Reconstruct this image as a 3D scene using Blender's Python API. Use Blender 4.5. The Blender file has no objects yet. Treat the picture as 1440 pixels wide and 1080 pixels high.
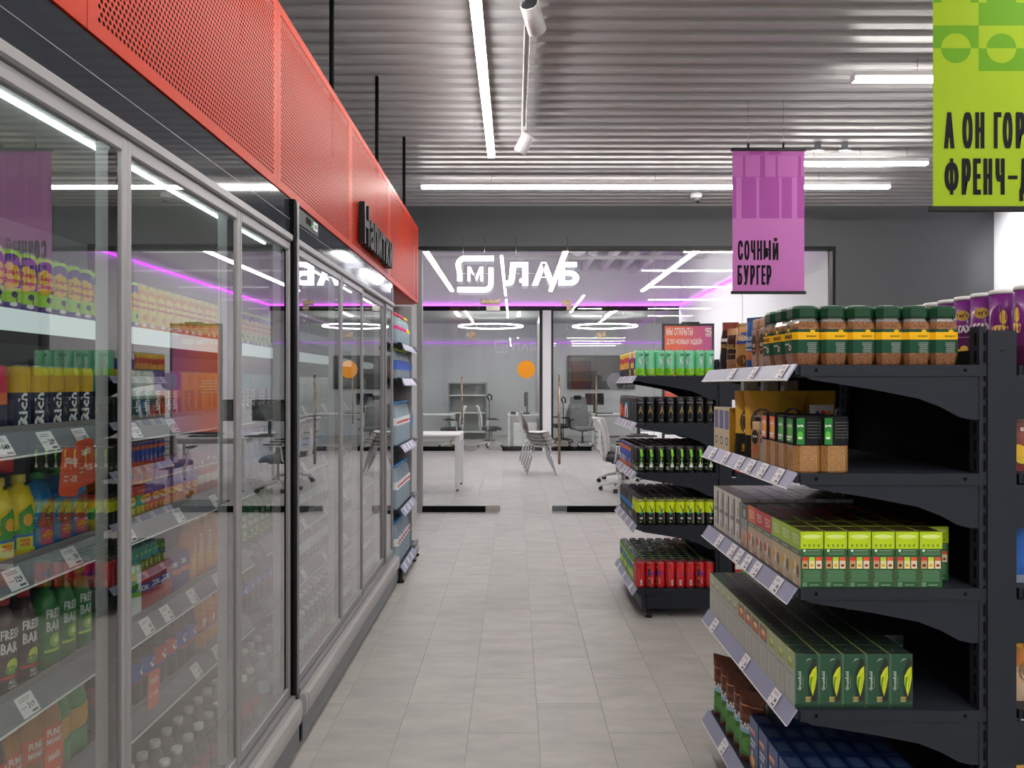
import bpy, math, random
from math import sin, cos, pi, radians, sqrt
D = bpy.data
SC = bpy.context.scene
COL = SC.collection
random.seed(7)
# ------------------------------------------------------------------ camera
F, VX, VY, H = 1050.0, 724.0, 541.0, 1.49
cd = D.cameras.new('camera')
cd.sensor_width = 36
cd.lens = 36 * F / 1440
cd.shift_x = -(VX - 720) / 1440
cd.shift_y = (VY - 540) / 1440
cd.clip_start = 0.05
cam = D.objects.new('camera', cd)
COL.objects.link(cam)
cam.location = (0, 0, H)
cam.rotation_euler = (pi / 2, 0, 0)
SC.camera = cam


def at(px, py, Y):
    """photo pixel at depth Y -> world X, z"""
    return (px - VX) * Y / F, H + (VY - py) * Y / F


# ------------------------------------------------------------------ world, exposure
W = D.worlds.new('world')
SC.world = W
W.use_nodes = True
W.node_tree.nodes['Background'].inputs[0].default_value = (0.75, 0.78, 0.85, 1)
W.node_tree.nodes['Background'].inputs[1].default_value = 0.3
SC.view_settings.view_transform = 'Standard'
SC.view_settings.look = 'None'
SC.view_settings.gamma = 1
SC.view_settings.use_curve_mapping = False
SC.view_settings.exposure = -0.35
LAMP = 62.0          # shop linear lamps
LAMP_LAB = 62.0
SPOT_W = 70.0
COOLER_LED = 19.0
cy = SC.cycles
cy.max_bounces = 8
cy.diffuse_bounces = 4
cy.glossy_bounces = 4
cy.transmission_bounces = 4
cy.transparent_max_bounces = 16
cy.sample_clamp_indirect = 6
cy.caustics_reflective = False
cy.caustics_refractive = False

# ------------------------------------------------------------------ colour and materials


def S(h):
    h = h.lstrip('#')
    o = []
    for i in (0, 2, 4):
        c = int(h[i:i + 2], 16) / 255
        o.append(c / 12.92 if c <= 0.04045 else ((c + 0.055) / 1.055) ** 2.4)
    return (o[0], o[1], o[2], 1)


def mat(name):
    m = D.materials.new(name)
    m.use_nodes = True
    return m, m.node_tree.nodes, m.node_tree.links, m.node_tree.nodes['Principled BSDF']


def plain(name, col, rough=0.5, metal=0.0, spec=0.5, coat=0.0, noise=0.0, nscale=30, bump=0.0):
    m, n, l, b = mat(name)
    c = S(col) if isinstance(col, str) else col
    b.inputs['Base Color'].default_value = c
    b.inputs['Roughness'].default_value = rough
    b.inputs['Metallic'].default_value = metal
    b.inputs['Specular IOR Level'].default_value = spec
    b.inputs['Coat Weight'].default_value = coat
    tc = n.new('ShaderNodeTexCoord')
    nz = n.new('ShaderNodeTexNoise')
    nz.inputs['Scale'].default_value = nscale
    nz.inputs['Detail'].default_value = 3
    l.new(tc.outputs['Object'], nz.inputs['Vector'])
    mr = n.new('ShaderNodeMapRange')
    mr.inputs['To Min'].default_value = max(0.02, rough - 0.05)
    mr.inputs['To Max'].default_value = rough + 0.05
    l.new(nz.outputs['Fac'], mr.inputs['Value'])
    l.new(mr.outputs[0], b.inputs['Roughness'])
    if noise:
        mx = n.new('ShaderNodeMix')
        mx.data_type = 'RGBA'
        mx.inputs['A'].default_value = tuple(x * (1 - noise) for x in c[:3]) + (1,)
        mx.inputs['B'].default_value = tuple(min(1, x * (1 + noise)) for x in c[:3]) + (1,)
        l.new(nz.outputs['Fac'], mx.inputs['Factor'])
        l.new(mx.outputs['Result'], b.inputs['Base Color'])
    if bump:
        bp = n.new('ShaderNodeBump')
        bp.inputs['Strength'].default_value = bump
        bp.inputs['Distance'].default_value = 0.01
        l.new(nz.outputs['Fac'], bp.inputs['Height'])
        l.new(bp.outputs[0], b.inputs['Normal'])
    return m


def printed(name, rough, coat=0.0, metal=0.0, spec=0.5):
    m, n, l, b = mat(name)
    a = n.new('ShaderNodeAttribute')
    a.attribute_name = 'Col'
    l.new(a.outputs['Color'], b.inputs['Base Color'])
    b.inputs['Roughness'].default_value = rough
    b.inputs['Specular IOR Level'].default_value = spec
    b.inputs['Coat Weight'].default_value = coat
    b.inputs['Coat Roughness'].default_value = 0.1
    b.inputs['Metallic'].default_value = metal
    return m


def emit(name, col, strength):
    m, n, l, b = mat(name)
    n.remove(b)
    e = n.new('ShaderNodeEmission')
    e.inputs[0].default_value = S(col)
    e.inputs[1].default_value = strength
    l.new(e.outputs[0], n['Material Output'].inputs[0])
    return m


def glass(name, tint, surfaces, rough=0.0):
    """thin clear glass: n-surface Fresnel mix of see-through and mirror"""
    m, n, l, b = mat(name)
    n.remove(b)
    fr = n.new('ShaderNodeFresnel')
    fr.inputs[0].default_value = 1.5

    def M(op, a, bb):
        x = n.new('ShaderNodeMath')
        x.operation = op
        for i, v in enumerate((a, bb)):
            if isinstance(v, (int, float)):
                x.inputs[i].default_value = v
            else:
                l.new(v, x.inputs[i])
        return x.outputs[0]
    R = fr.outputs[0]
    tot = M('DIVIDE', M('MULTIPLY', R, surfaces), M('ADD', M('MULTIPLY', R, surfaces - 1), 1.0))
    ge = n.new('ShaderNodeNewGeometry')
    tot = M('MULTIPLY', tot, M('SUBTRACT', 1.0, ge.outputs['Backfacing']))
    tr = n.new('ShaderNodeBsdfTransparent')
    tr.inputs[0].default_value = tint
    gl = n.new('ShaderNodeBsdfGlossy')
    gl.inputs['Roughness'].default_value = rough
    mx = n.new('ShaderNodeMixShader')
    l.new(tot, mx.inputs[0])
    l.new(tr.outputs[0], mx.inputs[1])
    l.new(gl.outputs[0], mx.inputs[2])
    l.new(mx.outputs[0], n['Material Output'].inputs[0])
    return m


def pet(name, col, fac):
    """clear plastic bottle: partly see-through tinted shell"""
    m, n, l, b = mat(name)
    b.inputs['Base Color'].default_value = S(col)
    b.inputs['Roughness'].default_value = 0.12
    b.inputs['Coat Weight'].default_value = 0.5
    tr = n.new('ShaderNodeBsdfTransparent')
    tr.inputs[0].default_value = S(col)
    nz = n.new('ShaderNodeTexNoise')
    nz.inputs['Scale'].default_value = 60
    mr = n.new('ShaderNodeMapRange')
    mr.inputs['To Min'].default_value = fac - 0.12
    mr.inputs['To Max'].default_value = fac + 0.12
    l.new(nz.outputs['Fac'], mr.inputs['Value'])
    mx = n.new('ShaderNodeMixShader')
    l.new(mr.outputs[0], mx.inputs[0])
    l.new(tr.outputs[0], mx.inputs[1])
    l.new(b.outputs[0], mx.inputs[2])
    l.new(mx.outputs[0], n['Material Output'].inputs[0])
    return m


def granules(name, c1, c2, scale):
    m, n, l, b = mat(name)
    tc = n.new('ShaderNodeTexCoord')
    vo = n.new('ShaderNodeTexVoronoi')
    vo.inputs['Scale'].default_value = scale
    l.new(tc.outputs['Object'], vo.inputs['Vector'])
    r = n.new('ShaderNodeValToRGB')
    r.color_ramp.elements[0].color = S(c2)
    r.color_ramp.elements[1].color = S(c1)
    r.color_ramp.elements[0].position = 0.2
    r.color_ramp.elements[1].position = 0.8
    l.new(vo.outputs['Color'], r.inputs[0])
    l.new(r.outputs[0], b.inputs['Base Color'])
    bp = n.new('ShaderNodeBump')
    bp.inputs['Strength'].default_value = 0.5
    bp.inputs['Distance'].default_value = 0.003
    l.new(vo.outputs['Distance'], bp.inputs['Height'])
    l.new(bp.outputs[0], b.inputs['Normal'])
    b.inputs['Roughness'].default_value = 0.45
    b.inputs['Coat Weight'].default_value = 0.7
    b.inputs['Coat Roughness'].default_value = 0.05
    return m


def tile_mat(name, col):
    m, n, l, b = mat(name)
    tc = n.new('ShaderNodeTexCoord')
    oi = n.new('ShaderNodeObjectInfo')
    ad = n.new('ShaderNodeVectorMath')
    ad.operation = 'ADD'
    cmb = n.new('ShaderNodeCombineXYZ')
    mm = n.new('ShaderNodeMath')
    mm.operation = 'MULTIPLY'
    mm.inputs[1].default_value = 37
    l.new(oi.outputs['Random'], mm.inputs[0])
    l.new(mm.outputs[0], cmb.inputs[0])
    l.new(mm.outputs[0], cmb.inputs[1])
    l.new(tc.outputs['Object'], ad.inputs[0])
    l.new(cmb.outputs[0], ad.inputs[1])
    mp = n.new('ShaderNodeMapping')
    mp.inputs['Scale'].default_value = (2.2, 5.5, 1)
    l.new(ad.outputs[0], mp.inputs['Vector'])
    nz = n.new('ShaderNodeTexNoise')
    nz.inputs['Scale'].default_value = 1.6
    nz.inputs['Detail'].default_value = 6
    nz.inputs['Roughness'].default_value = 0.62
    l.new(mp.outputs[0], nz.inputs['Vector'])
    c = S(col)
    r = n.new('ShaderNodeValToRGB')
    r.color_ramp.elements[0].color = tuple(x * 0.84 for x in c[:3]) + (1,)
    r.color_ramp.elements[1].color = tuple(x * 1.12 for x in c[:3]) + (1,)
    r.color_ramp.elements[0].position = 0.3
    r.color_ramp.elements[1].position = 0.72
    l.new(nz.outputs['Fac'], r.inputs[0])
    hs = n.new('ShaderNodeHueSaturation')
    mr = n.new('ShaderNodeMapRange')
    mr.inputs['To Min'].default_value = 0.95
    mr.inputs['To Max'].default_value = 1.05
    l.new(oi.outputs['Random'], mr.inputs['Value'])
    l.new(mr.outputs[0], hs.inputs['Value'])
    l.new(r.outputs[0], hs.inputs['Color'])
    l.new(hs.outputs[0], b.inputs['Base Color'])
    b.inputs['Roughness'].default_value = 0.42
    b.inputs['Specular IOR Level'].default_value = 0.45
    return m


def gradient(name, c1, c2, x0, x1):
    m, n, l, b = mat(name)
    tc = n.new('ShaderNodeTexCoord')
    sx = n.new('ShaderNodeSeparateXYZ')
    l.new(tc.outputs['Object'], sx.inputs[0])
    mr = n.new('ShaderNodeMapRange')
    mr.inputs['From Min'].default_value = x0
    mr.inputs['From Max'].default_value = x1
    l.new(sx.outputs[0], mr.inputs['Value'])
    r = n.new('ShaderNodeValToRGB')
    r.color_ramp.elements[0].color = S(c1)
    r.color_ramp.elements[1].color = S(c2)
    l.new(mr.outputs[0], r.inputs[0])
    l.new(r.outputs[0], b.inputs['Base Color'])
    b.inputs['Roughness'].default_value = 0.5
    return m


PRINT = printed('printed_paper', 0.6, spec=0.15)
FOIL = printed('printed_foil', 0.32, 0.2, spec=0.4)
CAN = printed('lacquered_can', 0.26, 0.3, 0.0)
LIDM = plain('can_lid_metal', '#8a8a8c', 0.3, 1.0)
FILM = printed('cellophane_wrapped_card', 0.35, 0.35, spec=0.3)
DARK = plain('anthracite_powder_coat', '#272b33', 0.45, 0.0, 0.2, noise=0.06)
BLACK = plain('black_plastic', '#121214', 0.45, 0, 0.25)
MATBLACK = plain('matt_black', '#0a0a0c', 0.8, 0, 0.1)
ALU = plain('satin_aluminium', '#959496', 0.42, 0.4, noise=0.03)
ALUD = plain('dark_aluminium', '#6e7075', 0.35, 0.5)
STEEL = plain('brushed_steel', '#b0aba4', 0.25, 0.9, noise=0.05)
BRASS = plain('champagne_steel', '#a3917c', 0.28, 0.8)
CHROME = plain('chrome', '#c8c8cc', 0.12, 1.0)
WHITE = plain('white_lacquer', '#e6e5e6', 0.4)
WALLW = plain('white_wall_paint', '#dedee2', 0.7, noise=0.02)
WALLD = plain('charcoal_wall_paint', '#4b4c50', 0.75, noise=0.03)
WALLG = plain('pale_wall_paint', '#c6c6c8', 0.7, noise=0.02)
CEIL = plain('ceiling_sheet', '#a19fa1', 0.38, 0.0, 0.5, noise=0.02, nscale=3)
GROUT = plain('tile_grout', '#a5a19a', 0.8)
TILE = tile_mat('stone_look_tile', '#b0adaa')
RED = plain('red_powder_coat', '#b42b08', 0.4, 0.0, 0.09, noise=0.02)
FASC = plain('glossy_dark_fascia', '#2e3239', 0.05, 0.0, 0.5, nscale=1)
BUMP = plain('grey_bumper', '#a5a3a3', 0.5, 0, 0.3)
COOLW = plain('cooler_liner', '#c9cbcc', 0.5)
RAIL = plain('price_rail_plastic', '#9698b2', 0.3, 0.0, 0.3, noise=0.04)
RAILC = plain('cooler_price_rail', '#777d86', 0.25, 0.0, 0.5, noise=0.04)
MESHG = plain('grey_mesh_fabric', '#77787a', 0.8, noise=0.1, nscale=200)
SEATD = plain('dark_seat_fabric', '#33383d', 0.85)
SHELLG = plain('grey_chair_shell', '#b4b0ac', 0.5)
GREYF = plain('grey_shelf_board', '#8f9391', 0.5)
SCREEN = plain('switched_off_screen', '#1c0f16', 0.12, 0.0, 0.6)
LAMPW = emit('lamp_diffuser', '#fffbf4', LAMP)
LAMPL = emit('lab_lamp_diffuser', '#fffaf8', LAMP_LAB)
RINGM = emit('ring_lamp_diffuser', '#fffdfa', 16.0)
SIGNM = emit('lit_sign_letters', '#f2f3ff', 3.6)
PURPLE = emit('purple_led', '#d050f0', 6.0)
LEDM = emit('cooler_led', '#f0f8fa', COOLER_LED)
STRIPM = emit('shelf_light_strip', '#e8f6f4', 1.1)
GREENLED = emit('green_indicator', '#20ff60', 2.0)
GLASSC = glass('cooler_door_glass', (0.92, 0.95, 0.935, 1), 6)
GLASSL = glass('partition_glass', (0.975, 0.987, 0.98, 1), 2)
GLASSR = glass('office_partition_glass', (0.965, 0.985, 0.972, 1), 2)
COFFEE = granules('coffee_granules', '#a4682f', '#5c3212', 520)
COFFEE2 = granules('light_coffee_granules', '#bd8c4c', '#8c5a26', 560)
PETB = pet('blue_pet_plastic', '#dbe8f1', 0.33)
PETC = pet('clear_pet_plastic', '#c9cdd0', 0.35)
PETG = pet('green_pet_plastic', '#3f9a4e', 0.6)
POSTER = gradient('poster_print', '#f0603c', '#b83c9a', -0.12, 0.34)
MAGB = plain('purple_banner_cloth', '#bb70b2', 0.7, 0, 0.2, noise=0.03, nscale=8)
LIMEB = plain('lime_banner_cloth', '#9cba22', 0.7, 0, 0.2, noise=0.03, nscale=8)
TRANS = pet('clear_promo_plastic', '#d8dbe2', 0.4)

# ------------------------------------------------------------------ mesh builder
_tc = {}


def textgeo(s, bold=0.0, res=2):
    k = (s, bold, res)
    if k in _tc:
        return _tc[k]
    cu = D.curves.new('t', 'FONT')
    cu.body = s
    cu.resolution_u = res
    cu.offset = bold
    ob = D.objects.new('t', cu)
    me = D.meshes.new_from_object(ob)
    vs = [(v.co.x, v.co.y) for v in me.vertices]
    fs = [tuple(p.vertices) for p in me.polygons]
    D.objects.remove(ob)
    D.curves.remove(cu)
    D.meshes.remove(me)
    if vs:
        x0 = min(v[0] for v in vs)
        x1 = max(v[0] for v in vs)
        y0 = min(v[1] for v in vs)
        y1 = max(v[1] for v in vs)
        vs = [((v[0] - x0) / max(x1 - x0, 1e-6), (v[1] - y0) / max(y1 - y0, 1e-6)) for v in vs]
        asp = (x1 - x0) / max(y1 - y0, 1e-6)
    else:
        asp = 1
    _tc[k] = (vs, fs, asp)
    return _tc[k]


def strips(pts, maxu):
    """cut a 2-D outline into upright strips no wider than maxu, so that it can follow a curved face"""
    u0, u1 = min(p[0] for p in pts), max(p[0] for p in pts)
    n = max(1, int(math.ceil((u1 - u0) / maxu))) if maxu else 1
    if n == 1:
        return [pts]
    out = []
    for i in range(n):
        a, b = u0 + (u1 - u0) * i / n, u0 + (u1 - u0) * (i + 1) / n
        poly = pts
        for lim, keep in ((a, 1), (b, -1)):
            q = []
            for k in range(len(poly)):
                p, r = poly[k], poly[(k + 1) % len(poly)]
                ip, ir = keep * (p[0] - lim) >= 0, keep * (r[0] - lim) >= 0
                if ip:
                    q.append(p)
                if ip != ir:
                    t = (lim - p[0]) / (r[0] - p[0])
                    q.append((lim, p[1] + t * (r[1] - p[1])))
            poly = q
            if len(poly) < 3:
                break
        if len(poly) >= 3:
            out.append(poly)
    return out


class MB:
    def __init__(s):
        s.v, s.f, s.c, s.m, s.sm = [], [], [], [], []

    def add(s, vs, fs, col=(0.8, 0.8, 0.8, 1), m=0, smooth=False):
        o = len(s.v)
        s.v += [tuple(v) for v in vs]
        for f in fs:
            s.f.append(tuple(i + o for i in f))
            s.c.append(col)
            s.m.append(m)
            s.sm.append(smooth)
        return s

    def box(s, x0, y0, z0, x1, y1, z1, col=(0.8, 0.8, 0.8, 1), m=0, cols=None, b=0.0):
        """cols: dict of face key -> colour; keys b t -y +y -x +x"""
        if b:
            return s.bbox(x0, y0, z0, x1, y1, z1, b, col, m)
        vs = [(x0, y0, z0), (x1, y0, z0), (x1, y1, z0), (x0, y1, z0), (x0, y0, z1), (x1, y0, z1), (x1, y1, z1), (x0, y1, z1)]
        fs = [('b', (3, 2, 1, 0)), ('t', (4, 5, 6, 7)), ('-y', (0, 1, 5, 4)), ('+y', (2, 3, 7, 6)), ('-x', (3, 0, 4, 7)), ('+x', (1, 2, 6, 5))]
        o = len(s.v)
        s.v += vs
        for k, f in fs:
            s.f.append(tuple(i + o for i in f))
            s.c.append((cols or {}).get(k, col))
            s.m.append(m)
            s.sm.append(False)
        return s

    def bbox(s, x0, y0, z0, x1, y1, z1, b, col, m=0):
        """box with chamfered edges"""
        b = min(b, (x1 - x0) / 2.01, (y1 - y0) / 2.01, (z1 - z0) / 2.01)
        def ring(z, i):
            return [(x0 + i, y0 + b, z), (x0 + b, y0 + i, z), (x1 - b, y0 + i, z), (x1 - i, y0 + b, z),
                    (x1 - i, y1 - b, z), (x1 - b, y1 - i, z), (x0 + b, y1 - i, z), (x0 + i, y1 - b, z)]
        def inner(z):
            return [(x0 + b, y0 + b, z), (x0 + b, y0 + b, z), (x1 - b, y0 + b, z), (x1 - b, y0 + b, z),
                    (x1 - b, y1 - b, z), (x1 - b, y1 - b, z), (x0 + b, y1 - b, z), (x0 + b, y1 - b, z)]
        q = [(x0 + b, y0 + b), (x1 - b, y0 + b), (x1 - b, y1 - b), (x0 + b, y1 - b)]
        vs = ring(z0 + b, 0) + ring(z1 - b, 0) + [(x, y, z0) for x, y in q] + [(x, y, z1) for x, y in q]
        fs = [(i, (i + 1) % 8, 8 + (i + 1) % 8, 8 + i) for i in range(8)]
        fs += [(19, 18, 17, 16), (20, 21, 22, 23)]
        for k in range(4):
            a, bb = 2 * k, 2 * k + 1
            n = (2 * k + 2) % 8
            kk = (k + 1) % 4
            fs.append((bb, a, 16 + k))
            fs.append((n, bb, 16 + k, 16 + kk))
            fs.append((8 + a, 8 + bb, 20 + k))
            fs.append((8 + bb, 8 + n, 20 + kk, 20 + k))
        return s.add(vs, fs, col, m)

    def lathe(s, prof, n=16, cx=0, cy=0, m=0, smooth=True, capb=True, capt=True, sq=None):
        """prof: (r, z, colour-of-segment-above[, m])"""
        o = len(s.v)
        for p in prof:
            for k in range(n):
                a = 2 * pi * (k + 0.5) / n
                s.v.append((cx + p[0] * cos(a), cy + p[0] * sin(a), p[1]))
        for j in range(len(prof) - 1):
            p = prof[j]
            for k in range(n):
                k2 = (k + 1) % n
                s.f.append((o + j * n + k, o + j * n + k2, o + (j + 1) * n + k2, o + (j + 1) * n + k))
                s.c.append(p[2])
                s.m.append(p[3] if len(p) > 3 else m)
                s.sm.append(smooth)
        for cap, j in ((capb, 0), (capt, len(prof) - 1)):
            if cap:
                f = [o + j * n + k for k in range(n)]
                s.f.append(tuple(reversed(f)) if j == 0 else tuple(f))
                p = prof[j] if j == 0 else prof[j]
                s.c.append(p[2])
                s.m.append(p[3] if len(p) > 3 else m)
                s.sm.append(False)
        return s

    def loft(s, secs, cols, m=0, smooth=False, ms=None, capb=True, capt=True):
        """secs: list of rings (same count); cols per segment"""
        n = len(secs[0])
        o = len(s.v)
        for r in secs:
            s.v += r
        for j in range(len(secs) - 1):
            for k in range(n):
                k2 = (k + 1) % n
                s.f.append((o + j * n + k, o + j * n + k2, o + (j + 1) * n + k2, o + (j + 1) * n + k))
                s.c.append(cols[min(j, len(cols) - 1)])
                s.m.append(ms[j] if ms else m)
                s.sm.append(smooth)
        if capb:
            s.f.append(tuple(reversed([o + k for k in range(n)])))
            s.c.append(cols[0]); s.m.append(ms[0] if ms else m); s.sm.append(False)
        if capt:
            j = len(secs) - 1
            s.f.append(tuple(o + j * n + k for k in range(n)))
            s.c.append(cols[-1]); s.m.append(ms[-1] if ms else m); s.sm.append(False)
        return s

    def tube(s, pts, r, n=8, col=(0.8, 0.8, 0.8, 1), m=0):
        from mathutils import Vector
        P = [Vector(p) for p in pts]
        rr = r if isinstance(r, (list, tuple)) else [r] * len(P)
        secs = []
        up = None
        for i, p in enumerate(P):
            t = (P[min(i + 1, len(P) - 1)] - P[max(i - 1, 0)]).normalized()
            if up is None:
                up = Vector((0, 0, 1)) if abs(t.z) < 0.9 else Vector((1, 0, 0))
            u = t.cross(up).normalized()
            w = u.cross(t).normalized()
            up = w
            secs.append([tuple(p + u * (rr[i] * cos(2 * pi * k / n)) - w * (rr[i] * sin(2 * pi * k / n))) for k in range(n)])
        return s.loft(secs, [col], m, True)

    def prism(s, poly, axis, a0, a1, col=(0.8, 0.8, 0.8, 1), m=0):
        """poly of 2D points extruded along axis; plane axes: x->(y,z) y->(x,z) z->(x,y)"""
        def P(p, a):
            return {'x': (a, p[0], p[1]), 'y': (p[0], a, p[1]), 'z': (p[0], p[1], a)}[axis]
        ar = sum(poly[i][0] * poly[(i + 1) % len(poly)][1] - poly[(i + 1) % len(poly)][0] * poly[i][1] for i in range(len(poly)))
        pl = list(poly) if ar > 0 else list(reversed(poly))
        if axis == 'y':
            pl.reverse()
        n = len(pl)
        vs = [P(p, a0) for p in pl] + [P(p, a1) for p in pl]
        fs = [tuple(reversed(range(n))), tuple(range(n, 2 * n))]
        fs += [(i, (i + 1) % n, n + (i + 1) % n, n + i) for i in range(n)]
        return s.add(vs, fs, col, m)

    # --- flat print, drawn in (u, v) and carried onto a surface by mp(u, v, e)
    def draw(s, els, mp, m=0, maxu=None):
        for li, e in enumerate(els):
            ee = 0.00025 + 0.00003 * li
            k = e[0]
            if k == 'r':
                _, u0, v0, u1, v1, col = e
                ns = max(1, int(math.ceil(abs(u1 - u0) / maxu))) if maxu else 1
                for i in range(ns):
                    a, bb = u0 + (u1 - u0) * i / ns, u0 + (u1 - u0) * (i + 1) / ns
                    s.add([mp(a, v0, ee), mp(bb, v0, ee), mp(bb, v1, ee), mp(a, v1, ee)], [(0, 1, 2, 3)], S(col), m)
            elif k == 'p':
                _, pts, col = e
                ar = sum(pts[i][0] * pts[(i + 1) % len(pts)][1] - pts[(i + 1) % len(pts)][0] * pts[i][1] for i in range(len(pts)))
                pp = pts if ar > 0 else pts[::-1]
                for pc in strips(pp, maxu):
                    s.add([mp(u, v, ee) for u, v in pc], [tuple(range(len(pc)))], S(col), m)
            elif k == 'd':
                _, u, v, r, col = e[:5]
                ry = e[5] if len(e) > 5 else r
                for pc in strips([(u + r * cos(2 * pi * i / 14), v + ry * sin(2 * pi * i / 14)) for i in range(14)], maxu):
                    s.add([mp(*q, ee) for q in pc], [tuple(range(len(pc)))], S(col), m)
            elif k == 'c':
                # condensed heavy lettering: stems thickened by overlapping prints
                _, txt, u, v, w, h, col, st = e
                vs, fs, asp = textgeo(txt, 0.012, 3)
                for q in (-1, -0.5, 0, 0.5, 1):
                    s.add([mp(u + st + x * (w - 2 * st) + q * st, v + y * h, ee + 0.00001 * q) for x, y in vs], fs, S(col), m)
            elif k == 't':
                # text, u, v (lower left), width, height, colour, rotated?, bold
                _, txt, u, v, w, h, col = e[:7]
                rot = e[7] if len(e) > 7 else 0
                bold = e[8] if len(e) > 8 else 0.02
                vs, fs, asp = textgeo(txt, bold, 1 if h < 0.05 else 2)
                if w is None:
                    w = h * asp
                if h is None:
                    h = w / asp
                if rot:
                    pv = [mp(u - y * h, v + x * w, ee) for x, y in vs]
                else:
                    pv = [mp(u + x * w, v + y * h, ee) for x, y in vs]
                s.add(pv, fs, S(col), m)
        return s

    def mesh(s, name, mats):
        me = D.meshes.new(name)
        me.from_pydata(s.v, [], s.f)
        for x in (mats if isinstance(mats, (list, tuple)) else [mats]):
            me.materials.append(x)
        me.polygons.foreach_set('material_index', s.m)
        me.polygons.foreach_set('use_smooth', s.sm)
        at_ = me.color_attributes.new('Col', 'FLOAT_COLOR', 'CORNER')
        buf = []
        for f, c in zip(s.f, s.c):
            buf += list(c) * len(f)
        at_.data.foreach_set('color', buf)
        me.update()
        return me

    def build(s, name, mats, parent=None, loc=(0, 0, 0), rz=0.0):
        return put(name, s.mesh(name, mats), parent, loc, rz)


def put(name, me, parent=None, loc=(0, 0, 0), rz=0.0):
    o = D.objects.new(name, me)
    COL.objects.link(o)
    o.location = loc
    if rz:
        o.rotation_euler = (0, 0, rz)
    if parent:
        o.parent = parent
    return o


LABELS = {}


def tag(o, label, cat, group=None):
    o['label'] = label
    o['category'] = cat
    if group:
        o['group'] = group
    LABELS.setdefault(label, []).append(o.name)
    return o


def struct(o):
    o['kind'] = 'structure'
    return o


def stuff(o):
    o['kind'] = 'stuff'
    return o


def thing(name, label, cat, loc=(0, 0, 0), rz=0.0, group=None):
    return tag(put(name, None, None, loc, rz), label, cat, group)


def inst(pr, name, loc, rz, label, cat, group=None, parts=True):
    """a copy of a product: pr = [(part name, mesh), ...]; the first is the thing itself, the rest its parts"""
    r = put(name, pr[0][1], None, (loc[0], loc[1], loc[2] + 0.0007), rz)
    tag(r, label, cat, group)
    if parts:
        for nm, me in pr[1:]:
            put(nm, me, r)
    return r


_ones = 'zeroth first second third fourth fifth sixth seventh eighth ninth tenth eleventh twelfth thirteenth fourteenth fifteenth sixteenth seventeenth eighteenth nineteenth'.split()
_tens = {2: ('twentieth', 'twenty'), 3: ('thirtieth', 'thirty'), 4: ('fortieth', 'forty'), 5: ('fiftieth', 'fifty'), 6: ('sixtieth', 'sixty'), 7: ('seventieth', 'seventy')}


def nth(n):
    if n < 20:
        return _ones[n]
    t, u = divmod(n, 10)
    return _tens[t][0] if u == 0 else _tens[t][1] + '-' + _ones[u]


def cylmap(r):
    return lambda u, v, e: ((r + e) * sin(u / r), -(r + e) * cos(u / r), v)


def front(d, u0=0.0, v0=0.0):      # face towards -Y
    return lambda u, v, e: (u0 + u, -d - e, v0 + v)


def aisle(d, u0=0.0, v0=0.0):      # face towards -X, u runs to -Y
    return lambda u, v, e: (-d - e, -(u0 + u), v0 + v)


def G(r, g, b):
    return (r, g, b, 1)
# ================================================================== SETTING
YP = 8.74          # lab glass front
YQ = 16.8          # office glass partition behind the lab
YE = 22.0
XR = 5.57
# ---- floor with tiles
fl = struct(MB().box(-4.5, -5, -0.06, 8.0, 23.0, -0.004).build('floor', GROUT))
tm = MB().box(-0.1494, -0.2944, -0.02, 0.1494, 0.2944, 0.0, b=0.0005).mesh('floor_tile', TILE)
TX0, TP, TL = -0.199, 0.300, 0.590
tiles = []
for i in range(-14, 25):
    off = 3.195 if i % 2 == 0 else 3.49
    for j in range(-14, 34):
        x = TX0 + TP * (i + 0.5)
        y = off + TL * (j + 0.5)
        if -4.3 < y < 22.5 and -4.2 < x < 7.6:
            tiles.append((x, y))


def seen_tile(t):
    x, y = t
    if y < 1.5 or y > 16.5:
        return 9e9
    px, py = VX + F * x / y, VY + F * H / y
    if not (400 < px < 1060 and py < 1120):
        return 9e9
    if x < -1.0 and y < 8.6 or x > 0.95 and y < 6.5 and not (3.1 < y < 4.8 and x < 1.3):
        return 9e9
    return y


tiles.sort(key=seen_tile)
for x, y in tiles[:290]:
    put('floor_tile', tm, fl, (x, y, 0))
rest = MB()
for x, y in tiles[290:]:
    rest.box(x - 0.1492, y - 0.2942, -0.02, x + 0.1492, y + 0.2942, 0.0)
stuff(rest.build('distant_floor_tiles', TILE, fl))

# ---- ceiling: ribbed sheet
ZC = 3.57
ce = struct(MB().box(-1.9, -5, ZC + 0.015, XR, YP, ZC + 0.1).build('ceiling', CEIL))
P0 = 0.155
sl = MB()
x0, x1 = -1.8, XR - 0.01
z0, z1 = ZC - 0.006, ZC + 0.0155
sl.add([(x0, -0.0475, z1), (x1, -0.0475, z1), (x0, -0.0325, z0), (x1, -0.0325, z0), (x0, 0.0325, z0), (x1, 0.0325, z0), (x0, 0.0475, z1), (x1, 0.0475, z1)],
       [(0, 1, 3, 2), (2, 3, 5, 4), (4, 5, 7, 6), (0, 2, 4, 6), (1, 7, 5, 3), (0, 6, 7, 1)])
slm = sl.mesh('ceiling_slat', CEIL)
k = 0
y = 8.66
while y > -4.9:
    put('ceiling_slat', slm, ce, (0, y, 0))
    y -= P0

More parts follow.
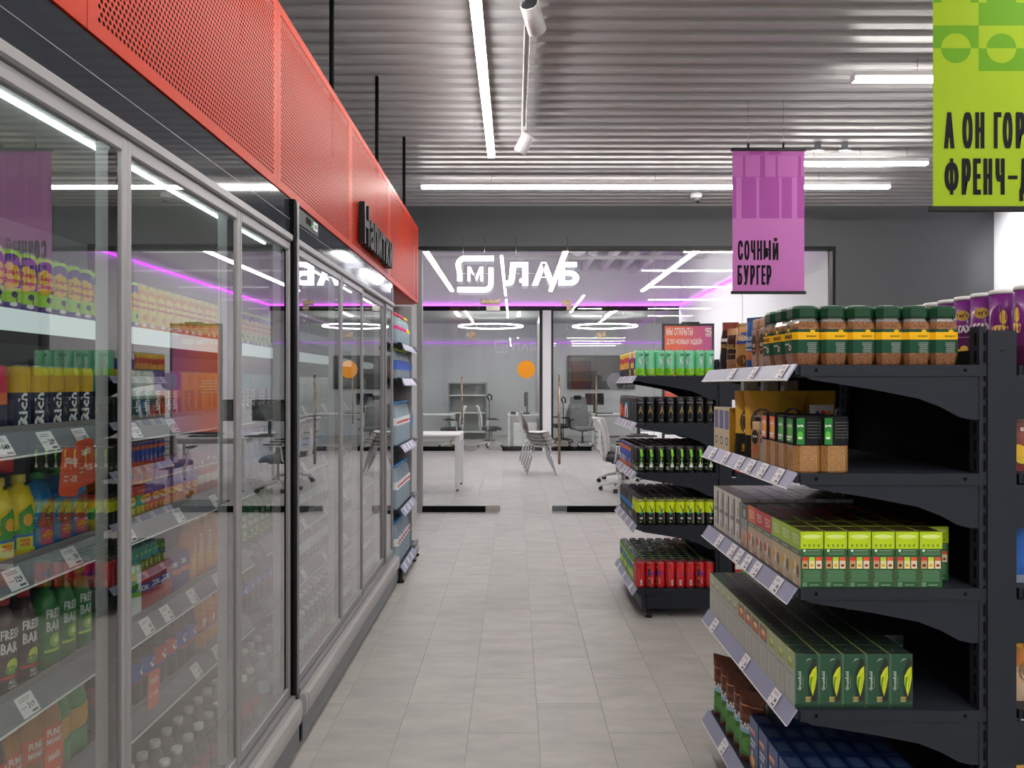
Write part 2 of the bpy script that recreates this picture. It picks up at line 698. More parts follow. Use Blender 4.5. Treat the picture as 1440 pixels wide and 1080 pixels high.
# ---- walls
ZG = 3.08          # top of lab glass
XGL, XGR = -1.10, 3.70
struct(MB().box(-1.9, YP - 0.06, ZG + 0.02, XR, YP + 0.14, ZC + 0.1).build('wall_back', WALLD))
struct(MB().box(XGR + 0.03, YP - 0.06, 0, XR, YP + 0.14, ZG + 0.02).build('wall_back_right', WALLD))
struct(MB().box(-1.9, YP - 0.06, 0, XGL - 0.04, YP + 0.14, ZG + 0.02).build('wall_back_left', WALLG))
struct(MB().box(XR, -5, 0, XR + 0.15, YP + 0.14, ZC + 0.1).build('wall_right', WALLW))
struct(MB().box(-2.05, -5, 0, -1.9, YP + 0.14, ZC + 0.1).build('wall_left', WALLW))
struct(MB().box(-2.05, -5.15, 0, XR + 0.15, -5, ZC + 0.1).build('wall_front', WALLW))
# lab
ZL = 4.45
struct(MB().box(XGR + 0.02, YP + 0.14, 0, XGR + 0.2, YQ + 0.1, ZL).build('wall_lab_right', WALLW))
struct(MB().box(-2.6, YP + 0.14, 0, -2.4, YQ + 0.1, ZL).build('wall_lab_left', WALLW))
struct(MB().box(-2.6, YP + 0.0, ZG + 0.4, XGR + 0.2, YP + 0.14, ZL).build('wall_lab_front', WALLG))
struct(MB().box(-2.6, YP, ZL, XGR + 0.2, YQ + 0.1, ZL + 0.1).build('ceiling_lab', WALLG))
struct(MB().box(-2.6, YQ, 3.26, XGR + 0.02, YQ + 0.12, ZL).build('wall_office_header', WALLW))
struct(MB().box(-4.0, YE, 0, 6.5, YE + 0.1, 3.4).build('wall_office_back', WALLW))
struct(MB().box(-4.1, YQ + 0.12, 0, -4.0, YE, 3.4).build('wall_office_left', WALLW))
struct(MB().box(6.5, YQ + 0.12, 0, 6.6, YE, 3.4).build('wall_office_right', WALLW))
struct(MB().box(-4.0, YQ + 0.12, 3.3, 6.5, YE, 3.4).build('ceiling_office', WALLG))
struct(MB().box(0.62, YQ + 0.12, 0, 0.8, YE, 3.3).build('wall_office_divider', WALLW))

# ---- lab glass front: window_1 with panes, door_1
win = struct(MB().box(XGL - 0.04, YP - 0.05, ZG - 0.02, XGR + 0.03, YP + 0.05, ZG + 0.03).build('window_1', BLACK))
MB().box(XGL - 0.04, YP - 0.05, 0, XGL + 0.02, YP + 0.05, ZG - 0.02, b=0.004).build('window_frame', ALU, win)
MB().box(XGR, YP - 0.05, 0, XGR + 0.03, YP + 0.05, ZG - 0.02, b=0.004).build('window_frame', BLACK, win)
px2x = lambda px: (px - VX) * YP / F
xs = [XGL + 0.02, px2x(683), px2x(797), px2x(920), px2x(1044), XGR]
ZD = 2.42
for i in range(5):
    g = 0.002
    zb = 0.07 if i != 1 else ZD + 0.005
    MB().box(xs[i] + g, YP - 0.006, zb, xs[i + 1] - g, YP + 0.006, ZG - 0.02).build('glass_pane', GLASSL, win)
    if i != 1:
        MB().box(xs[i], YP - 0.02, 0, xs[i + 1], YP + 0.02, 0.07).build('bottom_channel', MATBLACK, win)
for i in range(1, 5):
    MB().box(xs[i] - 0.0018, YP - 0.007, 0.07 if i > 2 else ZD, xs[i] + 0.0018, YP + 0.007, ZG - 0.02).build('glass_joint', ALU, win)
# patch fittings at the transom
MB().box(xs[1] - 0.06, YP - 0.022, ZD + 0.01, xs[1] + 0.17, YP + 0.022, ZD + 0.07, b=0.006).build('patch_fitting', BRASS, win)
MB().prism([(xs[2] - 0.06, ZD + 0.06), (xs[2] + 0.055, ZD + 0.06), (xs[2] + 0.055, ZD - 0.06), (xs[2], ZD - 0.06), (xs[2], ZD), (xs[2] - 0.06, ZD)], 'y', YP - 0.022, YP + 0.022).build('patch_fitting', BRASS, win)
dr = struct(MB().box(xs[1] + 0.004, YP - 0.006, 0.012, xs[2] - 0.004, YP + 0.006, ZD).build('door_1', GLASSL))
MB().box(xs[1] + 0.004, YP - 0.022, ZD - 0.07, xs[1] + 0.17, YP + 0.022, ZD, b=0.006).build('patch_fitting', STEEL, dr)
MB().box(xs[1] + 0.004, YP - 0.022, 0.01, xs[1] + 0.17, YP + 0.022, 0.075, b=0.006).build('patch_fitting', STEEL, dr)
MB().box(xs[2] - 0.17, YP - 0.022, 0.01, xs[2] - 0.004, YP + 0.022, 0.075, b=0.006).build('patch_fitting', ALUD, dr)
hx = px2x(786)
hd = MB().tube([(hx, YP - 0.06, at(0, 652, YP)[1]), (hx, YP - 0.06, at(0, 527, YP)[1])], 0.016, 10)
for z in (0.75, 1.4):
    hd.tube([(hx, YP - 0.06, z), (hx, YP, z)], 0.008, 8)
hd.build('door_handle', BRASS, dr)

# round orange safety sticker on the door
dx, dz = at(740, 519.5, YP)
st = MB()
st.lathe([(0.104, -0.0008, S('#ffa300')), (0.104, 0.0008, S('#ffa300'))], 36)
so = st.build('round_sticker', plain('orange_sticker', '#ffa300', 0.4), None, (dx, YP - 0.0085, dz))
so.rotation_euler = (pi / 2, 0, 0)
tag(so, 'round orange sticker on the glass door of the lit room', 'sticker')

# ---- office partition behind the lab
wi2 = struct(MB().box(-2.4, YQ, 3.16, XGR, YQ + 0.08, 3.26).build('window_2', MATBLACK))
pxq = lambda px: (px - VX) * (YQ) / F
post0, post1 = pxq(763), pxq(775)
MB().box(post0, YQ - 0.02, 0, post1, YQ + 0.1, 3.16).build('white_post', WHITE, wi2)
MB().box(post0 - 0.07, YQ, 0, post0, YQ + 0.06, 3.16).build('window_frame', MATBLACK, wi2)
MB().box(post1, YQ, 0, post1 + 0.05, YQ + 0.06, 3.16).build('window_frame', MATBLACK, wi2)
qx = [-2.4, pxq(650), pxq(706), post0 - 0.07]
qx2 = [post1 + 0.05, pxq(832), pxq(876), XGR]
for q in (qx, qx2):
    for i in range(3):
        MB().box(q[i] + 0.004, YQ + 0.02, 0.08, q[i + 1] - 0.004, YQ + 0.03, 3.16).build('glass_pane', GLASSR, wi2)
        if i != 1:
            MB().box(q[i], YQ, 0, q[i + 1], YQ + 0.06, 0.1).build('bottom_channel', MATBLACK, wi2)
        else:
            MB().box(q[i] + 0.02, YQ, 0.02, q[i] + 0.3, YQ + 0.06, 0.1).build('patch_fitting', STEEL, wi2)
            MB().box(q[i + 1] - 0.3, YQ, 0.02, q[i + 1] - 0.02, YQ + 0.06, 0.1).build('patch_fitting', STEEL, wi2)
    MB().box(q[1] + 0.1, YQ - 0.0, 2.55, q[1] + 0.32, YQ + 0.05, 2.68).build('patch_fitting', BRASS, wi2)
for px, y0, y1 in ((650, 530, 597), (838, 529, 596)):
    x, zt = at(px, y0, YQ)
    zb = at(px, y1, YQ)[1]
    MB().tube([(x, YQ - 0.06, zb), (x, YQ - 0.06, zt)], 0.02, 8).build('door_handle', BRASS, wi2)

# ---- purple led lines of the lab
e = MB().box(-2.4, YQ - 0.05, 3.265, XGR, YQ - 0.005, 3.3).build('led_strip', PURPLE)
tag(e, 'purple light strip along the top of the inner glass partition', 'light strip')
e = MB().box(XGR - 0.03, YP + 0.2, 3.265, XGR + 0.015, YQ - 0.06, 3.295).build('led_strip', PURPLE)
tag(e, 'purple light strip running along the white side wall of the glass room', 'light strip')
e = MB().box(-4, YE - 0.06, 2.72, 6.4, YE - 0.005, 2.735).build('led_strip', emit('purple_led_dim', '#c050f0', 1.6))
tag(e, 'thin purple light line on the rear wall behind the ring lamps', 'light strip')

# ================================================================== LAMPS


def bar_lamp(x0, y0, x1, y1, z, label, m=LAMPW, w=0.062, hang=True, ztop=ZC, zz=0.024):
    t = thing('linear_lamp', label, 'lamp', ((x0 + x1) / 2, (y0 + y1) / 2, z))
    hx, hy = abs(x1 - x0) / 2 or w / 2, abs(y1 - y0) / 2 or w / 2
    MB().box(-hx, -hy, zz, hx, hy, zz + 0.03).build('housing', WHITE, t)
    MB().box(-hx + 0.004, -hy + 0.004, 0, hx - 0.004, hy - 0.004, zz).build('diffuser', m, t)
    for sgn in (-1, 1):
        if hx > hy:
            MB().box(sgn * hx - 0.004, -hy, -0.002, sgn * hx + 0.004, hy, zz + 0.02).build('end_cap', WHITE, t)
        else:
            MB().box(-hx, sgn * hy - 0.004, -0.002, hx, sgn * hy + 0.004, zz + 0.02).build('end_cap', WHITE, t)
    if hang:
        for f in (-0.7, 0.0, 0.7):
            a, b = (hx * f, 0) if hx > hy else (0, hy * f)
            MB().tube([(a, b, zz + 0.02), (a, b, ztop - z + 0.005)], 0.0022, 5).build('wire', STEEL, t)
    return t


ZLAMP = 3.42
bar_lamp(-0.20, 1.2, -0.20, 4.985, ZLAMP, 'long white linear lamp hanging along the aisle, running out at the top edge')
bar_lamp(-0.20, 4.995, -0.20, 6.35, ZLAMP, 'short end piece of the long aisle lamp, closer to the glass room')
bar_lamp(-0.92, 7.34, 3.68, 7.34, ZLAMP, 'longest white linear lamp across the ceiling in front of the dark back wall')
bar_lamp(2.45, 6.56, 3.62, 6.56, ZLAMP, 'short white linear lamp showing behind the purple banner')
bar_lamp(2.15, 4.75, 4.9, 4.75, ZLAMP, 'white linear lamp ending behind the lime banner')
bar_lamp(2.15, 2.6, 4.9, 2.6, ZLAMP, 'white linear lamp above the chip shelves, second row from the lime banner')
bar_lamp(2.15, 0.4, 4.9, 0.4, ZLAMP, 'white linear lamp behind the viewer above the snack aisle')
bar_lamp(-0.20, -4.2, -0.20, 0.6, ZLAMP, 'white linear lamp over the aisle behind the viewer')
bar_lamp(1.5, -2.6, 1.5, 1.4, ZLAMP, 'added unseen linear lamp brightening the near end of the coffee shelving')  # added out of view to brighten the shelf goods; no known fixture
for yy in (-1.6, -3.6):
    bar_lamp(1.6, yy, 5.0, yy, ZLAMP, 'white linear lamp %s the entrance side of the shop' % ('midway to' if yy > -2 else 'at'))
for i, (x, a) in enumerate(((-1.28, 'beside the left frame of the glass room'), (0.73, 'behind the lit letters'), (2.6, 'toward the white side wall'))):
    bar_lamp(x, 10.6, x, 15.2, 3.39, 'slanting white lamp in the glass room ' + a, LAMPL, ztop=ZL, w=0.075)
for i, (x, yy, ln) in enumerate(((-1.4, 17.6, 1.2), (0.1, 17.6, 1.2), (2.3, 17.6, 1.2))):
    bar_lamp(x, yy, x, yy + ln, 3.2, 'small office ceiling lamp, ' + ('by the shelf unit', 'beside the white post', 'above the mesh chair')[i], RINGM, hang=False, w=0.09)

bar_lamp(-3.4, 17.02, 0.5, 17.02, 3.2, 'added hidden lamp behind the glass header brightening the office by the shelf unit', LAMPL, hang=False)  # added lamp, hidden by the header, lifts the light in this office
bar_lamp(0.95, 17.02, 6.0, 17.02, 3.2, 'added hidden lamp behind the glass header brightening the office by the mesh chair', LAMPL, hang=False)  # second added lamp, concealed by the header, brightens the other office
for x, w in ((-0.63, 'above the desk with monitors'), (2.35, 'above the wall screen')):
    t = thing('ring_lamp', 'large glowing ring lamp ' + w, 'lamp', (x, 19.5, 3.0))
    m = MB()
    secs = [(0.81, 0), (0.85, 0), (0.85, 0.03), (0.81, 0.03)]
    n = 40
    vs = [(r * cos(2 * pi * k / n), r * sin(2 * pi * k / n), z) for k in range(n) for r, z in secs]
    fs = []
    for k in range(n):
        for q in range(4):
            fs.append((k * 4 + q, ((k + 1) % n) * 4 + q, ((k + 1) % n) * 4 + (q + 1) % 4, k * 4 + (q + 1) % 4))
    m.add(vs, fs)
    m.build('ring', RINGM, t)
    for k in range(3):
        a = 2 * pi * k / 3
        MB().tube([(0.83 * cos(a), 0.83 * sin(a), 0.03), (0.75 * cos(a), 0.75 * sin(a), 0.298)], 0.004, 5).build('wire', STEEL, t)

# track with two spotlights
t = thing('light_track', 'slim metal ceiling track carrying two white spotlights', 'track', (0.07, 4.9, 3.5))
MB().box(-0.018, -1.9, 0, 0.018, 1.15, 0.03, b=0.004).build('rail', STEEL, t)
MB().box(-0.006, -1.88, -0.002, 0.006, 1.13, 0.001).build('contact_slot', ALUD, t)
for yy in (-1.4, 0.9):
    MB().tube([(0, yy, 0.03), (0, yy, 0.085)], 0.006, 6).build('hanger', STEEL, t)


def spot(px, py, Y, d, lab, r=0.05, L=0.17, wk=1.0):
    """cylinder lamp on the track, shining along d; dark cooling fins at its back"""
    from mathutils import Vector
    x, z = at(px, py, Y)
    d = Vector(d).normalized()
    rot = d.to_track_quat('Z', 'Y').to_euler()
    t = thing('spotlight', lab, 'spotlight', (x, Y, z))
    W_ = G(0.8, 0.8, 0.8)
    h = L / 2
    o = MB().lathe([(r * 0.9, -h + 0.02, W_), (r * 0.9, -h, W_), (r * 0.98, -h, W_), (r, -h + 0.003, W_), (r, h - 0.002, W_), (r * 0.9, h, W_), (r * 0.86, h - 0.02, W_)], 20).build('housing', WHITE, t)
    f = MB()
    for k in range(9):
        q = -r * 0.72 + k * r * 0.18
        hw = sqrt(max(0, (r * 0.86) ** 2 - q * q))
        f.box(q - 0.0015, -hw, -h + 0.001, q + 0.0015, hw, -h + 0.021)
    f = f.build('cooling_fins', ALUD, t)
    lens = MB().lathe([(r * 0.1, h - 0.014, W_), (r * 0.85, h - 0.012, W_)], 20).build('lens', emit('spot_lens', '#fff6ea', 6.0), t)
    for q in (o, lens, f):
        q.rotation_euler = rot
    MB().tube([(0, 0, r * 0.6), (0, 0, 3.5 - z - 0.02)], 0.009, 8).box(-0.016, -0.05, 3.5 - z - 0.03, 0.016, 0.05, 3.5 - z).build('bracket', WHITE, t)
    ld = D.lights.new('spot_beam', 'SPOT')
    ld.energy = SPOT_W * wk
    ld.spot_size = radians(85)
    ld.spot_blend = 0.9
    ld.shadow_soft_size = 0.04
    lo = D.objects.new('spot_beam', ld)
    COL.objects.link(lo)
    lo.parent = t
    lo.location = d * (h + 0.01)
    lo.rotation_euler = d.to_track_quat('-Z', 'Y').to_euler()


spot(750, 24, 3.9, (0.27, 0.88, -0.44), 'white cylinder spotlight at the top edge of the view', wk=0.6)
spot(737, 202, 5.85, (-0.067, 0.04, -0.12), 'small white cylinder spotlight at the far end of the ceiling track', 0.05, 0.15)
t = thing('light_track', 'short ceiling track in the chip aisle near the white wall', 'track', (4.6, 7.6, 3.5))
MB().box(-0.018, -0.6, 0, 0.018, 0.6, 0.03, b=0.004).build('rail', STEEL, t)
MB().tube([(0, 0, 0.03), (0, 0, 0.085)], 0.006, 6).build('hanger', STEEL, t)
spot(VX + 4.6 * F / 7.6, VY - (3.38 - H) * F / 7.6, 7.6, (0.97, 0.35, -0.42), 'white cylinder spotlight washing the white side wall', 0.05, 0.15, 3.6)

# dome cameras
def dome(px, py, Y, ztop, lab, s=1.0):
    x, z = at(px, py, Y)
    t = thing('dome_camera', lab, 'camera', (x, Y, ztop))
    W_ = G(.8, .8, .8)
    MB().lathe([(0.035 * s, -0.06 * s, W_), (0.062 * s, -0.055 * s, W_), (0.068 * s, -0.02 * s, W_), (0.05 * s, 0.0, W_)], 20).build('housing', WHITE, t)
    prof = [(0.05 * s * sin(a), -0.055 * s - 0.045 * s * cos(a), W_) for a in (0.05, 0.5, 0.9, 1.3, 1.57)]
    MB().lathe(prof, 16).build('dome', ALU, t)
    MB().lathe([(0.016 * s, -0.108 * s, W_), (0.018 * s, -0.094 * s, W_)], 10, cx=0.012 * s, cy=-0.02 * s).build('lens', BLACK, t)


dome(979, 281, 8.1, ZC, 'white dome security camera on the ribbed ceiling by the dark wall')
dome(1160, 357, 10.0, 3.32, 'white dome camera inside the glass room near its dark frame', 1.3)
MB().box(3.35, 9.95, 3.31, 3.5, 10.05, ZL).build('camera_pole', WHITE, [o for o in D.objects if o.name == 'dome_camera.001'][0]).matrix_parent_inverse.identity()
D.objects['camera_pole'].location = (-[o for o in D.objects if o.name == 'dome_camera.001'][0].location.x, -10.0, -3.32)
# sprinkler-like ceiling fixings above the lamp
for i, (px, py) in enumerate(((1150, 218), (1188, 218))):
    x, z = at(px, py, 6.4)
    o = MB().box(-0.02, -0.02, -0.07, 0.02, 0.02, 0.0).box(-0.05, -0.012, -0.072, 0.05, 0.012, -0.06).build('ceiling_bracket', ALUD, None, (x, 6.4, ZC))
    tag(o, 'small metal ceiling bracket %s the purple banner' % ('just beside', 'further from')[i], 'bracket')

# ducts and beams of the lab ceiling
o = MB().tube([(-2.38, 13.5, 4.15), (0.75, 13.5, 4.15), (1.0, 13.55, 4.12), (1.2, 13.85, 4.05)], 0.19, 16).box(-1.0, 13.49, 4.3, -0.98, 13.51, ZL).box(0.4, 13.49, 4.3, 0.42, 13.51, ZL).build('air_duct', WALLG)
tag(o, 'round pale air duct above the lit letters', 'duct')
for i in range(4):
    o = MB().box(1.5 + i * 0.42, 11.2, 4.05, 1.62 + i * 0.42, YQ + 0.02, 4.2).build('cable_tray', WALLG)
    tag(o, 'pale cable tray under the glass room ceiling, %s from the air duct' % nth(i + 1), 'tray')
o = MB().box(-2.3, 14.4, 3.92, 3.65, 14.46, 3.98).build('ceiling_pipe', WALLG)
tag(o, 'thin horizontal pipe under the ducts of the glass room', 'pipe')

# ================================================================== LIT SIGN
t = thing('lit_sign', 'white glowing letters with a rounded emblem on the lab glass', 'sign', (0, 8.62, 0))


def zp(zx, zy):
    return at(590 + .1875 * zx, 340 + .1875 * zy, 8.62)


def stroke(mb, pts, w, y0=-0.03, y1=0.0, taper=None):
    P = [zp(*p) for p in pts]
    L, R = [], []
    for i, p in enumerate(P):
        a, b = P[max(i - 1, 0)], P[min(i + 1, len(P) - 1)]
        dx_, dz_ = b[0] - a[0], b[1] - a[1]
        ln = sqrt(dx_ * dx_ + dz_ * dz_)
        nx, nz = -dz_ / ln, dx_ / ln
        ww = w if not taper else w * taper[i]
        L.append((p[0] + nx * ww / 2, p[1] + nz * ww / 2))
        R.append((p[0] - nx * ww / 2, p[1] - nz * ww / 2))
    for i in range(len(P) - 1):
        mb.prism([L[i], L[i + 1], R[i + 1], R[i]], 'y', y0, y1)


w = 0.058
m = MB()
arc = [(340 - 50 * sin(a), 178 - 52 * cos(a)) for a in [i * pi / 12 for i in range(7)]]
stroke(m, [(556, 126)] + arc + [(290 + 12, 240), (296, 300)][:1] + [(302, 297)], w)
arc2 = [(490 + 46 * sin(a), 312 + 50 * cos(a)) for a in [i * pi / 12 for i in range(7)]]
stroke(m, [(284, 360)] + arc2 + [(536, 195)], w)
m.build('emblem', SIGNM, t)
for za_, zb2 in ((290, 520), (640, 1195)):
    p, q = zp(za_, 236), zp(zb2, 236)
    MB().tube([(p[0], 0.012, p[1]), (q[0], 0.012, q[1])], 0.006, 6).build('mounting_bar', STEEL, t)
    for f in (0.15, 0.85):
        x = p[0] + (q[0] - p[0]) * f
        MB().tube([(x, 0.012, p[1]), (x, 0.05, 3.06), (x, 0.055, 3.2)], 0.004, 6).build('hanger_rod', STEEL, t)


def letter(ch, x0_, y0_, x1_, y1_, nm='letter'):
    a, b = zp(x0_, y0_), zp(x1_, y1_)
    vs, fs, asp = textgeo(ch, 0.02 if ch == 'М' else 0.045, 4)
    n = len(vs)
    V = [(a[0] + x * (b[0] - a[0]), 0.03 * d - 0.03, b[1] + y * (a[1] - b[1])) for d in (0, 1) for x, y in vs]
    edges = {}
    for f in fs:
        for i in range(len(f)):
            e_ = (f[i], f[(i + 1) % len(f)])
            edges[e_] = 1
    FF = list(fs) + [tuple(reversed([i + n for i in f])) for f in fs]
    for (i, j) in edges:
        if (j, i) not in edges:
            FF.append((j, i, i + n, j + n))
    MB().add(V, FF).build(nm, SIGNM, t)


letter('М', 360, 190, 478, 298)
letter('Л', 640, 155, 815, 330)
letter('А', 842, 155, 1020, 328)
letter('Б', 1043, 155, 1195, 328)

# ================================================================== RED CANOPY
XRd = -0.90
ZR0, ZR1 = 2.24, 2.95
t = thing('perforated_canopy', 'red perforated metal canopy above the drink coolers', 'canopy', (XRd, 0, 0))


def perf_panel(Lx):
    """plate in local (y 0..Lx, z 0..h), facing +X, with a hexagonal grid of punched holes"""
    h = ZR1 - ZR0
    p, rz_ = 0.0173, 0.0150
    bd = 0.028
    nc = int((Lx - 2 * bd) / p) - 1
    nr = int((h - 2 * bd) / rz_)
    oy, oz = (Lx - (nc + 0.5) * p) / 2, (h - nr * rz_) / 2
    v, f = [], []
    r = 0.0056
    ring = [(cos(2 * pi * (k + 0.5) / 8) * r, sin(2 * pi * (k + 0.5) / 8) * r) for k in range(8)]
    hx_, hz_ = p / 2, rz_ / 2
    k8 = 0.4142
    sq = [(hx_, hz_ * k8), (hx_ * k8, hz_), (-hx_ * k8, hz_), (-hx_, hz_ * k8), (-hx_, -hz_ * k8), (-hx_ * k8, -hz_), (hx_ * k8, -hz_), (hx_, -hz_ * k8)]
    corners = {0: (hx_, hz_), 2: (-hx_, hz_), 4: (-hx_, -hz_), 6: (hx_, -hz_)}
    for j in range(nr):
        sh = 0.5 * p if j % 2 else 0.0
        for i in range(nc):
            cy_, cz_ = oy + sh + (i + 0.5) * p, oz + (j + 0.5) * rz_
            o = len(v)
            # ring order starts at angle 22.5: matches sq order
            v += [(0, cy_ + a, cz_ + b) for a, b in ring]
            v += [(0, cy_ + a, cz_ + b) for a, b in sq]
            v += [(0, cy_ + a, cz_ + b) for a, b in (corners[0], corners[2], corners[4], corners[6])]
            for q in range(8):
                q2 = (q + 1) % 8
                if q % 2 == 0:
                    f.append((o + 8 + q, o + 16 + q // 2, o + 8 + q2, o + q2, o + q))
                else:
                    f.append((o + 8 + q, o + 8 + q2, o + q2, o + q))
        # side fillers of the staggered row
        y0_ = oy + sh
        z_a, z_b = oz + j * rz_, oz + (j + 1) * rz_
        for a, b in ((0.0, y0_), (y0_ + nc * p, Lx)):
            o = len(v)
            v += [(0, a, z_a), (0, b, z_a), (0, b, z_b), (0, a, z_b)]
            f.append((o, o + 1, o + 2, o + 3))
    for a, b in ((0, oz), (oz + nr * rz_, h)):
        o = len(v)
        v += [(0, 0, a), (0, Lx, a), (0, Lx, b), (0, 0, b)]
        f.append((o, o + 1, o + 2, o + 3))
    m_ = MB()
    m_.v, m_.f = v, f
    m_.c = [(.8, .8, .8, 1)] * len(f)
    m_.m = [0] * len(f)
    m_.sm = [False] * len(f)
    # folded edges
    for a in ((-0.02, 0, 0, -0.0005, 0.002, h), (-0.02, Lx - 0.002, 0, -0.0005, Lx, h), (-0.03, 0, -0.0005, -0.0005, Lx, 0.0015), (-0.03, 0, h - 0.0015, -0.0005, Lx, h + 0.0005)):
        m_.box(*a)
    return m_.mesh('panel', RED)


pm = perf_panel(1.257)
for i in range(4):
    put('panel', pm, t, (0, 0.313 + 1.26 * i, ZR0))
put('panel', perf_panel(1.577), t, (0, 5.353, ZR0))
MB().box(-0.45, 0.3, ZR0 + 0.02, -0.035, 6.93, ZR1 - 0.02).build('backing', MATBLACK, t)
MB().box(-0.60, 5.6, ZR0 - 0.01, -0.03, 6.9, ZR0 + 0.0).build('soffit', RED, t)
MB().box(-0.03, 6.93, ZR0, 0, 6.95, ZR1).build('end_plate', RED, t)
for y in (1.3, 2.55, 3.81, 5.06, 6.3):
    MB().tube([(-0.035, y, ZR1 - 0.3), (-0.035, y, ZC + 0.01)], 0.0125, 8).build('suspension_rod', MATBLACK, t)

# letters on the canopy: Напитки
t = thing('canopy_lettering', 'black raised lettering on the red canopy', 'sign', (XRd, 0, 0))
yA, yB = 0.9 * F / (VX - 503), 0.9 * F / (VX - 544)
zb = H + (541 - 341) / 221 * 0.9
zt = H + (541 - 283) / 221 * 0.9
word = 'Напитки'
wid = [textgeo(c, 0.03, 3)[2] * (1.0 if c == 'Н' else 0.74) for c in word]
gap = 0.12
tot = sum(wid) + gap * (len(word) - 1)
sc = (yB - yA) / tot
y = yA
hcap = min(zt - zb, 0.25)
for c, w_ in zip(word, wid):
    vs, fs, asp = textgeo(c, 0.03, 3)
    n = len(vs)
    hh = hcap if c == 'Н' else hcap * 0.74
    V = [(0.006 + d * 0.035, y + x * w_ * sc, zb + yy * hh) for d in (1, 0) for x, yy in vs]
    ed = {(f[i], f[(i + 1) % len(f)]) for f in fs for i in range(len(f))}
    FF = list(fs) + [tuple(reversed([i + n for i in f])) for f in fs] + [(j, i, i + n, j + n) for i, j in ed if (j, i) not in ed]
    MB().add(V, FF).build('letter', BLACK, t)
    y += (w_ + gap) * sc

# ================================================================== BANNERS


def banner(x0, x1, z0, z1, Y, m, els, lab, wires, rod=0.035):
    t = thing('hanging_banner', lab, 'banner', ((x0 + x1) / 2, Y, z1))
    w, h = x1 - x0, z1 - z0
    c = MB().box(-w / 2, -0.001, -h, w / 2, 0.001, 0).build('cloth', m, t)
    MB().draw(els(w, h), lambda u, v, e: (-w / 2 + u, -0.001 - e, -h + v)).build('print', PRINT, c)
    MB().box(-w / 2 - rod, -0.008, -0.008, w / 2 + rod, 0.008, 0.014, b=0.003).build('top_bar', BLACK, t)
    MB().box(-w / 2 - rod, -0.008, -h - 0.014, w / 2 + rod, 0.008, -h + 0.008, b=0.003).build('bottom_bar', BLACK, t)
    for f in wires:
        MB().tube([(f * w, 0, 0.014), (f * w, 0, 0.05)], 0.009, 6).build('hook', BLACK, t)
        MB().tube([(f * w, 0, 0.05), (f * w, 0, ZC - z1 + 0.01)], 0.0016, 4).build('wire', STEEL, t)
    return t


def purple_print(w, h):
    u = lambda x: x / 480 * w            # from the zoomed photo (banner 90..568, 110..1030)
    v = lambda y: h - (y - 110) / 920 * h
    E = []
    dk, lt = '#a24f9c', '#b567ab'
    E.append(('r', 0, v(286), w, h - 0.008, '#ac5ea4'))
    for a, b in ((0, 70), (85, 185), (218, 288), (302, 438), (458, 480)):
        E.append(('r', u(a), v(280), u(b), v(147), lt))
    for a, b in ((0, 25), (60, 160), (178, 312), (328, 398), (432, 480)):
        E.append(('r', u(a), v(552), u(b), v(286), dk))
    for a, b in ((70, 85), (185, 218), (288, 302), (438, 458)):
        E.append(('r', u(a), v(286), u(b), v(147), '#984a93'))
    for a, b in ((110, 215), (245, 320)):
        E.append(('r', u(a), v(140), u(b), h - 0.008, '#96488f'))
    for word, xs_, yb_, yt_ in (('СОЧНЫЙ', ((125, 160), (168, 204), (212, 243), (253, 288), (297, 347), (358, 397)), 822, 695), ('БУРГЕР', ((123, 155), (163, 200), (208, 240), (250, 275), (283, 310), (317, 350)), 982, 855)):
        for ch, (xa_, xb_) in zip(word, xs_):
            top = 678 if ch == 'Й' else yt_
            E.append(('c', ch, u(xa_ - 90), v(yb_), u(xb_ - xa_), (yb_ - top) / 920 * h, '#0d0c10', u(4.4)))
    return E


Yb = 5.5
xa, za = at(1030, 411, Yb)
xb, zb_ = at(1131, 211, Yb)
banner(xa, xb, za, zb_, Yb, MAGB, purple_print, 'purple hanging banner with black lettering above the coffee shelves', (-0.28, 0.21), 0.012)


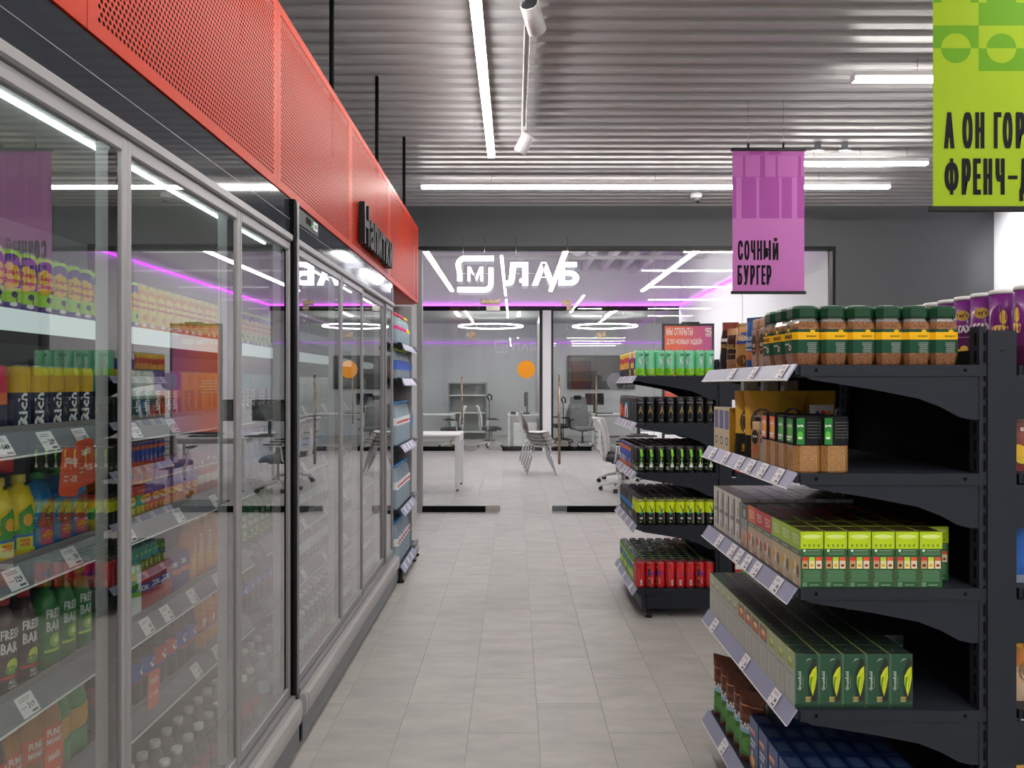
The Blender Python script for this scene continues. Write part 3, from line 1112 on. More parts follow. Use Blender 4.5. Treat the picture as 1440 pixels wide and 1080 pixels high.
def lime_print(w, h):
    E = []
    s = 350.0
    P = lambda px: (px - 1312) / s
    Q = lambda py: (293 - py) / s
    dk, md = '#679f1c', '#8cc028'
    lt = '#9cba22'
    ch = 32 / s
    z0 = Q(100)
    for r in range(8):
        for c in range(3):
            xl, xr = c * 64 / s, min((c + 1) * 64 / s, w)
            zl, zh = z0 + r * ch, min(z0 + (r + 1) * ch, h)
            if zl >= h or xl >= w:
                continue
            dark = (c + r) % 2 == 1
            if dark:
                E.append(('r', xl, zl, xr, zh, dk))
            cx_, cz_, sg = (c * 64 + 32) / s, (z0 + ch if r % 2 == 0 else zl) if r % 2 == 0 else zl, (-1 if r % 2 == 0 else 1)
            pts = [(cx_ + 21 / s * cos(q), cz_ + sg * 21 / s * sin(q)) for q in [pi * i / 12 for i in range(13)]]
            if max(q[1] for q in pts) < h and max(q[0] for q in pts) < w + 0.02:
                E.append(('p', [(min(q[0], w), q[1]) for q in pts], lt if dark else dk))
    for word, xs_, yb_ in (('АОНГОРЯ', ((1327, 1342), (1353, 1367.5), (1371, 1384), (1397, 1408), (1409.7, 1423.6), (1428, 1441), (1444, 1458)), 209), ('ФРЕНЧД', ((1327.8, 1347.8), (1352, 1365), (1368, 1379), (1382.5, 1395), (1399.5, 1412.5), (1433, 1449)), 274)):
        for ch, (xa_, xb_) in zip(word, xs_):
            if ch == 'Я':
                continue
            dn = 9 if ch == 'Д' else 0
            if ch == 'Ф':
                E.append(('c', 'О', P(xa_), Q(yb_ - 5.5), (xb_ - xa_) / s, 40 / s, '#101018', 1.5 / s))
                E.append(('r', P((xa_ + xb_) / 2 - 2.4), Q(yb_), P((xa_ + xb_) / 2 + 2.4), Q(yb_ - 51), '#101018'))
                continue
            E.append(('c', ch, P(xa_), Q(yb_ + dn), (xb_ - xa_) / s, (51 + dn) / s, '#101018', 1.9 / s))
    E.append(('r', P(1417), Q(252), P(1430.5), Q(247), '#101018'))
    return E


xa, za = at(1312, 293, 3.0)
banner(xa, xa + 0.54, za, za + 1.05, 3.0, LIMEB, lime_print, 'lime green hanging banner with black lettering above the chip shelves', (-0.25, 0.25), 0.02)
# ================================================================== PRODUCTS
K = '#15151a'


def can_mesh(r, h, bands, decals, n=14):
    """bands: list of (fraction of height where the band starts, colour)"""
    b = MB()
    rim = S('#9a9a9c')
    prof = [(r * 0.78, 0, rim), (r * 0.9, 0.004, S(bands[0][1]))]
    zb, zt = 0.011, h - 0.014
    for i, (f, c) in enumerate(bands):
        z = zb + (zt - zb) * f
        prof.append((r, z, S(c)))
        if i + 1 < len(bands):
            z2 = zb + (zt - zb) * bands[i + 1][0]
            prof.append((r, z2 - 0.0004, S(bands[i + 1][1])))
    prof.append((r, zt, S(bands[-1][1])))
    prof.append((r * 0.86, h - 0.003, S(bands[-1][1])))
    b.lathe(prof, n)
    lid = MB()
    lid.lathe([(r * 0.86, h - 0.003, rim), (r * 0.88, h, rim), (r * 0.82, h, rim), (r * 0.79, h - 0.004, rim)], n, capb=False)
    lid.box(-r * 0.2, -r * 0.55, h - 0.004, r * 0.2, r * 0.15, h - 0.0025, rim)
    out = [('drink_can', b.mesh('can_body', CAN)), ('lid', lid.mesh('can_lid', LIDM))]
    if decals:
        d = MB()
        for els, rot in decals:
            mp0 = cylmap(r)
            if rot:
                mp = lambda u, v, e, q=rot: (lambda p: (p[0] * cos(q) - p[1] * sin(q), p[0] * sin(q) + p[1] * cos(q), p[2]))(mp0(u, v, e))
            else:
                mp = mp0
            d.draw(els, mp, maxu=r * 0.22)
        out.append(('label', d.mesh('can_label', CAN)))
    return out


def simple_can(r, h, bands, top='#232326', n=10):
    """rear-row can: body and lid in one"""
    b = MB()
    rim = S('#7c7c80')
    prof = [(r * 0.8, 0, rim), (r * 0.97, 0.006, S(bands[0][1]))]
    for i, (f, c) in enumerate(bands):
        z = 0.011 + (h - 0.026) * f
        prof.append((r, z, S(c)))
        if i + 1 < len(bands):
            prof.append((r, 0.011 + (h - 0.026) * bands[i + 1][0] - 0.0004, S(bands[i + 1][1])))
    prof += [(r, h - 0.014, S(bands[-1][1])), (r * 0.86, h - 0.003, rim), (r * 0.88, h, rim), (r * 0.82, h, S(top)), (r * 0.79, h - 0.004, S(top))]
    b.lathe(prof, n)
    return [('energy_drink_can', b.mesh('rear_can', CAN))]


rnd = random.Random(3)


def smallprint(u0, v0, u1, v1, n, col, frac=0.55):
    o = []
    hgt = (v1 - v0) / n
    for i in range(n):
        a = rnd.uniform(0, 0.12) * (u1 - u0)
        b = rnd.uniform(0, 0.12) * (u1 - u0)
        o.append(('r', u0 + a, v0 + i * hgt, u1 - b, v0 + i * hgt + hgt * frac, col))
    return o


def barcode(u, v, w, h, bg='#e8eee8'):
    o = [('r', u, v, u + w, v + h, bg)]
    for i in range(5):
        o.append(('r', u + w * (0.12 + 0.16 * i), v + h * 0.12, u + w * (0.12 + 0.16 * i) + w * (0.05 + 0.04 * (i % 2)), v + h * 0.88, '#202020'))
    return o


HC = 0.168
RC = 0.0312
c_cat = can_mesh(RC, HC, [(0, '#9bdc2c'), (0.27, '#72d2a2')], [
    ([('t', 'CAT', -0.017, 0.128, 0.032, 0.017, '#1d2a28', 0, 0.05),
      ('p', [(-0.012, 0.05), (-0.004, 0.05), (0.016, 0.115), (0.004, 0.12)], '#9aa5a8'), ('p', [(-0.004, 0.075), (0.004, 0.08), (-0.01, 0.115), (-0.014, 0.105)], '#d8dfe0'),
      ('p', [(-0.024, 0.02), (0.012, 0.02), (-0.002, 0.05), (-0.02, 0.056)], '#62c414')] + barcode(0.021, 0.022, 0.011, 0.03, '#c9d2cc'), 0),
    ([('t', 'CAT', -0.017, 0.128, 0.032, 0.017, '#1d2a28', 0, 0.05), ('p', [(-0.012, 0.05), (-0.004, 0.05), (0.016, 0.115), (0.004, 0.12)], '#9aa5a8')] + smallprint(0.018, 0.03, 0.034, 0.12, 8, '#4fae86'), pi)])
c_yel = can_mesh(RC, HC, [(0, '#2a2a60'), (0.3, '#f0c02c'), (0.55, '#c92c24'), (0.8, '#f0c02c')], [([('t', 'CAT', -0.02, 0.13, 0.04, 0.02, '#1c1c40', 0, 0.05), ('p', [(-0.016, 0.03), (0.0, 0.03), (0.018, 0.11), (0.004, 0.12)], '#c8c8cf')], pi / 4)])
c_blu = can_mesh(RC, HC, [(0, '#e9c22c'), (0.25, '#2a3a9c'), (0.75, '#dfe2ee')], [([('t', 'CAT', -0.02, 0.13, 0.04, 0.02, '#1c1c40', 0, 0.05), ('p', [(-0.016, 0.03), (0.0, 0.03), (0.018, 0.11), (0.004, 0.12)], '#8a8fa8')], pi / 4)])
c_red2 = can_mesh(RC, HC, [(0, '#26262a'), (0.3, '#e8a72c'), (0.6, '#d8442c'), (0.85, '#eac63c')], [([('t', 'CAT', -0.02, 0.13, 0.04, 0.02, '#1c1c40', 0, 0.05)], pi / 4)])
c_a = can_mesh(RC, HC, [(0, '#16181d'), (0.93, '#26262a')], [([('t', 'A', -0.012, 0.06, 0.026, 0.05, '#a98f4c', 0, 0.0), ('r', -0.02, 0.128, 0.018, 0.136, '#6a6c74')] + smallprint(-0.012, 0.014, 0.012, 0.03, 3, '#50525c'), 0),
                                                                 (smallprint(-0.01, 0.03, 0.012, 0.12, 10, '#3a3d46') + [('r', 0.012, 0.02, 0.014, 0.14, '#6a5a34')], pi)])
c_org = can_mesh(RC, HC, [(0, '#16181d'), (0.93, '#26262a')], [([('p', [(-0.02, 0.02), (0.004, 0.02), (0.02, 0.13), (-0.002, 0.10)], '#f0521c')], pi / 4), ([('p', [(-0.02, 0.02), (0.004, 0.02), (0.02, 0.13), (-0.002, 0.10)], '#f0521c')], -pi / 3)])
c_sky = can_mesh(RC, HC, [(0, '#16181d'), (0.5, '#3a8cc0'), (0.8, '#1c1e22')], [([('p', [(-0.02, 0.02), (0.004, 0.02), (0.02, 0.13), (-0.002, 0.10)], '#d8e6ee')], -pi / 3)])
splash = [('p', [(0.000, 0.135), (0.012, 0.15), (0.02, 0.11), (0.008, 0.095), (0.0, 0.11)], '#74d318'), ('d', 0.006, 0.085, 0.006, '#5fbf14', 0.009), ('p', [(-0.004, 0.152), (0.010, 0.148), (0.004, 0.12)], '#9cf02c'),
          ('p', [(-0.006, 0.035), (0.02, 0.035), (0.016, 0.05), (-0.002, 0.056)], '#dfe4e4'), ('r', 0.002, 0.05, 0.009, 0.07, '#dfe4e4'), ('p', [(0.012, 0.05), (0.022, 0.05), (0.016, 0.064)], '#8fd838'), ('r', -0.004, 0.022, 0.012, 0.025, '#5fbf14')]
c_spl = can_mesh(RC, HC, [(0, '#111312'), (0.95, '#2c2d2e')], [(splash, 0), (splash, 2.1), ([('r', -0.012, 0.085, 0.012, 0.15, '#2a2c2e')] + smallprint(-0.012, 0.02, 0.012, 0.045, 4, '#aeb4b0') + [('r', -0.012, 0.055, 0.014, 0.06, '#4c9a18')], -0.85)])
c_blo = can_mesh(RC, HC, [(0, '#d8582c'), (0.16, '#2446b4'), (0.55, '#2c50c4'), (0.72, '#e0763a'), (0.9, '#3a2a80')], [(smallprint(-0.016, 0.03, 0.016, 0.07, 4, '#dfe6f4'), q) for q in (-pi / 2, 0.2)])
vee = [('p', [(-0.016, 0.082), (-0.004, 0.066), (0.004, 0.082), (0.0, 0.1), (-0.003, 0.082)], '#1aa68c'), ('p', [(-0.014, 0.13), (-0.008, 0.13), (0.012, 0.088), (0.006, 0.082)], '#15584e'), ('p', [(0.004, 0.092), (0.008, 0.092), (0.018, 0.112), (0.015, 0.114)], '#2a3008'), ('p', [(0.010, 0.088), (0.014, 0.088), (0.022, 0.104), (0.019, 0.106)], '#2a3008'),
       ('t', 'TEM', -0.012, 0.04, 0.02, 0.012, '#cfd6cf', 0, 0.05), ('d', -0.006, 0.024, 0.004, '#9fd42c')]
c_lim = can_mesh(RC, HC, [(0, '#131415'), (0.5, '#d6e81c'), (0.97, '#8a8f30')], [(vee, 0), (vee, 2.1), ([('r', -0.011, 0.012, 0.012, 0.08, '#8d8f90')] + smallprint(-0.010, 0.014, 0.011, 0.078, 14, '#55585a', 0.4), 1.05)])
c_bsk = can_mesh(RC, HC, [(0, '#131415'), (0.42, '#2f82c4'), (0.66, '#131415')], [(smallprint(-0.016, 0.02, 0.016, 0.06, 4, '#c8d4dc'), q) for q in (-pi / 2, 0)])
drv = [('r', -0.024, 0.006, -0.006, 0.15, '#141216'), ('t', 'DRIVE', -0.0085, 0.012, 0.132, 0.0135, '#ee5a44', 1, 0.03), ('p', [(-0.006, 0.098), (0.006, 0.078), (0.018, 0.098), (0.018, 0.116), (0.006, 0.094), (-0.006, 0.114)], '#4a26b8')] + smallprint(0.0, 0.03, 0.012, 0.07, 7, '#e88a86')
drv2 = barcode(-0.004, 0.02, 0.012, 0.034) + smallprint(-0.02, 0.02, -0.008, 0.13, 14, '#e2605a', 0.35) + [('p', [(0.012, 0.098), (0.022, 0.078), (0.03, 0.098), (0.022, 0.094)], '#4a26b8')]
c_drv = can_mesh(RC, HC, [(0, '#d21f26'), (0.97, '#b82028')], [(drv, 0), (drv2, 2.1), (drv2, -2.1)])
c_gpt = can_mesh(RC, HC, [(0, '#6fae3c'), (0.9, '#5a8f34')], [([('d', 0, 0.1, 0.014, '#2456c4', 0.02), ('p', [(-0.02, 0.03), (0.0, 0.01), (0.02, 0.05), (0.0, 0.08)], '#c6e86a'), ('d', -0.014, 0.06, 0.006, '#28401c'), ('d', 0.016, 0.13, 0.006, '#e8f0c0'), ('d', -0.01, 0.135, 0.006, '#28401c')], q) for q in (-pi / 2, pi / 5, 2.4)])
s_blk = simple_can(RC, HC, [(0, '#131415')])
s_lim = simple_can(RC, HC, [(0, '#131415'), (0.5, '#d6e81c')])
s_blu = simple_can(RC, HC, [(0, '#131415'), (0.42, '#2f82c4'), (0.66, '#131415')])
s_grn = simple_can(RC, HC, [(0, '#6fae3c')])
s_red = simple_can(RC, HC, [(0, '#d21f26')])
s_mix = simple_can(RC, HC, [(0, '#d8582c'), (0.16, '#2446b4'), (0.72, '#e0763a'), (0.9, '#3a2a80')])

# ------------------------------------------------------------------ shelving
PRICE = ['99', '109', '54', '149', '79', '62', '129', '84', '239', '319', '59', '74']


def tag_mesh(txt, w=0.054, h=0.047):
    """price ticket, drawn on the x-z plane facing -Y, origin at its centre"""
    b = MB().box(-w / 2, -0.0006, -h / 2, w / 2, 0.0006, h / 2, S('#eceaf0'))
    els = smallprint(-w * 0.42, h * 0.22, w * 0.3, h * 0.42, 2, '#8d8a96', 0.4)
    els.append(('t', txt, w * (0.38 - 0.13 * len(txt)), -h * 0.22, w * 0.13 * len(txt), h * 0.3, '#26242c', 0, 0.03))
    els += [('r', w * 0.05, -h * 0.42, w * 0.4, -h * 0.32, '#55525c'), ('r', -w * 0.42, -h * 0.1, -w * 0.1, -h * 0.04, '#b0aeb8')]
    b.draw(els, front(0.0006))
    return b.mesh('price_tag', PRINT)


TAGS = [tag_mesh(p) for p in PRICE]


def rail_tags(shelf, xface, z, Ys, sgn, slope, k0=0):
    """tickets on a slanting rail facing sgn*X; slope = lean from vertical"""
    for i, y in enumerate(Ys):
        o = put('price_tag', TAGS[(i * 5 + k0) % len(TAGS)], shelf, (xface, y, z))
        o.rotation_euler = (0, 0, 0)
        from mathutils import Matrix
        # local: x along the rail, -y outward, z up the rail
        out = (sgn * cos(slope), 0, sin(slope))
        up = (-sgn * sin(slope), 0, cos(slope))
        ax = (0, sgn, 0)
        M_ = Matrix(((ax[0], -out[0], up[0]), (ax[1], -out[1], up[1]), (ax[2], -out[2], up[2])))
        o.rotation_euler = M_.to_euler()


XF, XB = 0.778, 1.29
SHZ = [1.544, 1.243, 0.925, 0.588, 0.185]


def gondola(Y0, Y1, lab, tags_y, other=True):
    t = thing('gondola_shelving', lab, 'shelving', (0, 0, 0))
    top = 1.64
    for y in (Y0, Y1 - 0.05):
        u = MB()
        u.box(1.305, y, 0.05, 1.384, y + 0.05, top)
        u.box(1.285, y + 0.006, 0.05, 1.306, y + 0.05, top + 0.012)
        z = 0.2
        while z < top - 0.03:
            u.box(1.296, y + 0.0055, z, 1.302, y + 0.0065, z + 0.034, G(0, 0, 0), 1)
            u.box(1.283, y + 0.02, z, 1.2855, y + 0.027, z + 0.034, G(0, 0, 0), 1)
            z += 0.05
        u.lathe([(0.005, top - 0.055, G(0, 0, 0), 1), (0.005, top - 0.054, G(0, 0, 0), 1)], 8, 1.345, y - 0.0005)
        u.build('upright', [DARK, MATBLACK], t)
    for z0 in [0.14 + 0.29 * i for i in range(5)]:
        MB().box(1.325, Y0 + 0.05, z0 + 0.0003, 1.34, Y1 - 0.05, z0 + 0.2897).build('back_panel', MATBLACK, t)
    MB().box(0.845, Y0 + 0.01, 0.06, 1.305, Y0 + 0.035, 0.16).box(0.845, Y1 - 0.035, 0.06, 1.305, Y1 - 0.01, 0.16).build('base_bracket', DARK, t)
    k_ = MB().box(0.808, Y0 + 0.006, 0.045, 0.83, Y1 - 0.006, 0.155)
    k_.build('kick_plate', DARK, t)
    sl_ = MB()
    yy = Y0 + 0.03
    while yy < Y1 - 0.04:
        sl_.box(0.8070, yy, 0.12, 0.8085, yy + 0.012, 0.14)
        yy += 0.03
    stuff(sl_.build('kick_plate_slots', MATBLACK, t))
    for y in (Y0 + 0.03, Y1 - 0.03):
        for x in (0.86, 1.34):
            MB().lathe([(0.022, 0, G(0, 0, 0)), (0.024, 0.008, G(0, 0, 0)), (0.012, 0.016, G(0, 0, 0)), (0.009, 0.07, G(0, 0, 0))], 12, x, y).build('foot', BLACK, t)
    sides = [1] + ([-1] if other else [])
    for sd in sides:
        mx = (lambda x: x) if sd == 1 else (lambda x: 2.69 - x)
        for si, z in enumerate(SHZ):
            m = MB()
            xa_, xb_ = sorted((mx(XF), mx(XB)))
            m.box(xa_, Y0 + 0.012, z - 0.026, xb_, Y1 - 0.012, z)
            sh = m.build('shelf', DARK, t)
            # folded side lips with their holes
            MB().box(xa_ + 0.012, Y1 - 0.010, z - 0.030, xb_ + 0.02 if sd == 1 else xb_, Y1 - 0.004, z + 0.001).build('side_lip', DARK, sh)
            lip = MB()
            y = Y0 + 0.004
            lip.box(xa_ + 0.012, y, z - 0.030, xb_ + 0.02 if sd == 1 else xb_, y + 0.006, z + 0.001)
            for xh in (mx(XF + 0.055), mx(XB - 0.045)):
                lip.lathe([(0.0001, 0, G(0, 0, 0), 1), (0.0055, 0.0005, G(0, 0, 0), 1)], 8, xh, 0, capb=False, capt=True)
                n_ = 16
                for q in range(len(lip.v) - n_, len(lip.v)):
                    vx, vy, vz = lip.v[q]
                    lip.v[q] = (vx, Y0 + 0.0038 - vz * 0.5, z - 0.014 + vy)
            lip.build('side_lip', [DARK, MATBLACK], sh)
            if si < 4:
                poly = [(0.80, -0.03), (1.305, -0.03), (1.305, -0.152), (1.26, -0.150), (1.23, -0.143), (1.18, -0.116), (1.118, -0.092), (0.99, -0.067), (0.82, -0.040)]
                for y in (Y0 + 0.008, Y1 - 0.014):
                    MB().prism([(mx(p[0]), z + p[1]) for p in poly], 'y', y, y + 0.005).build('bracket', DARK, sh)
            # price rail leaning out over the aisle
            xr0, xr1 = 0.778, 0.750
            MB().prism([(mx(xr0), z + 0.004), (mx(xr1), z - 0.040), (mx(xr1 + 0.003), z - 0.043), (mx(xr0 + 0.004), z + 0.001)], 'y', Y0 + 0.004, Y1 - 0.004).build('price_rail', RAIL, sh)
            MB().prism([(mx(xr1 - 0.001), z - 0.0375), (mx(xr1 - 0.003), z - 0.041), (mx(xr1 + 0.003), z - 0.044)], 'y', Y0 + 0.004, Y1 - 0.004).build('rail_lip', WHITE, sh)
            slope = math.atan2(0.028, 0.044)
            if sd == 1:
                rail_tags(sh, (xr0 + xr1) / 2 - 0.0024, z - 0.0165, tags_y[si], -1, slope, si * 3)
            else:
                rail_tags(sh, mx((xr0 + xr1) / 2 - 0.0024), z - 0.0165, [Y0 + 0.2, Y0 + 0.45, Y0 + 0.8], 1, slope, si * 2)
    return t


def YfromX(px, X):
    return X * F / (px - VX)


def tg(pxs):
    return [YfromX(p, 0.764) for p in pxs]


G1A, G1B = 2.06, 3.0
G2A, G2B = 4.76, 5.62
gondola(G1A, G1B, 'dark metal shelving with coffee jars, tea boxes and chip bags', [
    tg([1100, 1060, 1030]), tg([1003, 1021, 1041, 1056, 1073, 1095]), tg([1012, 1030, 1040, 1051, 1064, 1093]), tg([1005, 1048, 1090]), tg([1018])])
gondola(G2A, G2B, 'dark metal shelving full of energy drink cans by the glass room', [
    [4.9, 5.05, 5.25, 5.45], [4.88, 5.0, 5.12, 5.3, 5.45], [4.85, 4.97, 5.1, 5.22, 5.4], [4.9, 5.1, 5.3, 5.5], [4.9, 5.2, 5.45]])

# ------------------------------------------------------------------ cans on the far shelving
CX = lambda i: 0.8075 + 0.0637 * i
CYY = lambda j: G2A + 0.052 + 0.0637 * j
SHN = ['top', 'second', 'third', 'fourth', 'bottom']


def can_name(pr, n):
    return [(n, pr[0][1])] + pr[1:]


def aisle_pos(i):
    return 'at the aisle' if i == 0 else nth(i + 1) + ' from the aisle'


rowspec = {
    0: dict(front=c_cat, fl='mint green energy drink can', col=[c_blu, c_yel, c_yel, c_blu, c_red2, c_red2, c_red2, c_red2, c_yel, c_red2, c_red2], rear=None),
    1: dict(front=c_a, fl='gold-lettered black drink can', col=[c_a, c_a, c_a, c_a, c_a, c_sky, c_sky, c_org, c_org, c_org, c_org], rear=None),
    2: dict(front=c_spl, fl='green-splashed black drink can', col=[c_spl, c_spl, c_spl, c_blo, c_blo, c_blo, c_blo, c_blo, c_blo, c_blo, c_blo], rear=s_blk),
    3: dict(front=c_lim, fl='lime-topped energy drink can', col=[c_lim, c_lim, c_bsk, c_bsk, c_bsk, c_bsk, c_bsk, c_bsk, c_bsk, c_bsk, c_bsk], rear=s_blk),
    4: dict(front=c_drv, fl='red energy drink can', col=[c_drv, c_gpt, c_gpt, c_gpt, c_gpt, c_gpt, c_gpt, c_gpt, c_gpt, c_gpt, c_gpt], rear=s_grn),
}
colname = {id(c_cat): 'mint green', id(c_blu): 'blue and white', id(c_yel): 'yellow', id(c_red2): 'orange-red', id(c_a): 'black', id(c_sky): 'sky blue', id(c_org): 'black and orange',
           id(c_spl): 'black and green', id(c_blo): 'blue and orange', id(c_lim): 'lime-topped', id(c_bsk): 'black and blue', id(c_drv): 'red', id(c_gpt): 'green and blue'}
driverot = [0.9, -2.1 + 2.1, 0.35, 2.0 + pi + 1.2, -2.3, -2.0, 0.15]
for s_, sp in rowspec.items():
    z = SHZ[s_] + {0: 0.016, 1: -0.007, 2: -0.052 + 0.0, 3: -0.041, 4: 0.022}[s_] * 0
    nx = 8
    grp = 'energy drink cans on the far shelving'
    # front row
    for i in range(nx):
        ro = rnd.uniform(-0.35, 0.35)
        if s_ == 4:
            ro = (-2.1, 0.1, -0.45, 2.35, 2.0, 2.1, 0.05, 2.2)[i]
        if s_ == 0 and i % 4 == 1:
            ro += -0.7
        inst(can_name(sp['front'], 'energy_drink_can'), 'energy_drink_can', (CX(i), CYY(0), z), ro,
             '%s, front row of %s shelf, %s' % (sp['fl'], SHN[s_], aisle_pos(i)), 'can', grp)
    # the column along the aisle
    for j, pr in enumerate(sp['col']):
        inst(can_name(pr, 'energy_drink_can'), 'energy_drink_can', (CX(0), CYY(j + 1), z), rnd.uniform(-0.3, 0.3),
             '%s energy drink can along aisle edge, %s shelf, %s from front' % (colname[id(pr)], SHN[s_], nth(j + 2)), 'can', grp)
    nrear = 11 if sp['rear'] else 2
    if not sp['rear']:
        sp['rear'] = s_blk if s_ == 1 else None
        if s_ == 0:
            continue
    for j in range(nrear):
        for i in range(1, nx):
            r_ = sp['rear']
            if s_ == 3 and j < 1:
                r_ = s_lim
            if s_ == 4 and j < 1:
                r_ = s_red
            inst(r_, 'rear_drink_can', (CX(i), CYY(j + 1), z), rnd.uniform(0, 6), 'energy drink can seen from above, %s shelf, row %s, %s' % (SHN[s_], nth(j + 2), aisle_pos(i)), 'can', 'rear rows of cans on the far shelving')

# ------------------------------------------------------------------ near shelving


def oct_ring(a, bb, c, z):
    return [(-a + c, -bb, z), (a - c, -bb, z), (a, -bb + c, z), (a, bb - c, z), (a - c, bb, z), (-a + c, bb, z), (-a, bb - c, z), (-a, -bb + c, z)]


def coffee_jar():
    b = MB()
    W_ = G(.5, .3, .15)
    a = 0.0385
    secs = [oct_ring(0.031, 0.031, 0.008, 0), oct_ring(0.033, 0.033, 0.009, 0.004), oct_ring(a, a, 0.012, 0.03), oct_ring(a, a, 0.012, 0.108), oct_ring(0.036, 0.036, 0.012, 0.118), oct_ring(0.031, 0.031, 0.013, 0.130), oct_ring(0.0305, 0.0305, 0.013, 0.134)]
    b.loft(secs, [W_], smooth=False)
    lid = MB()
    gcol = S('#03351c')
    lid.loft([oct_ring(0.035, 0.035, 0.014, 0.133), oct_ring(0.0365, 0.0365, 0.015, 0.138), oct_ring(0.0365, 0.0365, 0.015, 0.160), oct_ring(0.032, 0.032, 0.014, 0.167), oct_ring(0.018, 0.018, 0.008, 0.170)], [gcol])
    lab = MB()
    gr, ye = S('#1f4a36'), S('#f0b81c')
    zz = [0.034, 0.072, 0.093, 0.101]
    lab.loft([oct_ring(a + .0006, a + .0006, 0.012, z) for z in zz], [gr, ye, gr], capb=False, capt=False)
    for mp in (front(a + .0007), aisle(a + .0007)):
        side = mp is not None
    back = smallprint(-0.002, 0.036, 0.026, 0.066, 6, '#8b938f', 0.5)
    crown = [('p', [(0.008, 0.093), (0.020, 0.093), (0.021, 0.100), (0.017, 0.097), (0.014, 0.102), (0.011, 0.097), (0.007, 0.100)], '#f2c21c')]
    lab.draw(back + crown + [('t', 'MONARCH', -0.003, 0.079, 0.027, 0.005, '#5a4410', 0, 0.03)], front(a + .0007))
    fr = [('p', [(-0.014, 0.093), (0.014, 0.093), (0.008, 0.110), (0.0, 0.114), (-0.008, 0.110)], '#1f4a36'), ('p', [(-0.007, 0.096), (0.007, 0.096), (0.009, 0.106), (0.004, 0.102), (0.0, 0.109), (-0.004, 0.102), (-0.009, 0.106)], '#f2c21c'),
          ('t', 'MONARCH', -0.026, 0.075, 0.052, 0.014, '#2a2008', 0, 0.03), ('d', 0.012, 0.05, 0.008, '#e8e2d4'), ('d', 0.012, 0.05, 0.005, '#4a2812'), ('r', -0.026, 0.058, 0.006, 0.063, '#aab4ae')]
    lab.draw(fr, aisle(a + .0007))
    lab.draw(fr, lambda u, v, e: (a + .0007 + e, u, v))
    nk = MB()
    nk.loft([oct_ring(0.0352, 0.0352, 0.0125, 0.1225), oct_ring(0.0318, 0.0318, 0.013, 0.131), oct_ring(0.0312, 0.0312, 0.013, 0.1335)], [W_], capb=False, capt=False)
    return [('coffee_jar', b.mesh('jar', COFFEE)), ('glass_neck', nk.mesh('jar_neck', PETC)), ('lid', lid.mesh('jar_lid', plain('green_lid', '#043a20', 0.4, 0, 0.35))), ('label', lab.mesh('jar_label', PRINT))]


jar = coffee_jar()
JX = lambda i: 0.8205 + 0.0779 * i
for i in range(6):
    inst(jar, 'coffee_jar', (JX(i), G1A + 0.072, SHZ[0]), rnd.uniform(-0.06, 0.06), 'green-lidded coffee jar on top shelf, front row, ' + aisle_pos(i), 'jar', 'green-lidded coffee jars')
for j in range(2):
    inst(jar, 'coffee_jar', (JX(0) - 0.004 * (j + 1), G1A + 0.072 + 0.082 * (j + 1), SHZ[0]), rnd.uniform(-0.06, 0.06), 'green-lidded coffee jar at the aisle, %s row from the front' % nth(j + 2), 'jar', 'green-lidded coffee jars')
for j in range(2):
    for i in range(1, 6):
        inst(jar, 'coffee_jar', (JX(i), G1A + 0.072 + 0.082 * (j + 1), SHZ[0]), 0, 'green-lidded coffee jar standing behind, %s row, %s' % (nth(j + 2), aisle_pos(i)), 'jar', 'green-lidded coffee jars')


def flat_jar(lidc, body, labc, els, w=0.030, d=0.030, h=0.150, name='jar'):
    b = MB()
    W_ = S(labc)
    b.loft([oct_ring(w * .93, d * .93, 0.006, 0), oct_ring(w, d, 0.008, 0.006), oct_ring(w, d, 0.008, h * 0.76), oct_ring(w * .92, d * .92, 0.01, h * 0.8)], [W_])
    lid = MB().loft([oct_ring(w * .9, d * .9, 0.01, h * 0.8), oct_ring(w * .93, d * .93, 0.01, h * 0.82), oct_ring(w * .93, d * .93, 0.01, h * .98), oct_ring(w * .88, d * .88, 0.01, h)], [S(lidc)])
    lab = MB()
    lab.draw(els, front(d + .0002))
    lab.draw(els, aisle(w + .0002))
    return [('coffee_jar', b.mesh('flat_jar', body)), ('lid', lid.mesh('flat_jar_lid', FOIL)), ('label', lab.mesh('flat_jar_label', PRINT))]


j_brown = flat_jar('#b08466', COFFEE, '#6b4226', [('d', 0, 0.075, 0.024, '#2a1a14', 0.034), ('d', 0, 0.075, 0.020, '#3c2a22', 0.030), ('t', 'GOLD', -0.016, 0.068, 0.032, 0.012, '#d8c8a8', 0, 0.03), ('r', -0.012, 0.055, 0.012, 0.06, '#c85a3a')], 0.032, 0.032, 0.158)
for j in range(3):
    inst(j_brown, 'coffee_jar', (0.815, (2.37, 2.445)[j], SHZ[0]) if j < 2 else (0.89, 2.42, SHZ[0]), 0, ('brown-lidded coffee jar next to the green lids', 'brown-lidded coffee jar beside the blue coffee bag', 'brown-lidded coffee jar set back in the second column')[j], 'jar', 'brown-lidded coffee jars')


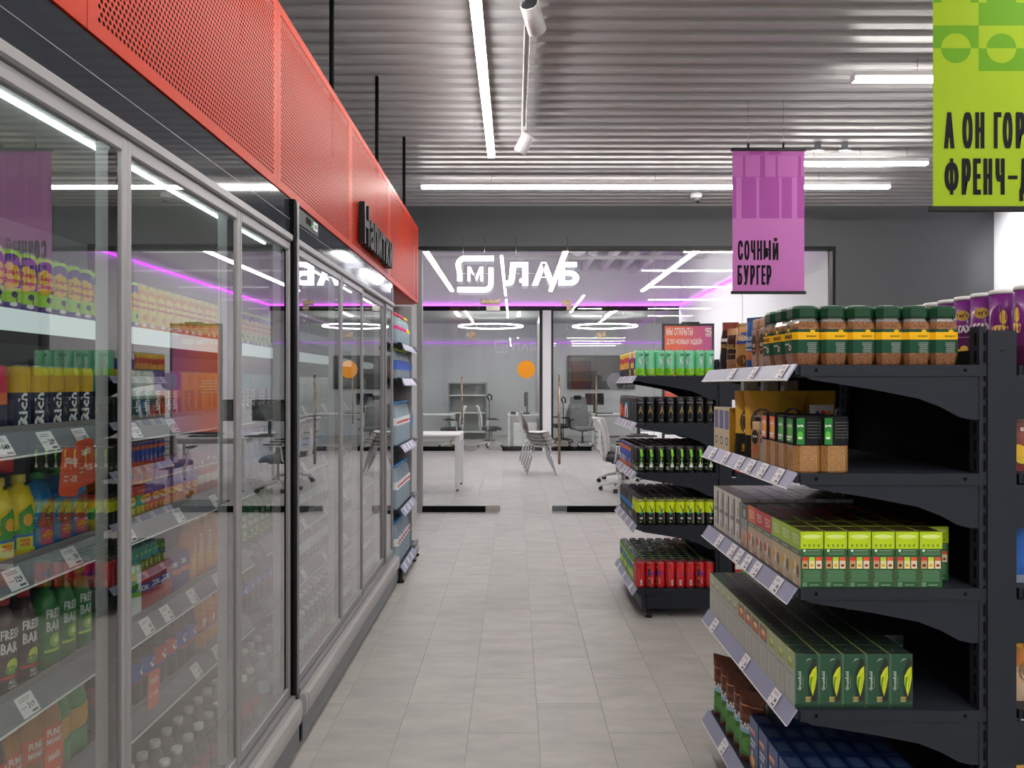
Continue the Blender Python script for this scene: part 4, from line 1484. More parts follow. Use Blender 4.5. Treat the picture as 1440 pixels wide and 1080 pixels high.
def pouch(w, h, t, bands, els, m=FOIL, lean=0.0, name='bag', crimp=0.03):
    """stand-up foil bag facing -Y; bands: (fraction, colour) from the base up"""
    nu, nv = 9, 12
    b = MB()

    def th(uf, vf):
        ends = min(1.0, max(0.0, (1 - vf - crimp) * 3.4)) ** 0.7 if vf > 0.6 else 1.0
        base = 0.72 + 0.28 * min(1, vf * 5)
        return t / 2 * ends * base * max(0.0, 1 - abs(2 * uf - 1) ** 2.6) ** 0.6

    def wd(vf):
        return w / 2 * (1 - 0.07 * sin(pi * min(1, vf * 1.05)))

    def wob(uf, vf):
        return 0.0022 * sin(17 * uf + 9 * vf) * sin(11 * vf + 2)

    def colr(vf):
        c = bands[0][1]
        for f, cc in bands:
            if vf >= f - 1e-6:
                c = cc
        return S(c)
    for side in (-1, 1):
        o = len(b.v)
        for j in range(nv + 1):
            for i in range(nu + 1):
                uf, vf = i / nu, j / nv
                q = th(uf, vf)
                b.v.append(((2 * uf - 1) * wd(vf), side * (q + (wob(uf, vf) if q > 0.004 else 0)) + lean * vf * h, vf * h))
        for j in range(nv):
            for i in range(nu):
                a = o + j * (nu + 1) + i
                f = (a, a + 1, a + nu + 2, a + nu + 1)
                b.f.append(f if side == -1 else f[::-1])
                b.c.append(colr((j + 0.5) / nv))
                b.m.append(0)
                b.sm.append(True)
    parts = [(name, b.mesh(name, m))]
    if els:
        d = MB()

        def mp(u, v, e):
            uf, vf = min(1, max(0, u / w + 0.5)), v / h
            q = th(uf, vf)
            return (u * wd(vf) * 2 / w, -(q + (wob(uf, vf) if q > 0.004 else 0)) - e * 2 - 0.0012 + lean * v, v)
        d.draw(els, mp, maxu=w / 8)
        parts.append(('label', d.mesh(name + '_label', m)))
    return parts


b_gold = pouch(0.105, 0.165, 0.06, [(0, '#b7884e'), (0.9, '#8a5e30')], [('p', [(-0.03, 0.09), (0.02, 0.09), (0.035, 0.13), (-0.015, 0.13)], '#2a4a9c'), ('t', 'GOLD', -0.022, 0.10, 0.04, 0.016, '#f0e8d8', 0, 0.03), ('d', 0.0, 0.03, 0.03, '#6e4420', 0.02)], name='coffee_bag')
b_dark = pouch(0.095, 0.155, 0.055, [(0, '#a67a58'), (0.25, '#2c1812'), (0.85, '#a87848')], [('t', 'GOLD', -0.03, 0.075, 0.06, 0.02, '#c9a35c', 0, 0.03), ('r', -0.02, 0.055, 0.02, 0.06, '#8a6a4a'), ('d', 0.02, 0.105, 0.006, '#c02a24')], name='coffee_bag')
b_dark2 = pouch(0.08, 0.185, 0.05, [(0, '#2a1812'), (0.8, '#7c3a2c')], [('t', 'GOLD', -0.026, 0.085, 0.05, 0.016, '#c9a35c', 0, 0.03), ('r', -0.024, 0.11, 0.022, 0.122, '#e8e2d8'), ('d', 0.02, 0.135, 0.007, '#c02a24')], name='coffee_bag')
b_blue = pouch(0.075, 0.175, 0.05, [(0, '#1f5c9c'), (0.2, '#c07a4a'), (0.3, '#1f5c9c'), (0.88, '#17406e')], [('t', 'COLOMBIA', -0.033, 0.095, 0.066, 0.015, '#f0f2f4', 0, 0.03), ('t', 'MEDELLIN', -0.033, 0.075, 0.066, 0.013, '#e4eaf0', 0, 0.02), ('r', -0.03, 0.062, 0.03, 0.066, '#cfd8e0')], name='coffee_bag')
for pr, Yb_, X, rz, lab in ((b_blue, 2.545, 0.822, -0.95, 'blue coffee bag on the top shelf beside brown-lidded jars'),
                           (b_gold, 2.65, 0.828, -1.0, 'tan coffee bag with blue patch beside the blue bag'),
                           (b_dark, 2.765, 0.824, -1.0, 'dark brown coffee bag with copper top on the top shelf'),
                           (b_dark2, 2.875, 0.822, -1.0, 'tall dark coffee bag leaning at the far end of the top shelf')):
    o = inst(pr, 'coffee_bag', (X, Yb_, SHZ[0]), rz, lab, 'bag', 'coffee bags on the top shelf')
    o.rotation_euler = (0.0, 0.06 if pr is b_dark2 else 0, rz)

# second shelf
j_can = None


def canister(labels, w=0.0385, h=0.158, d=0.034):
    b = MB()
    W_ = G(.6, .4, .2)
    c_ = 0.014
    b.loft([oct_ring(w * .95, d * .95, c_, 0), oct_ring(w, d, c_, 0.004), oct_ring(w, d, c_, h * 0.5)], [W_], capt=True)
    sl_ = MB()
    kk = S('#17181b')
    sl_.loft([oct_ring(w + .0008, d + .0008, c_, h * 0.48), oct_ring(w + .0008, d + .0008, c_, h * 0.985), oct_ring(w * .9, d * .9, c_, h)], [kk], capb=False)
    lab = MB()
    lab.draw(labels, aisle(w + .0009))
    dots = [('d', -0.002 + 0.0055 * i, h * 0.62 + 0.0085 * j, 0.0009, '#c8c8c8') for i in range(7) for j in range(6)]
    lab.draw([('r', -0.034, h * 0.5, -0.012, h * 0.97, labels[0][5])] + [('d', -0.024, h * 0.66, 0.008, labels[0][6], 0.012), ('t', 'Jardin', -0.033, h * 0.8, 0.018, 0.009, '#f2f2ee', 0, 0.03), ('r', -0.03, h * 0.6, -0.018, h * 0.63, '#e8f0e0')] + dots, front(d + .0009))
    return [('coffee_canister', b.mesh('canister', COFFEE2)), ('sleeve', sl_.mesh('canister_sleeve', PRINT)), ('label', lab.mesh('canister_label', FILM))]


class _L(list):
    pass


def canlab(c1, c2):
    h = 0.158
    els = [('r', -0.022, h * 0.52, 0.022, h * 0.95, c1, c2), ('p', [(-0.010, h * 0.58), (0.014, h * 0.55), (0.021, h * 0.8), (0.004, h * 0.92), (-0.012, h * 0.78)], c2), ('t', 'Jardin', -0.02, h * 0.78, 0.034, 0.012, '#f4f4f0', 0, 0.03), ('r', -0.022, h * 0.6, 0.014, h * 0.64, '#f0f0e8'), ('r', -0.022, h * 0.555, 0.006, h * 0.58, '#e0e8d0')]
    return els


# rect elements carry only six fields when drawn
_draw0 = MB.draw
MB.draw = lambda s, els, mp, m=0, maxu=None: _draw0(s, [e[:6] if e[0] == 'r' else e for e in els], mp, m, maxu)
cn_g = canister(canlab('#1f7a2c', '#58b83c'))
cn_o = canister(canlab('#e8641c', '#f4a81c'))
for i in range(2):
    inst(cn_g, 'coffee_canister', (JX(i), G1A + 0.062, SHZ[1]), 0.03, 'green coffee canister with black sleeve on second shelf, ' + aisle_pos(i), 'canister', 'coffee canisters on the second shelf')
for j, pr in enumerate((cn_g, cn_o, cn_o)):
    inst(pr, 'coffee_canister', (JX(0) + 0.001, G1A + 0.062 + 0.0735 * (j + 1), SHZ[1]), 0.0, ('green coffee canister in second row from the front', 'orange coffee canister in third row from the front', 'orange coffee canister in fourth row from the front')[j], 'canister', 'coffee canisters on the second shelf')
for j, pr in enumerate((cn_g, cn_o)):
    inst(pr, 'coffee_canister', (JX(1), G1A + 0.062 + 0.0735 * (j + 1), SHZ[1]), 0.0, ('coffee canister behind the second green one', 'coffee canister two rows behind the second green one')[j], 'canister', 'coffee canisters on the second shelf')
j_grey = flat_jar('#1d1e22', plain('frosted_jar', '#8a8378', 0.3), '#8a8378', [('r', -0.012, 0.06, 0.0, 0.075, '#35406c'), ('r', -0.012, 0.085, 0.0, 0.1, '#35406c')], 0.026, 0.026, 0.152)
inst(j_grey, 'coffee_jar', (0.812, 2.378, SHZ[1]), 0, 'slim grey coffee jar with black lid beside the orange canister', 'jar')
j_small = flat_jar('#d8b888', COFFEE2, '#b08050', [('d', 0, 0.075, 0.02, '#2c2a2a', 0.024), ('t', 'Jardin', -0.014, 0.072, 0.028, 0.01, '#e8e8e4', 0, 0.03), ('d', 0, 0.035, 0.02, '#b06a48', 0.018)], 0.032, 0.032, 0.125)
inst(j_small, 'coffee_jar', (0.816, 2.446, SHZ[1]), 0.2, 'small coffee jar with oval label in front of golden bags', 'jar')


def chk_els():
    E = [('d', 0, 0.115, 0.042, '#2a1c14', 0.052), ('d', 0, 0.115, 0.038, '#6a4a1c', 0.048), ('d', 0, 0.112, 0.031, '#1c1410', 0.034)]
    E.append(('p', [(0.019 * cos(pi / 6 + i * pi / 3), 0.112 + 0.019 * sin(pi / 6 + i * pi / 3)) for i in range(6)], '#e8b41c'))
    E.append(('t', 'ЧЁРНАЯ', -0.030, 0.134, 0.060, 0.011, '#f2efe6', 0, 0.05))
    E.append(('t', 'КАРТА', -0.027, 0.078, 0.054, 0.012, '#f2efe6', 0, 0.05))
    E.append(('t', 'GOLD', -0.02, 0.19, 0.040, 0.012, '#c89a4a', 0, 0.02))
    for u in (-0.028, 0.0, 0.028):
        E.append(('d', u, 0.03, 0.006, '#c8941c', 0.010))
    E.append(('r', -0.035, 0.012, 0.035, 0.018, '#c8941c'))
    return E


b_chk = pouch(0.118, 0.225, 0.06, [(0, '#1c1814'), (0.3, '#dba93c'), (0.96, '#c08f34')], chk_els(), name='coffee_bag', crimp=0.05)
for X, Y, rz, lab in ((0.843, 2.545, -0.3, 'golden coffee bag with black hexagon emblem, full front showing'),
                      (0.838, 2.64, -0.34, 'golden coffee bag peeking out behind the first golden bag'),
                      (0.965, 2.62, 0.0, 'golden coffee bag in the shadow of the second shelf'),
                      (1.084, 2.66, 0.0, 'golden coffee bag deepest in the second shelf')):
    inst(b_chk, 'coffee_bag', (X, Y, SHZ[1]), rz, lab, 'bag', 'golden coffee bags')


def carton(w, d, h, fc, ac, tc, fe=None, ae=None, m=FILM, te=None, name='box'):
    b = MB()
    b.box(-w / 2, -d / 2, 0, w / 2, d / 2, h, S(fc), 0, {'-y': S(fc), '+y': S(fc), '-x': S(ac), '+x': S(ac), 't': S(tc), 'b': S(tc)})
    parts = [(name, b.mesh(name, m))]
    if fe or ae or te:
        q = MB()
        if fe:
            q.draw(fe, front(d / 2, -w / 2))
        if ae:
            q.draw(ae, aisle(w / 2, -d / 2))
        if te:
            q.draw(te, lambda u, v, e: (-w / 2 + u, -d / 2 + v, h + e))
        parts.append(('label', q.mesh(name + '_label', m)))
    return parts


bx_cof = carton(0.05, 0.06, 0.16, '#c08a2c', '#d8c3a0', '#d8c8b0', [('r', 0.03, 0.05, 0.046, 0.09, '#e8e4da')] + smallprint(0.03, 0.05, 0.046, 0.09, 4, '#9a9488'), [('r', 0.008, 0.08, 0.052, 0.15, '#5a6498'), ('d', 0.03, 0.035, 0.016, '#4a3020'), ('d', 0.03, 0.035, 0.01, '#d8cfc0')], name='coffee_box')
for j in range(3):
    inst(bx_cof, 'coffee_box', (0.812, 2.775 + 0.07 * j, SHZ[1]), 0.05, 'upright tan coffee box at the far end of second shelf, %s from the bags' % nth(j + 1), 'box', 'tan coffee boxes on the second shelf')
j_tall = flat_jar('#c9bca8', COFFEE, '#7a5030', [('r', -0.02, 0.05, 0.02, 0.12, '#8a5e34')], 0.03, 0.03, 0.262)
for i in range(3):
    inst(j_tall, 'coffee_jar', (0.89 + 0.075 * i, 2.83, SHZ[1]), 0, 'tall glass jar with pale lid behind golden bags, ' + aisle_pos(i), 'jar', 'tall jars behind the golden bags')

# third shelf: tea cartons
TW, TD, TH = 0.0625, 0.077, 0.155
fe = [('r', 0, 0.108, TW, TH, '#b6d414'), ('d', TW / 2, 0.142, 0.026, '#d9ea84', 0.006)] + [('r', 0.008 + 0.013 * i, 0.113, 0.014 + 0.013 * i, 0.121, '#7f9a18') for i in range(4)]
fe += [('r', 0.007, 0.1, 0.014, 0.106, '#dfe8dc'), ('r', 0.018, 0.1015, 0.055, 0.104, '#7fa084')] + smallprint(0.006, 0.092, 0.057, 0.099, 2, '#6a9472', 0.45)
for i, c in enumerate(('#d8362c', '#b8d43c', '#e2572c')):
    fe += [('r', 0.004 + 0.019 * i, 0.075, 0.020 + 0.019 * i, 0.085, c), ('r', 0.004 + 0.019 * i, 0.053, 0.020 + 0.019 * i, 0.075, ('#c99a6a', '#e9dfa0', '#e8d4b8')[i]), ('d', 0.012 + 0.019 * i, 0.062, 0.005, ('#4a2418', '#d8a81c', '#8a3c1c')[i], 0.004)]
fe += smallprint(0.004, 0.018, 0.058, 0.05, 7, '#5f8d68', 0.5) + smallprint(0.004, 0.004, 0.018, 0.016, 3, '#8fb094', 0.5) + [('r', 0.024, 0.006, 0.05, 0.009, '#7fa084')]


def tess(top, mid, x):
    ae = [('r', 0, 0.102, TD, TH, top), ('t', 'TESS', 0.014, 0.116, 0.050, 0.026, '#e9ead8', 0, 0.0), ('r', 0.0, 0.086, TD, 0.102, '#5c6a52'), ('r', 0.01, 0.091, 0.06, 0.096, '#98a48c'),
          ('p', [(0.0, 0.0), (TD, 0.0), (TD, 0.086), (0.0, 0.086)], mid), ('p', [(0.02, 0.0), (0.05, 0.0), (0.044, 0.06), (0.03, 0.07)], '#e8dccc'), ('d', 0.02, 0.05, 0.014, x), ('d', 0.055, 0.04, 0.012, '#6f5a44', 0.02), ('d', 0.04, 0.02, 0.014, '#c9b49c', 0.012)]
    tp = [('r', 0, 0, 0.006, TD, top), ('r', 0, 0, TW, 0.012, top), ('r', TW - 0.0015, 0, TW, TD, '#8c8478')]
    return carton(TW, TD, TH, '#2a5c34', '#b9a58c', '#4c3a2c', [('r',) + e[1:] if False else e for e in (fe if top == '#a6c83c' else [('r', 0, 0.108, TW, TH, top)] + fe[1:])], ae, te=tp, name='tea_box')


t_lim, t_red, t_org = tess('#a6c83c', '#c9b48a', '#d8a82c'), tess('#c4242c', '#c0a08a', '#b8402c'), tess('#e0682c', '#c8a488', '#d86a2c')
bw = carton(TW, 0.068, 0.162, '#e2dcd6', '#cfcac2', '#6e6058', None, [('r', 0.004, 0.0, 0.02, 0.162, '#e6e2dc'), ('r', 0.05, 0.02, 0.066, 0.15, '#3c4258'), ('d', 0.034, 0.11, 0.012, '#b8a890', 0.02), ('r', 0.01, 0.07, 0.05, 0.085, '#8a8078'), ('d', 0.03, 0.03, 0.014, '#b09a88', 0.016)], te=[('r', 0, 0, TW, 0.004, '#c8bdb4'), ('r', 0, 0, 0.004, 0.068, '#c8bdb4')], name='tea_box')
bw2 = carton(TW, 0.068, 0.150, '#3c4a3c', '#8d948a', '#3a3630', None, [('r', 0.006, 0.1, 0.062, 0.145, '#4a5248'), ('d', 0.034, 0.12, 0.014, '#a8b0a4', 0.016), ('r', 0.006, 0.0, 0.062, 0.06, '#d0a088'), ('d', 0.03, 0.03, 0.014, '#c87a4c', 0.02)], name='tea_box')
TX = lambda i: 0.826 + 0.0662 * i
rows3 = [t_lim, t_lim, t_lim, t_red, t_red, t_org, bw2, bw, bw, bw, bw, bw]
nm3 = ['lime tea box', 'lime tea box', 'lime tea box', 'red tea box', 'red tea box', 'orange tea box', 'grey-green tea box', 'pale tea box', 'pale tea box', 'pale tea box', 'pale tea box', 'pale tea box']
y = G1A + 0.016 + TD / 2
for j, pr in enumerate(rows3):
    for i in range(6):
        inst(pr, 'tea_box', (TX(i), y + (0 if j < 7 else 0.0), SHZ[2]), 0, '%s on third shelf, %s row, %s' % (nm3[j], 'front' if j == 0 else nth(j + 1), aisle_pos(i)), 'box', 'tea boxes on the third shelf', parts=(i == 0 or j == 0 or pr in (bw,) or True))
    y += 0.0785 if j < 6 else 0.072
inst(t_lim, 'tea_box', (TX(6) - 0.004, G1A + 0.016 + TD * 1.5, SHZ[2]), 0, 'lime tea box set back beside the front row, next to the upright', 'box', 'tea boxes on the third shelf')

# fourth shelf: dark green tea cartons
GW, GD, GH = 0.0635, 0.074, 0.150
ge = [('r', 0, 0, GW, 0.012, '#1c3a2a'), ('r', 0, 0.012, 0.004, GH, '#3f6a4c'), ('t', 'Greenfield', 0.018, 0.05, 0.052, 0.009, '#e9efe6', 1, 0.0), ('r', 0.022, 0.055, 0.0235, 0.09, '#6f8a4c'),
      ('p', [(0.040, 0.018), (0.060, 0.02), (0.0615, 0.04), (0.0615, 0.13), (0.052, 0.142), (0.036, 0.10), (0.036, 0.06)], '#16241a'),
      ('p', [(0.050, 0.034), (0.056, 0.056), (0.061, 0.085), (0.0605, 0.118), (0.050, 0.108), (0.041, 0.09), (0.040, 0.066)], '#c6d41c'), ('p', [(0.050, 0.034), (0.046, 0.05), (0.047, 0.07), (0.051, 0.09), (0.044, 0.086), (0.040, 0.066)], '#5f8f20'), ('p', [(0.0505, 0.036), (0.0525, 0.06), (0.057, 0.1), (0.0555, 0.1), (0.0505, 0.062)], '#8fae1c'),
      ('p', [(0.03, 0.128), (0.036, 0.134), (0.048, 0.138), (0.036, 0.138)], '#9aa89c')]
ge += [('r', 0.030, 0.018 + 0.004 * i, 0.044 + 0.002 * (i % 2), 0.020 + 0.004 * i, '#c8b46a') for i in range(4)]


def gfield(a, b_):
    ae = [('r', 0, 0, GD, GH, '#aeb0a6'), ('r', 0.004, 0.098, GD - 0.004, GH - 0.004, a), ('d', GD / 2, 0.118, 0.026, b_, 0.016), ('d', GD / 2, 0.124, 0.018, '#f0c46a' if b_ == '#c8501c' else '#c2cf7c', 0.008), ('r', 0.008, 0.085, GD - 0.008, 0.09, '#8e9088'), ('r', 0.012, 0.02, 0.018, 0.075, '#c2c4ba'), ('r', 0.03, 0.03, 0.034, 0.07, '#9a9c92')]  # pale grey aisle face: strong light on the wrapped box painted into the colour
    te = [('r', 0, 0, GW, 0.0022, '#7f8c82'), ('r', 0, GD - 0.0015, GW, GD, '#55625a'), ('r', 0, 0, 0.003, GD, '#a8b43c'), ('p', [(0.006, 0.01), (0.03, 0.04), (0.028, 0.044)], '#5f7a68'), ('p', [(0.03, 0.04), (0.058, 0.02), (0.058, 0.024)], '#5f7a68')]
    return carton(GW, GD, GH, '#1d4a33', '#aeb0a6', '#24352c', ge, ae, te=te, name='tea_box')


g_lim, g_org, g_pal = gfield('#a9b478', '#8fa03c'), gfield('#7a5a3c', '#c8501c'), gfield('#a2a48c', '#8c9478')
rows4 = [g_lim, g_lim, g_lim, g_org, g_org, g_org, g_org, g_pal, g_pal, g_pal, g_pal, g_pal]
nm4 = ['green'] * 3 + ['green and orange'] * 4 + ['green and pale'] * 5
for j, pr in enumerate(rows4):
    for i in range(5):
        inst(pr, 'tea_box', (TX(i) - 0.0145, G1A + 0.02 + GD / 2 + 0.0755 * j, SHZ[3]), 0, '%s tea box in cellophane on fourth shelf, %s row, %s' % (nm4[j], 'front' if j == 0 else nth(j + 1), aisle_pos(i)), 'box', 'cellophane tea boxes on the fourth shelf')
bx_dk = carton(0.06, 0.08, 0.13, '#26322c', '#26322c', '#2c3a32', [('r', 0.004, 0.09, 0.056, 0.1, '#8a8a86'), ('r', 0.0, 0.05, 0.06, 0.066, '#c89a2c')], None, name='tea_box')
inst(bx_dk, 'tea_box', (TX(5) + 0.01, 2.34, SHZ[3]), 0, 'single dark box with a golden stripe behind the fourth shelf front row', 'box')

# bottom shelf: blue cartons and brown pouches
BW, BD, BH = 0.056, 0.084, 0.186
ae = [('r', 0.006, 0.13, BD - 0.03, 0.15, '#c8412c'), ('t', 'ШОКОЛАД', 0.008, 0.134, BD - 0.04, 0.012, '#f0e6e0', 0, 0.02), ('r', 0.01, 0.09, 0.05, 0.098, '#c8d0e0'), ('r', 0.01, 0.105, 0.06, 0.113, '#c8d0e0'), ('d', 0.03, 0.04, 0.024, '#e89a1c', 0.02), ('d', 0.036, 0.044, 0.014, '#f4c84c', 0.012), ('r', 0.02, 0.06, 0.03, 0.075, '#e8e8e8')]
te = [('r', 0.008, 0.010, BW - 0.006, BD - 0.012, '#33507c')] + [('r', 0.012, 0.02 + 0.012 * i, BW - 0.014, 0.024 + 0.012 * i, '#5f7aa4') for i in range(4)]
bx_blue = carton(BW, BD, BH, '#1f3c7c', '#22447c', '#1c2f5c', None, ae, te=te, name='cocoa_box')
for j in range(5):
    for i in range(6):
        inst(bx_blue, 'cocoa_box', (0.826 + 0.062 * i, G1A + 0.06 + 0.0935 * j, SHZ[4]), 0, 'dark blue carton on bottom shelf, %s row, %s' % ('front' if j == 0 else nth(j + 1), aisle_pos(i)), 'box', 'dark blue cartons on the bottom shelf')
b_cho = pouch(0.10, 0.24, 0.05, [(0, '#5a2f22'), (0.1, '#3f7a34'), (0.42, '#9cc4dc'), (0.52, '#5e3226'), (0.85, '#6a3a2a')], [('t', 'БАРОН', -0.04, 0.115, 0.08, 0.022, '#f0f2f4', 0, 0.04), ('r', -0.045, 0.19, 0.045, 0.194, '#c8844a'), ('d', 0.0, 0.06, 0.034, '#5c9a44', 0.03), ('d', 0.01, 0.05, 0.012, '#8a5a3c', 0.016), ('t', '2', 0.012, 0.08, 0.01, 0.016, '#e8f0e0', 0, 0.03), ('r', -0.04, 0.15, 0.03, 0.165, '#7a4634')], name='chocolate_pouch', crimp=0.04)
b_cho = [b_cho[0]] + [('label', b_cho[1][1])]
for j in range(5):
    inst(b_cho, 'chocolate_pouch', (0.825 + 0.004 * (j % 2), 2.59 + 0.085 * j, SHZ[4]), -0.75, 'brown foil pouch with green field picture on bottom shelf, %s from the blue cartons' % nth(j + 1), 'pouch', 'brown foil pouches on the bottom shelf')
for j in range(2):
    inst(b_cho, 'chocolate_pouch', (0.97, 2.62 + 0.12 * j, SHZ[4]), -0.6, 'brown foil pouch behind the pouch row, %s set back' % nth(j + 1), 'pouch', 'brown foil pouches on the bottom shelf')

# ------------------------------------------------------------------ chips on the other side
def tube_chip():
    b = MB()
    pu = S('#6d1f76')
    b.lathe([(0.037, 0, S('#3a1030')), (0.0385, 0.004, S('#451436')), (0.0385, 0.06, S('#5a1858')), (0.0385, 0.12, S('#6d1f76')), (0.0385, 0.225, S('#6d1f76'))], 18)
    lid = MB().lathe([(0.0395, 0.222, S('#b9b3bd')), (0.0395, 0.234, S('#b9b3bd')), (0.037, 0.236, S('#a59fa9')), (0.036, 0.232, S('#a59fa9'))], 18)
    d = MB()
    d.draw([('d', 0.0, 0.172, 0.022, '#c9a548', 0.017), ('t', "Lay's", -0.017, 0.163, 0.034, 0.018, '#4a1420', 0, 0.03), ('t', 'STAX', -0.027, 0.115, 0.056, 0.026, '#f0eef0', 0, 0.06), ('r', -0.024, 0.1, 0.024, 0.1015, '#c9b8cc'), ('d', 0.0, 0.05, 0.02, '#e8b838', 0.014), ('d', 0.006, 0.062, 0.012, '#f4cf5c', 0.012)], cylmap(0.0385), maxu=0.012)
    d2 = [('d', 0, 0.14, 0.03, '#7f3488', 0.05), ('d', 0, 0.14, 0.028, '#6d1f76', 0.048), ('d', 0.01, 0.15, 0.010, '#f0c23c', 0.022), ('p', [(-0.02, 0.098), (0.02, 0.098), (0.024, 0.118), (-0.024, 0.118)], '#e8b838'), ('d', 0.0, 0.12, 0.024, '#f4cf5c', 0.007)]
    mp0 = cylmap(0.0385)
    d.draw(d2, lambda u, v, e: (lambda p: (-p[0], -p[1], p[2]))(mp0(u, v, e)), maxu=0.012)
    return [('chip_tube', b.mesh('tube', FOIL)), ('lid', lid.mesh('tube_lid', WHITE)), ('label', d.mesh('tube_label', FOIL))]


ct = tube_chip()
CT = [(1.508, 2.19, 1.4), (1.505, 2.30, pi - 0.85), (1.50, 2.385, -0.8), (1.50, 2.475, -0.95), (1.50, 2.57, 1.0), (1.50, 2.66, 0.4), (1.50, 2.75, 0.9)]
for i, (x, y, r) in enumerate(CT):
    inst(ct, 'chip_tube', (x, y, SHZ[0]), r, 'purple chip tube with pale lid beside the jars, %s from the front end' % nth(i + 1), 'tube', 'purple chip tubes')
for i in range(3):
    inst(ct, 'chip_tube', (1.60, 2.36 + 0.1 * i, SHZ[0]), 0.3, 'purple chip tube in the column behind, %s from the front end' % nth(i + 1), 'tube', 'purple chip tubes')
chip_a = pouch(0.19, 0.225, 0.075, [(0, '#8a443c'), (0.42, '#95504a'), (0.92, '#844038')], [('t', 'G', -0.055, 0.17, 0.018, 0.032, '#f0e8e4', 0, 0.0), ('d', -0.06, 0.055, 0.026, '#e8b82c', 0.022), ('d', -0.04, 0.035, 0.022, '#f2cf4a', 0.014), ('r', -0.08, 0.145, 0.08, 0.147, '#e8d8d0'), ('d', -0.03, 0.1, 0.008, '#4a9a3c', 0.006), ('r', -0.055, 0.115, -0.045, 0.125, '#e8d8d0')], name='chip_bag', crimp=0.06)
chip_b = pouch(0.20, 0.285, 0.085, [(0, '#9aa4b8'), (0.06, '#1b5fb4'), (0.95, '#14488c')], [('d', -0.062, 0.225, 0.024, '#f0bf4c', 0.020), ('d', 0.02, 0.1, 0.055, '#5a3018', 0.06), ('d', 0.022, 0.1, 0.048, '#f0b838', 0.05), ('d', 0.03, 0.23, 0.055, '#e8c02c', 0.03), ('d', 0.03, 0.23, 0.045, '#c8281c', 0.022), ('t', "Lay's", 0.0, 0.215, 0.07, 0.03, '#f6f2f0', 0, 0.04), ('p', [(-0.075, 0.19), (-0.072, 0.19), (-0.02, 0.15), (-0.022, 0.148)], '#7fa8dc'), ('p', [(-0.06, 0.255), (-0.057, 0.255), (-0.03, 0.2), (-0.033, 0.2)], '#7fa8dc')], name='chip_bag', crimp=0.05)
chip_c = pouch(0.20, 0.30, 0.085, [(0, '#cfb497'), (0.16, '#d8b48c'), (0.30, '#c87a34'), (0.72, '#d8b48c'), (0.85, '#a89684')], [('d', 0.0, 0.24, 0.05, '#f0c22c', 0.024), ('d', 0.0, 0.24, 0.042, '#c8281c', 0.018), ('t', "Lay's", -0.034, 0.226, 0.068, 0.03, '#f6f2f0', 0, 0.05), ('t', 'Из печи', -0.05, 0.165, 0.11, 0.034, '#f6f4f0', 0, 0.02), ('d', -0.015, 0.09, 0.05, '#8a6a4a', 0.042), ('d', -0.015, 0.09, 0.045, '#d8d2ca', 0.038), ('p', [(-0.03, 0.07), (0.01, 0.085), (0.02, 0.11), (-0.005, 0.1), (-0.03, 0.11)], '#f0b83c'), ('p', [(-0.075, 0.16), (-0.055, 0.15), (-0.06, 0.18)], '#f0b82c')], name='chip_bag', crimp=0.06)
chip_d = pouch(0.20, 0.26, 0.085, [(0, '#16161a'), (0.93, '#2a2a2e')], [('d', -0.05, 0.2, 0.03, '#f0b83c', 0.022), ('d', 0.0, 0.21, 0.04, '#f4c24c', 0.026), ('d', 0.05, 0.19, 0.026, '#e8a82c', 0.02), ('d', -0.065, 0.235, 0.014, '#e8a82c', 0.008)], name='chip_bag', crimp=0.05)
for j in range(3):
    for pr, s_, nm, dx in ((chip_a, 1, 'brown chip bag with yellow chips', 0), (chip_b, 2, 'blue chip bag with golden chips', 0.005), (chip_c, 3, 'beige and orange chip bag', 0.005), (chip_d, 4, 'black chip bag with golden chips', 0.005)):
        inst(pr, 'chip_bag', (1.484 + dx, G1A + 0.097 + 0.1 * j, SHZ[s_]), 0.05 - 0.1 * j, '%s on the back side, %s from the front end' % (nm, nth(j + 1)), 'bag', 'chip bags on the back of the shelving')

# goods on the hidden side of the can shelving that peek out past its upright
bx_str = carton(0.10, 0.16, 0.15, '#b8242c', '#c02c30', '#a02028', [('d', 0.03, 0.05, 0.026, '#d83c34'), ('d', 0.07, 0.06, 0.024, '#e04a3c'), ('d', 0.05, 0.1, 0.018, '#4a8a3c', 0.01), ('r', 0.0, 0.115, 0.1, 0.15, '#e8e4e2')], None, name='fruit_box')
for s_, nm in ((2, 'third'), (4, 'bottom')):
    for i in range(3):
        inst(bx_str, 'fruit_box', (1.47 + 0.11 * i, G2A + 0.13, SHZ[s_]), 0, 'red strawberry carton behind the can shelving upright, %s shelf, %s from the upright' % (nm, nth(i + 1)), 'box', 'red strawberry cartons')
b_snk = pouch(0.085, 0.178, 0.04, [(0, '#1c1c20'), (0.86, '#d8d2d0')], [('d', -0.02, 0.15, 0.008, '#3a5cb4'), ('d', 0.0, 0.152, 0.008, '#d83c2c'), ('d', 0.02, 0.15, 0.009, '#e8862c')], name='candy_bag')
for i, (x, y) in enumerate(((1.035, 2.52),)):
    inst(b_snk, 'candy_bag', (x, y, SHZ[1]), 0.1, 'dark candy bag with colourful top behind the black-sleeved canisters', 'bag')
p_lem = carton(0.04, 0.03, 0.185, '#d8dfd8', '#d8dfd8', '#e8d82c', [('r', 0.002, 0.1, 0.038, 0.183, '#dfe4c8'), ('d', 0.02, 0.165, 0.013, '#f0d81c'), ('r', 0.006, 0.135, 0.034, 0.147, '#4a5a2c'), ('d', 0.03, 0.14, 0.006, '#6a9a2c')], None, name='lemon_pack')
inst(p_lem, 'lemon_pack', (1.262, 2.92, SHZ[2]), 0.0, 'small white pack with a yellow lemon behind the tea boxes', 'pack')
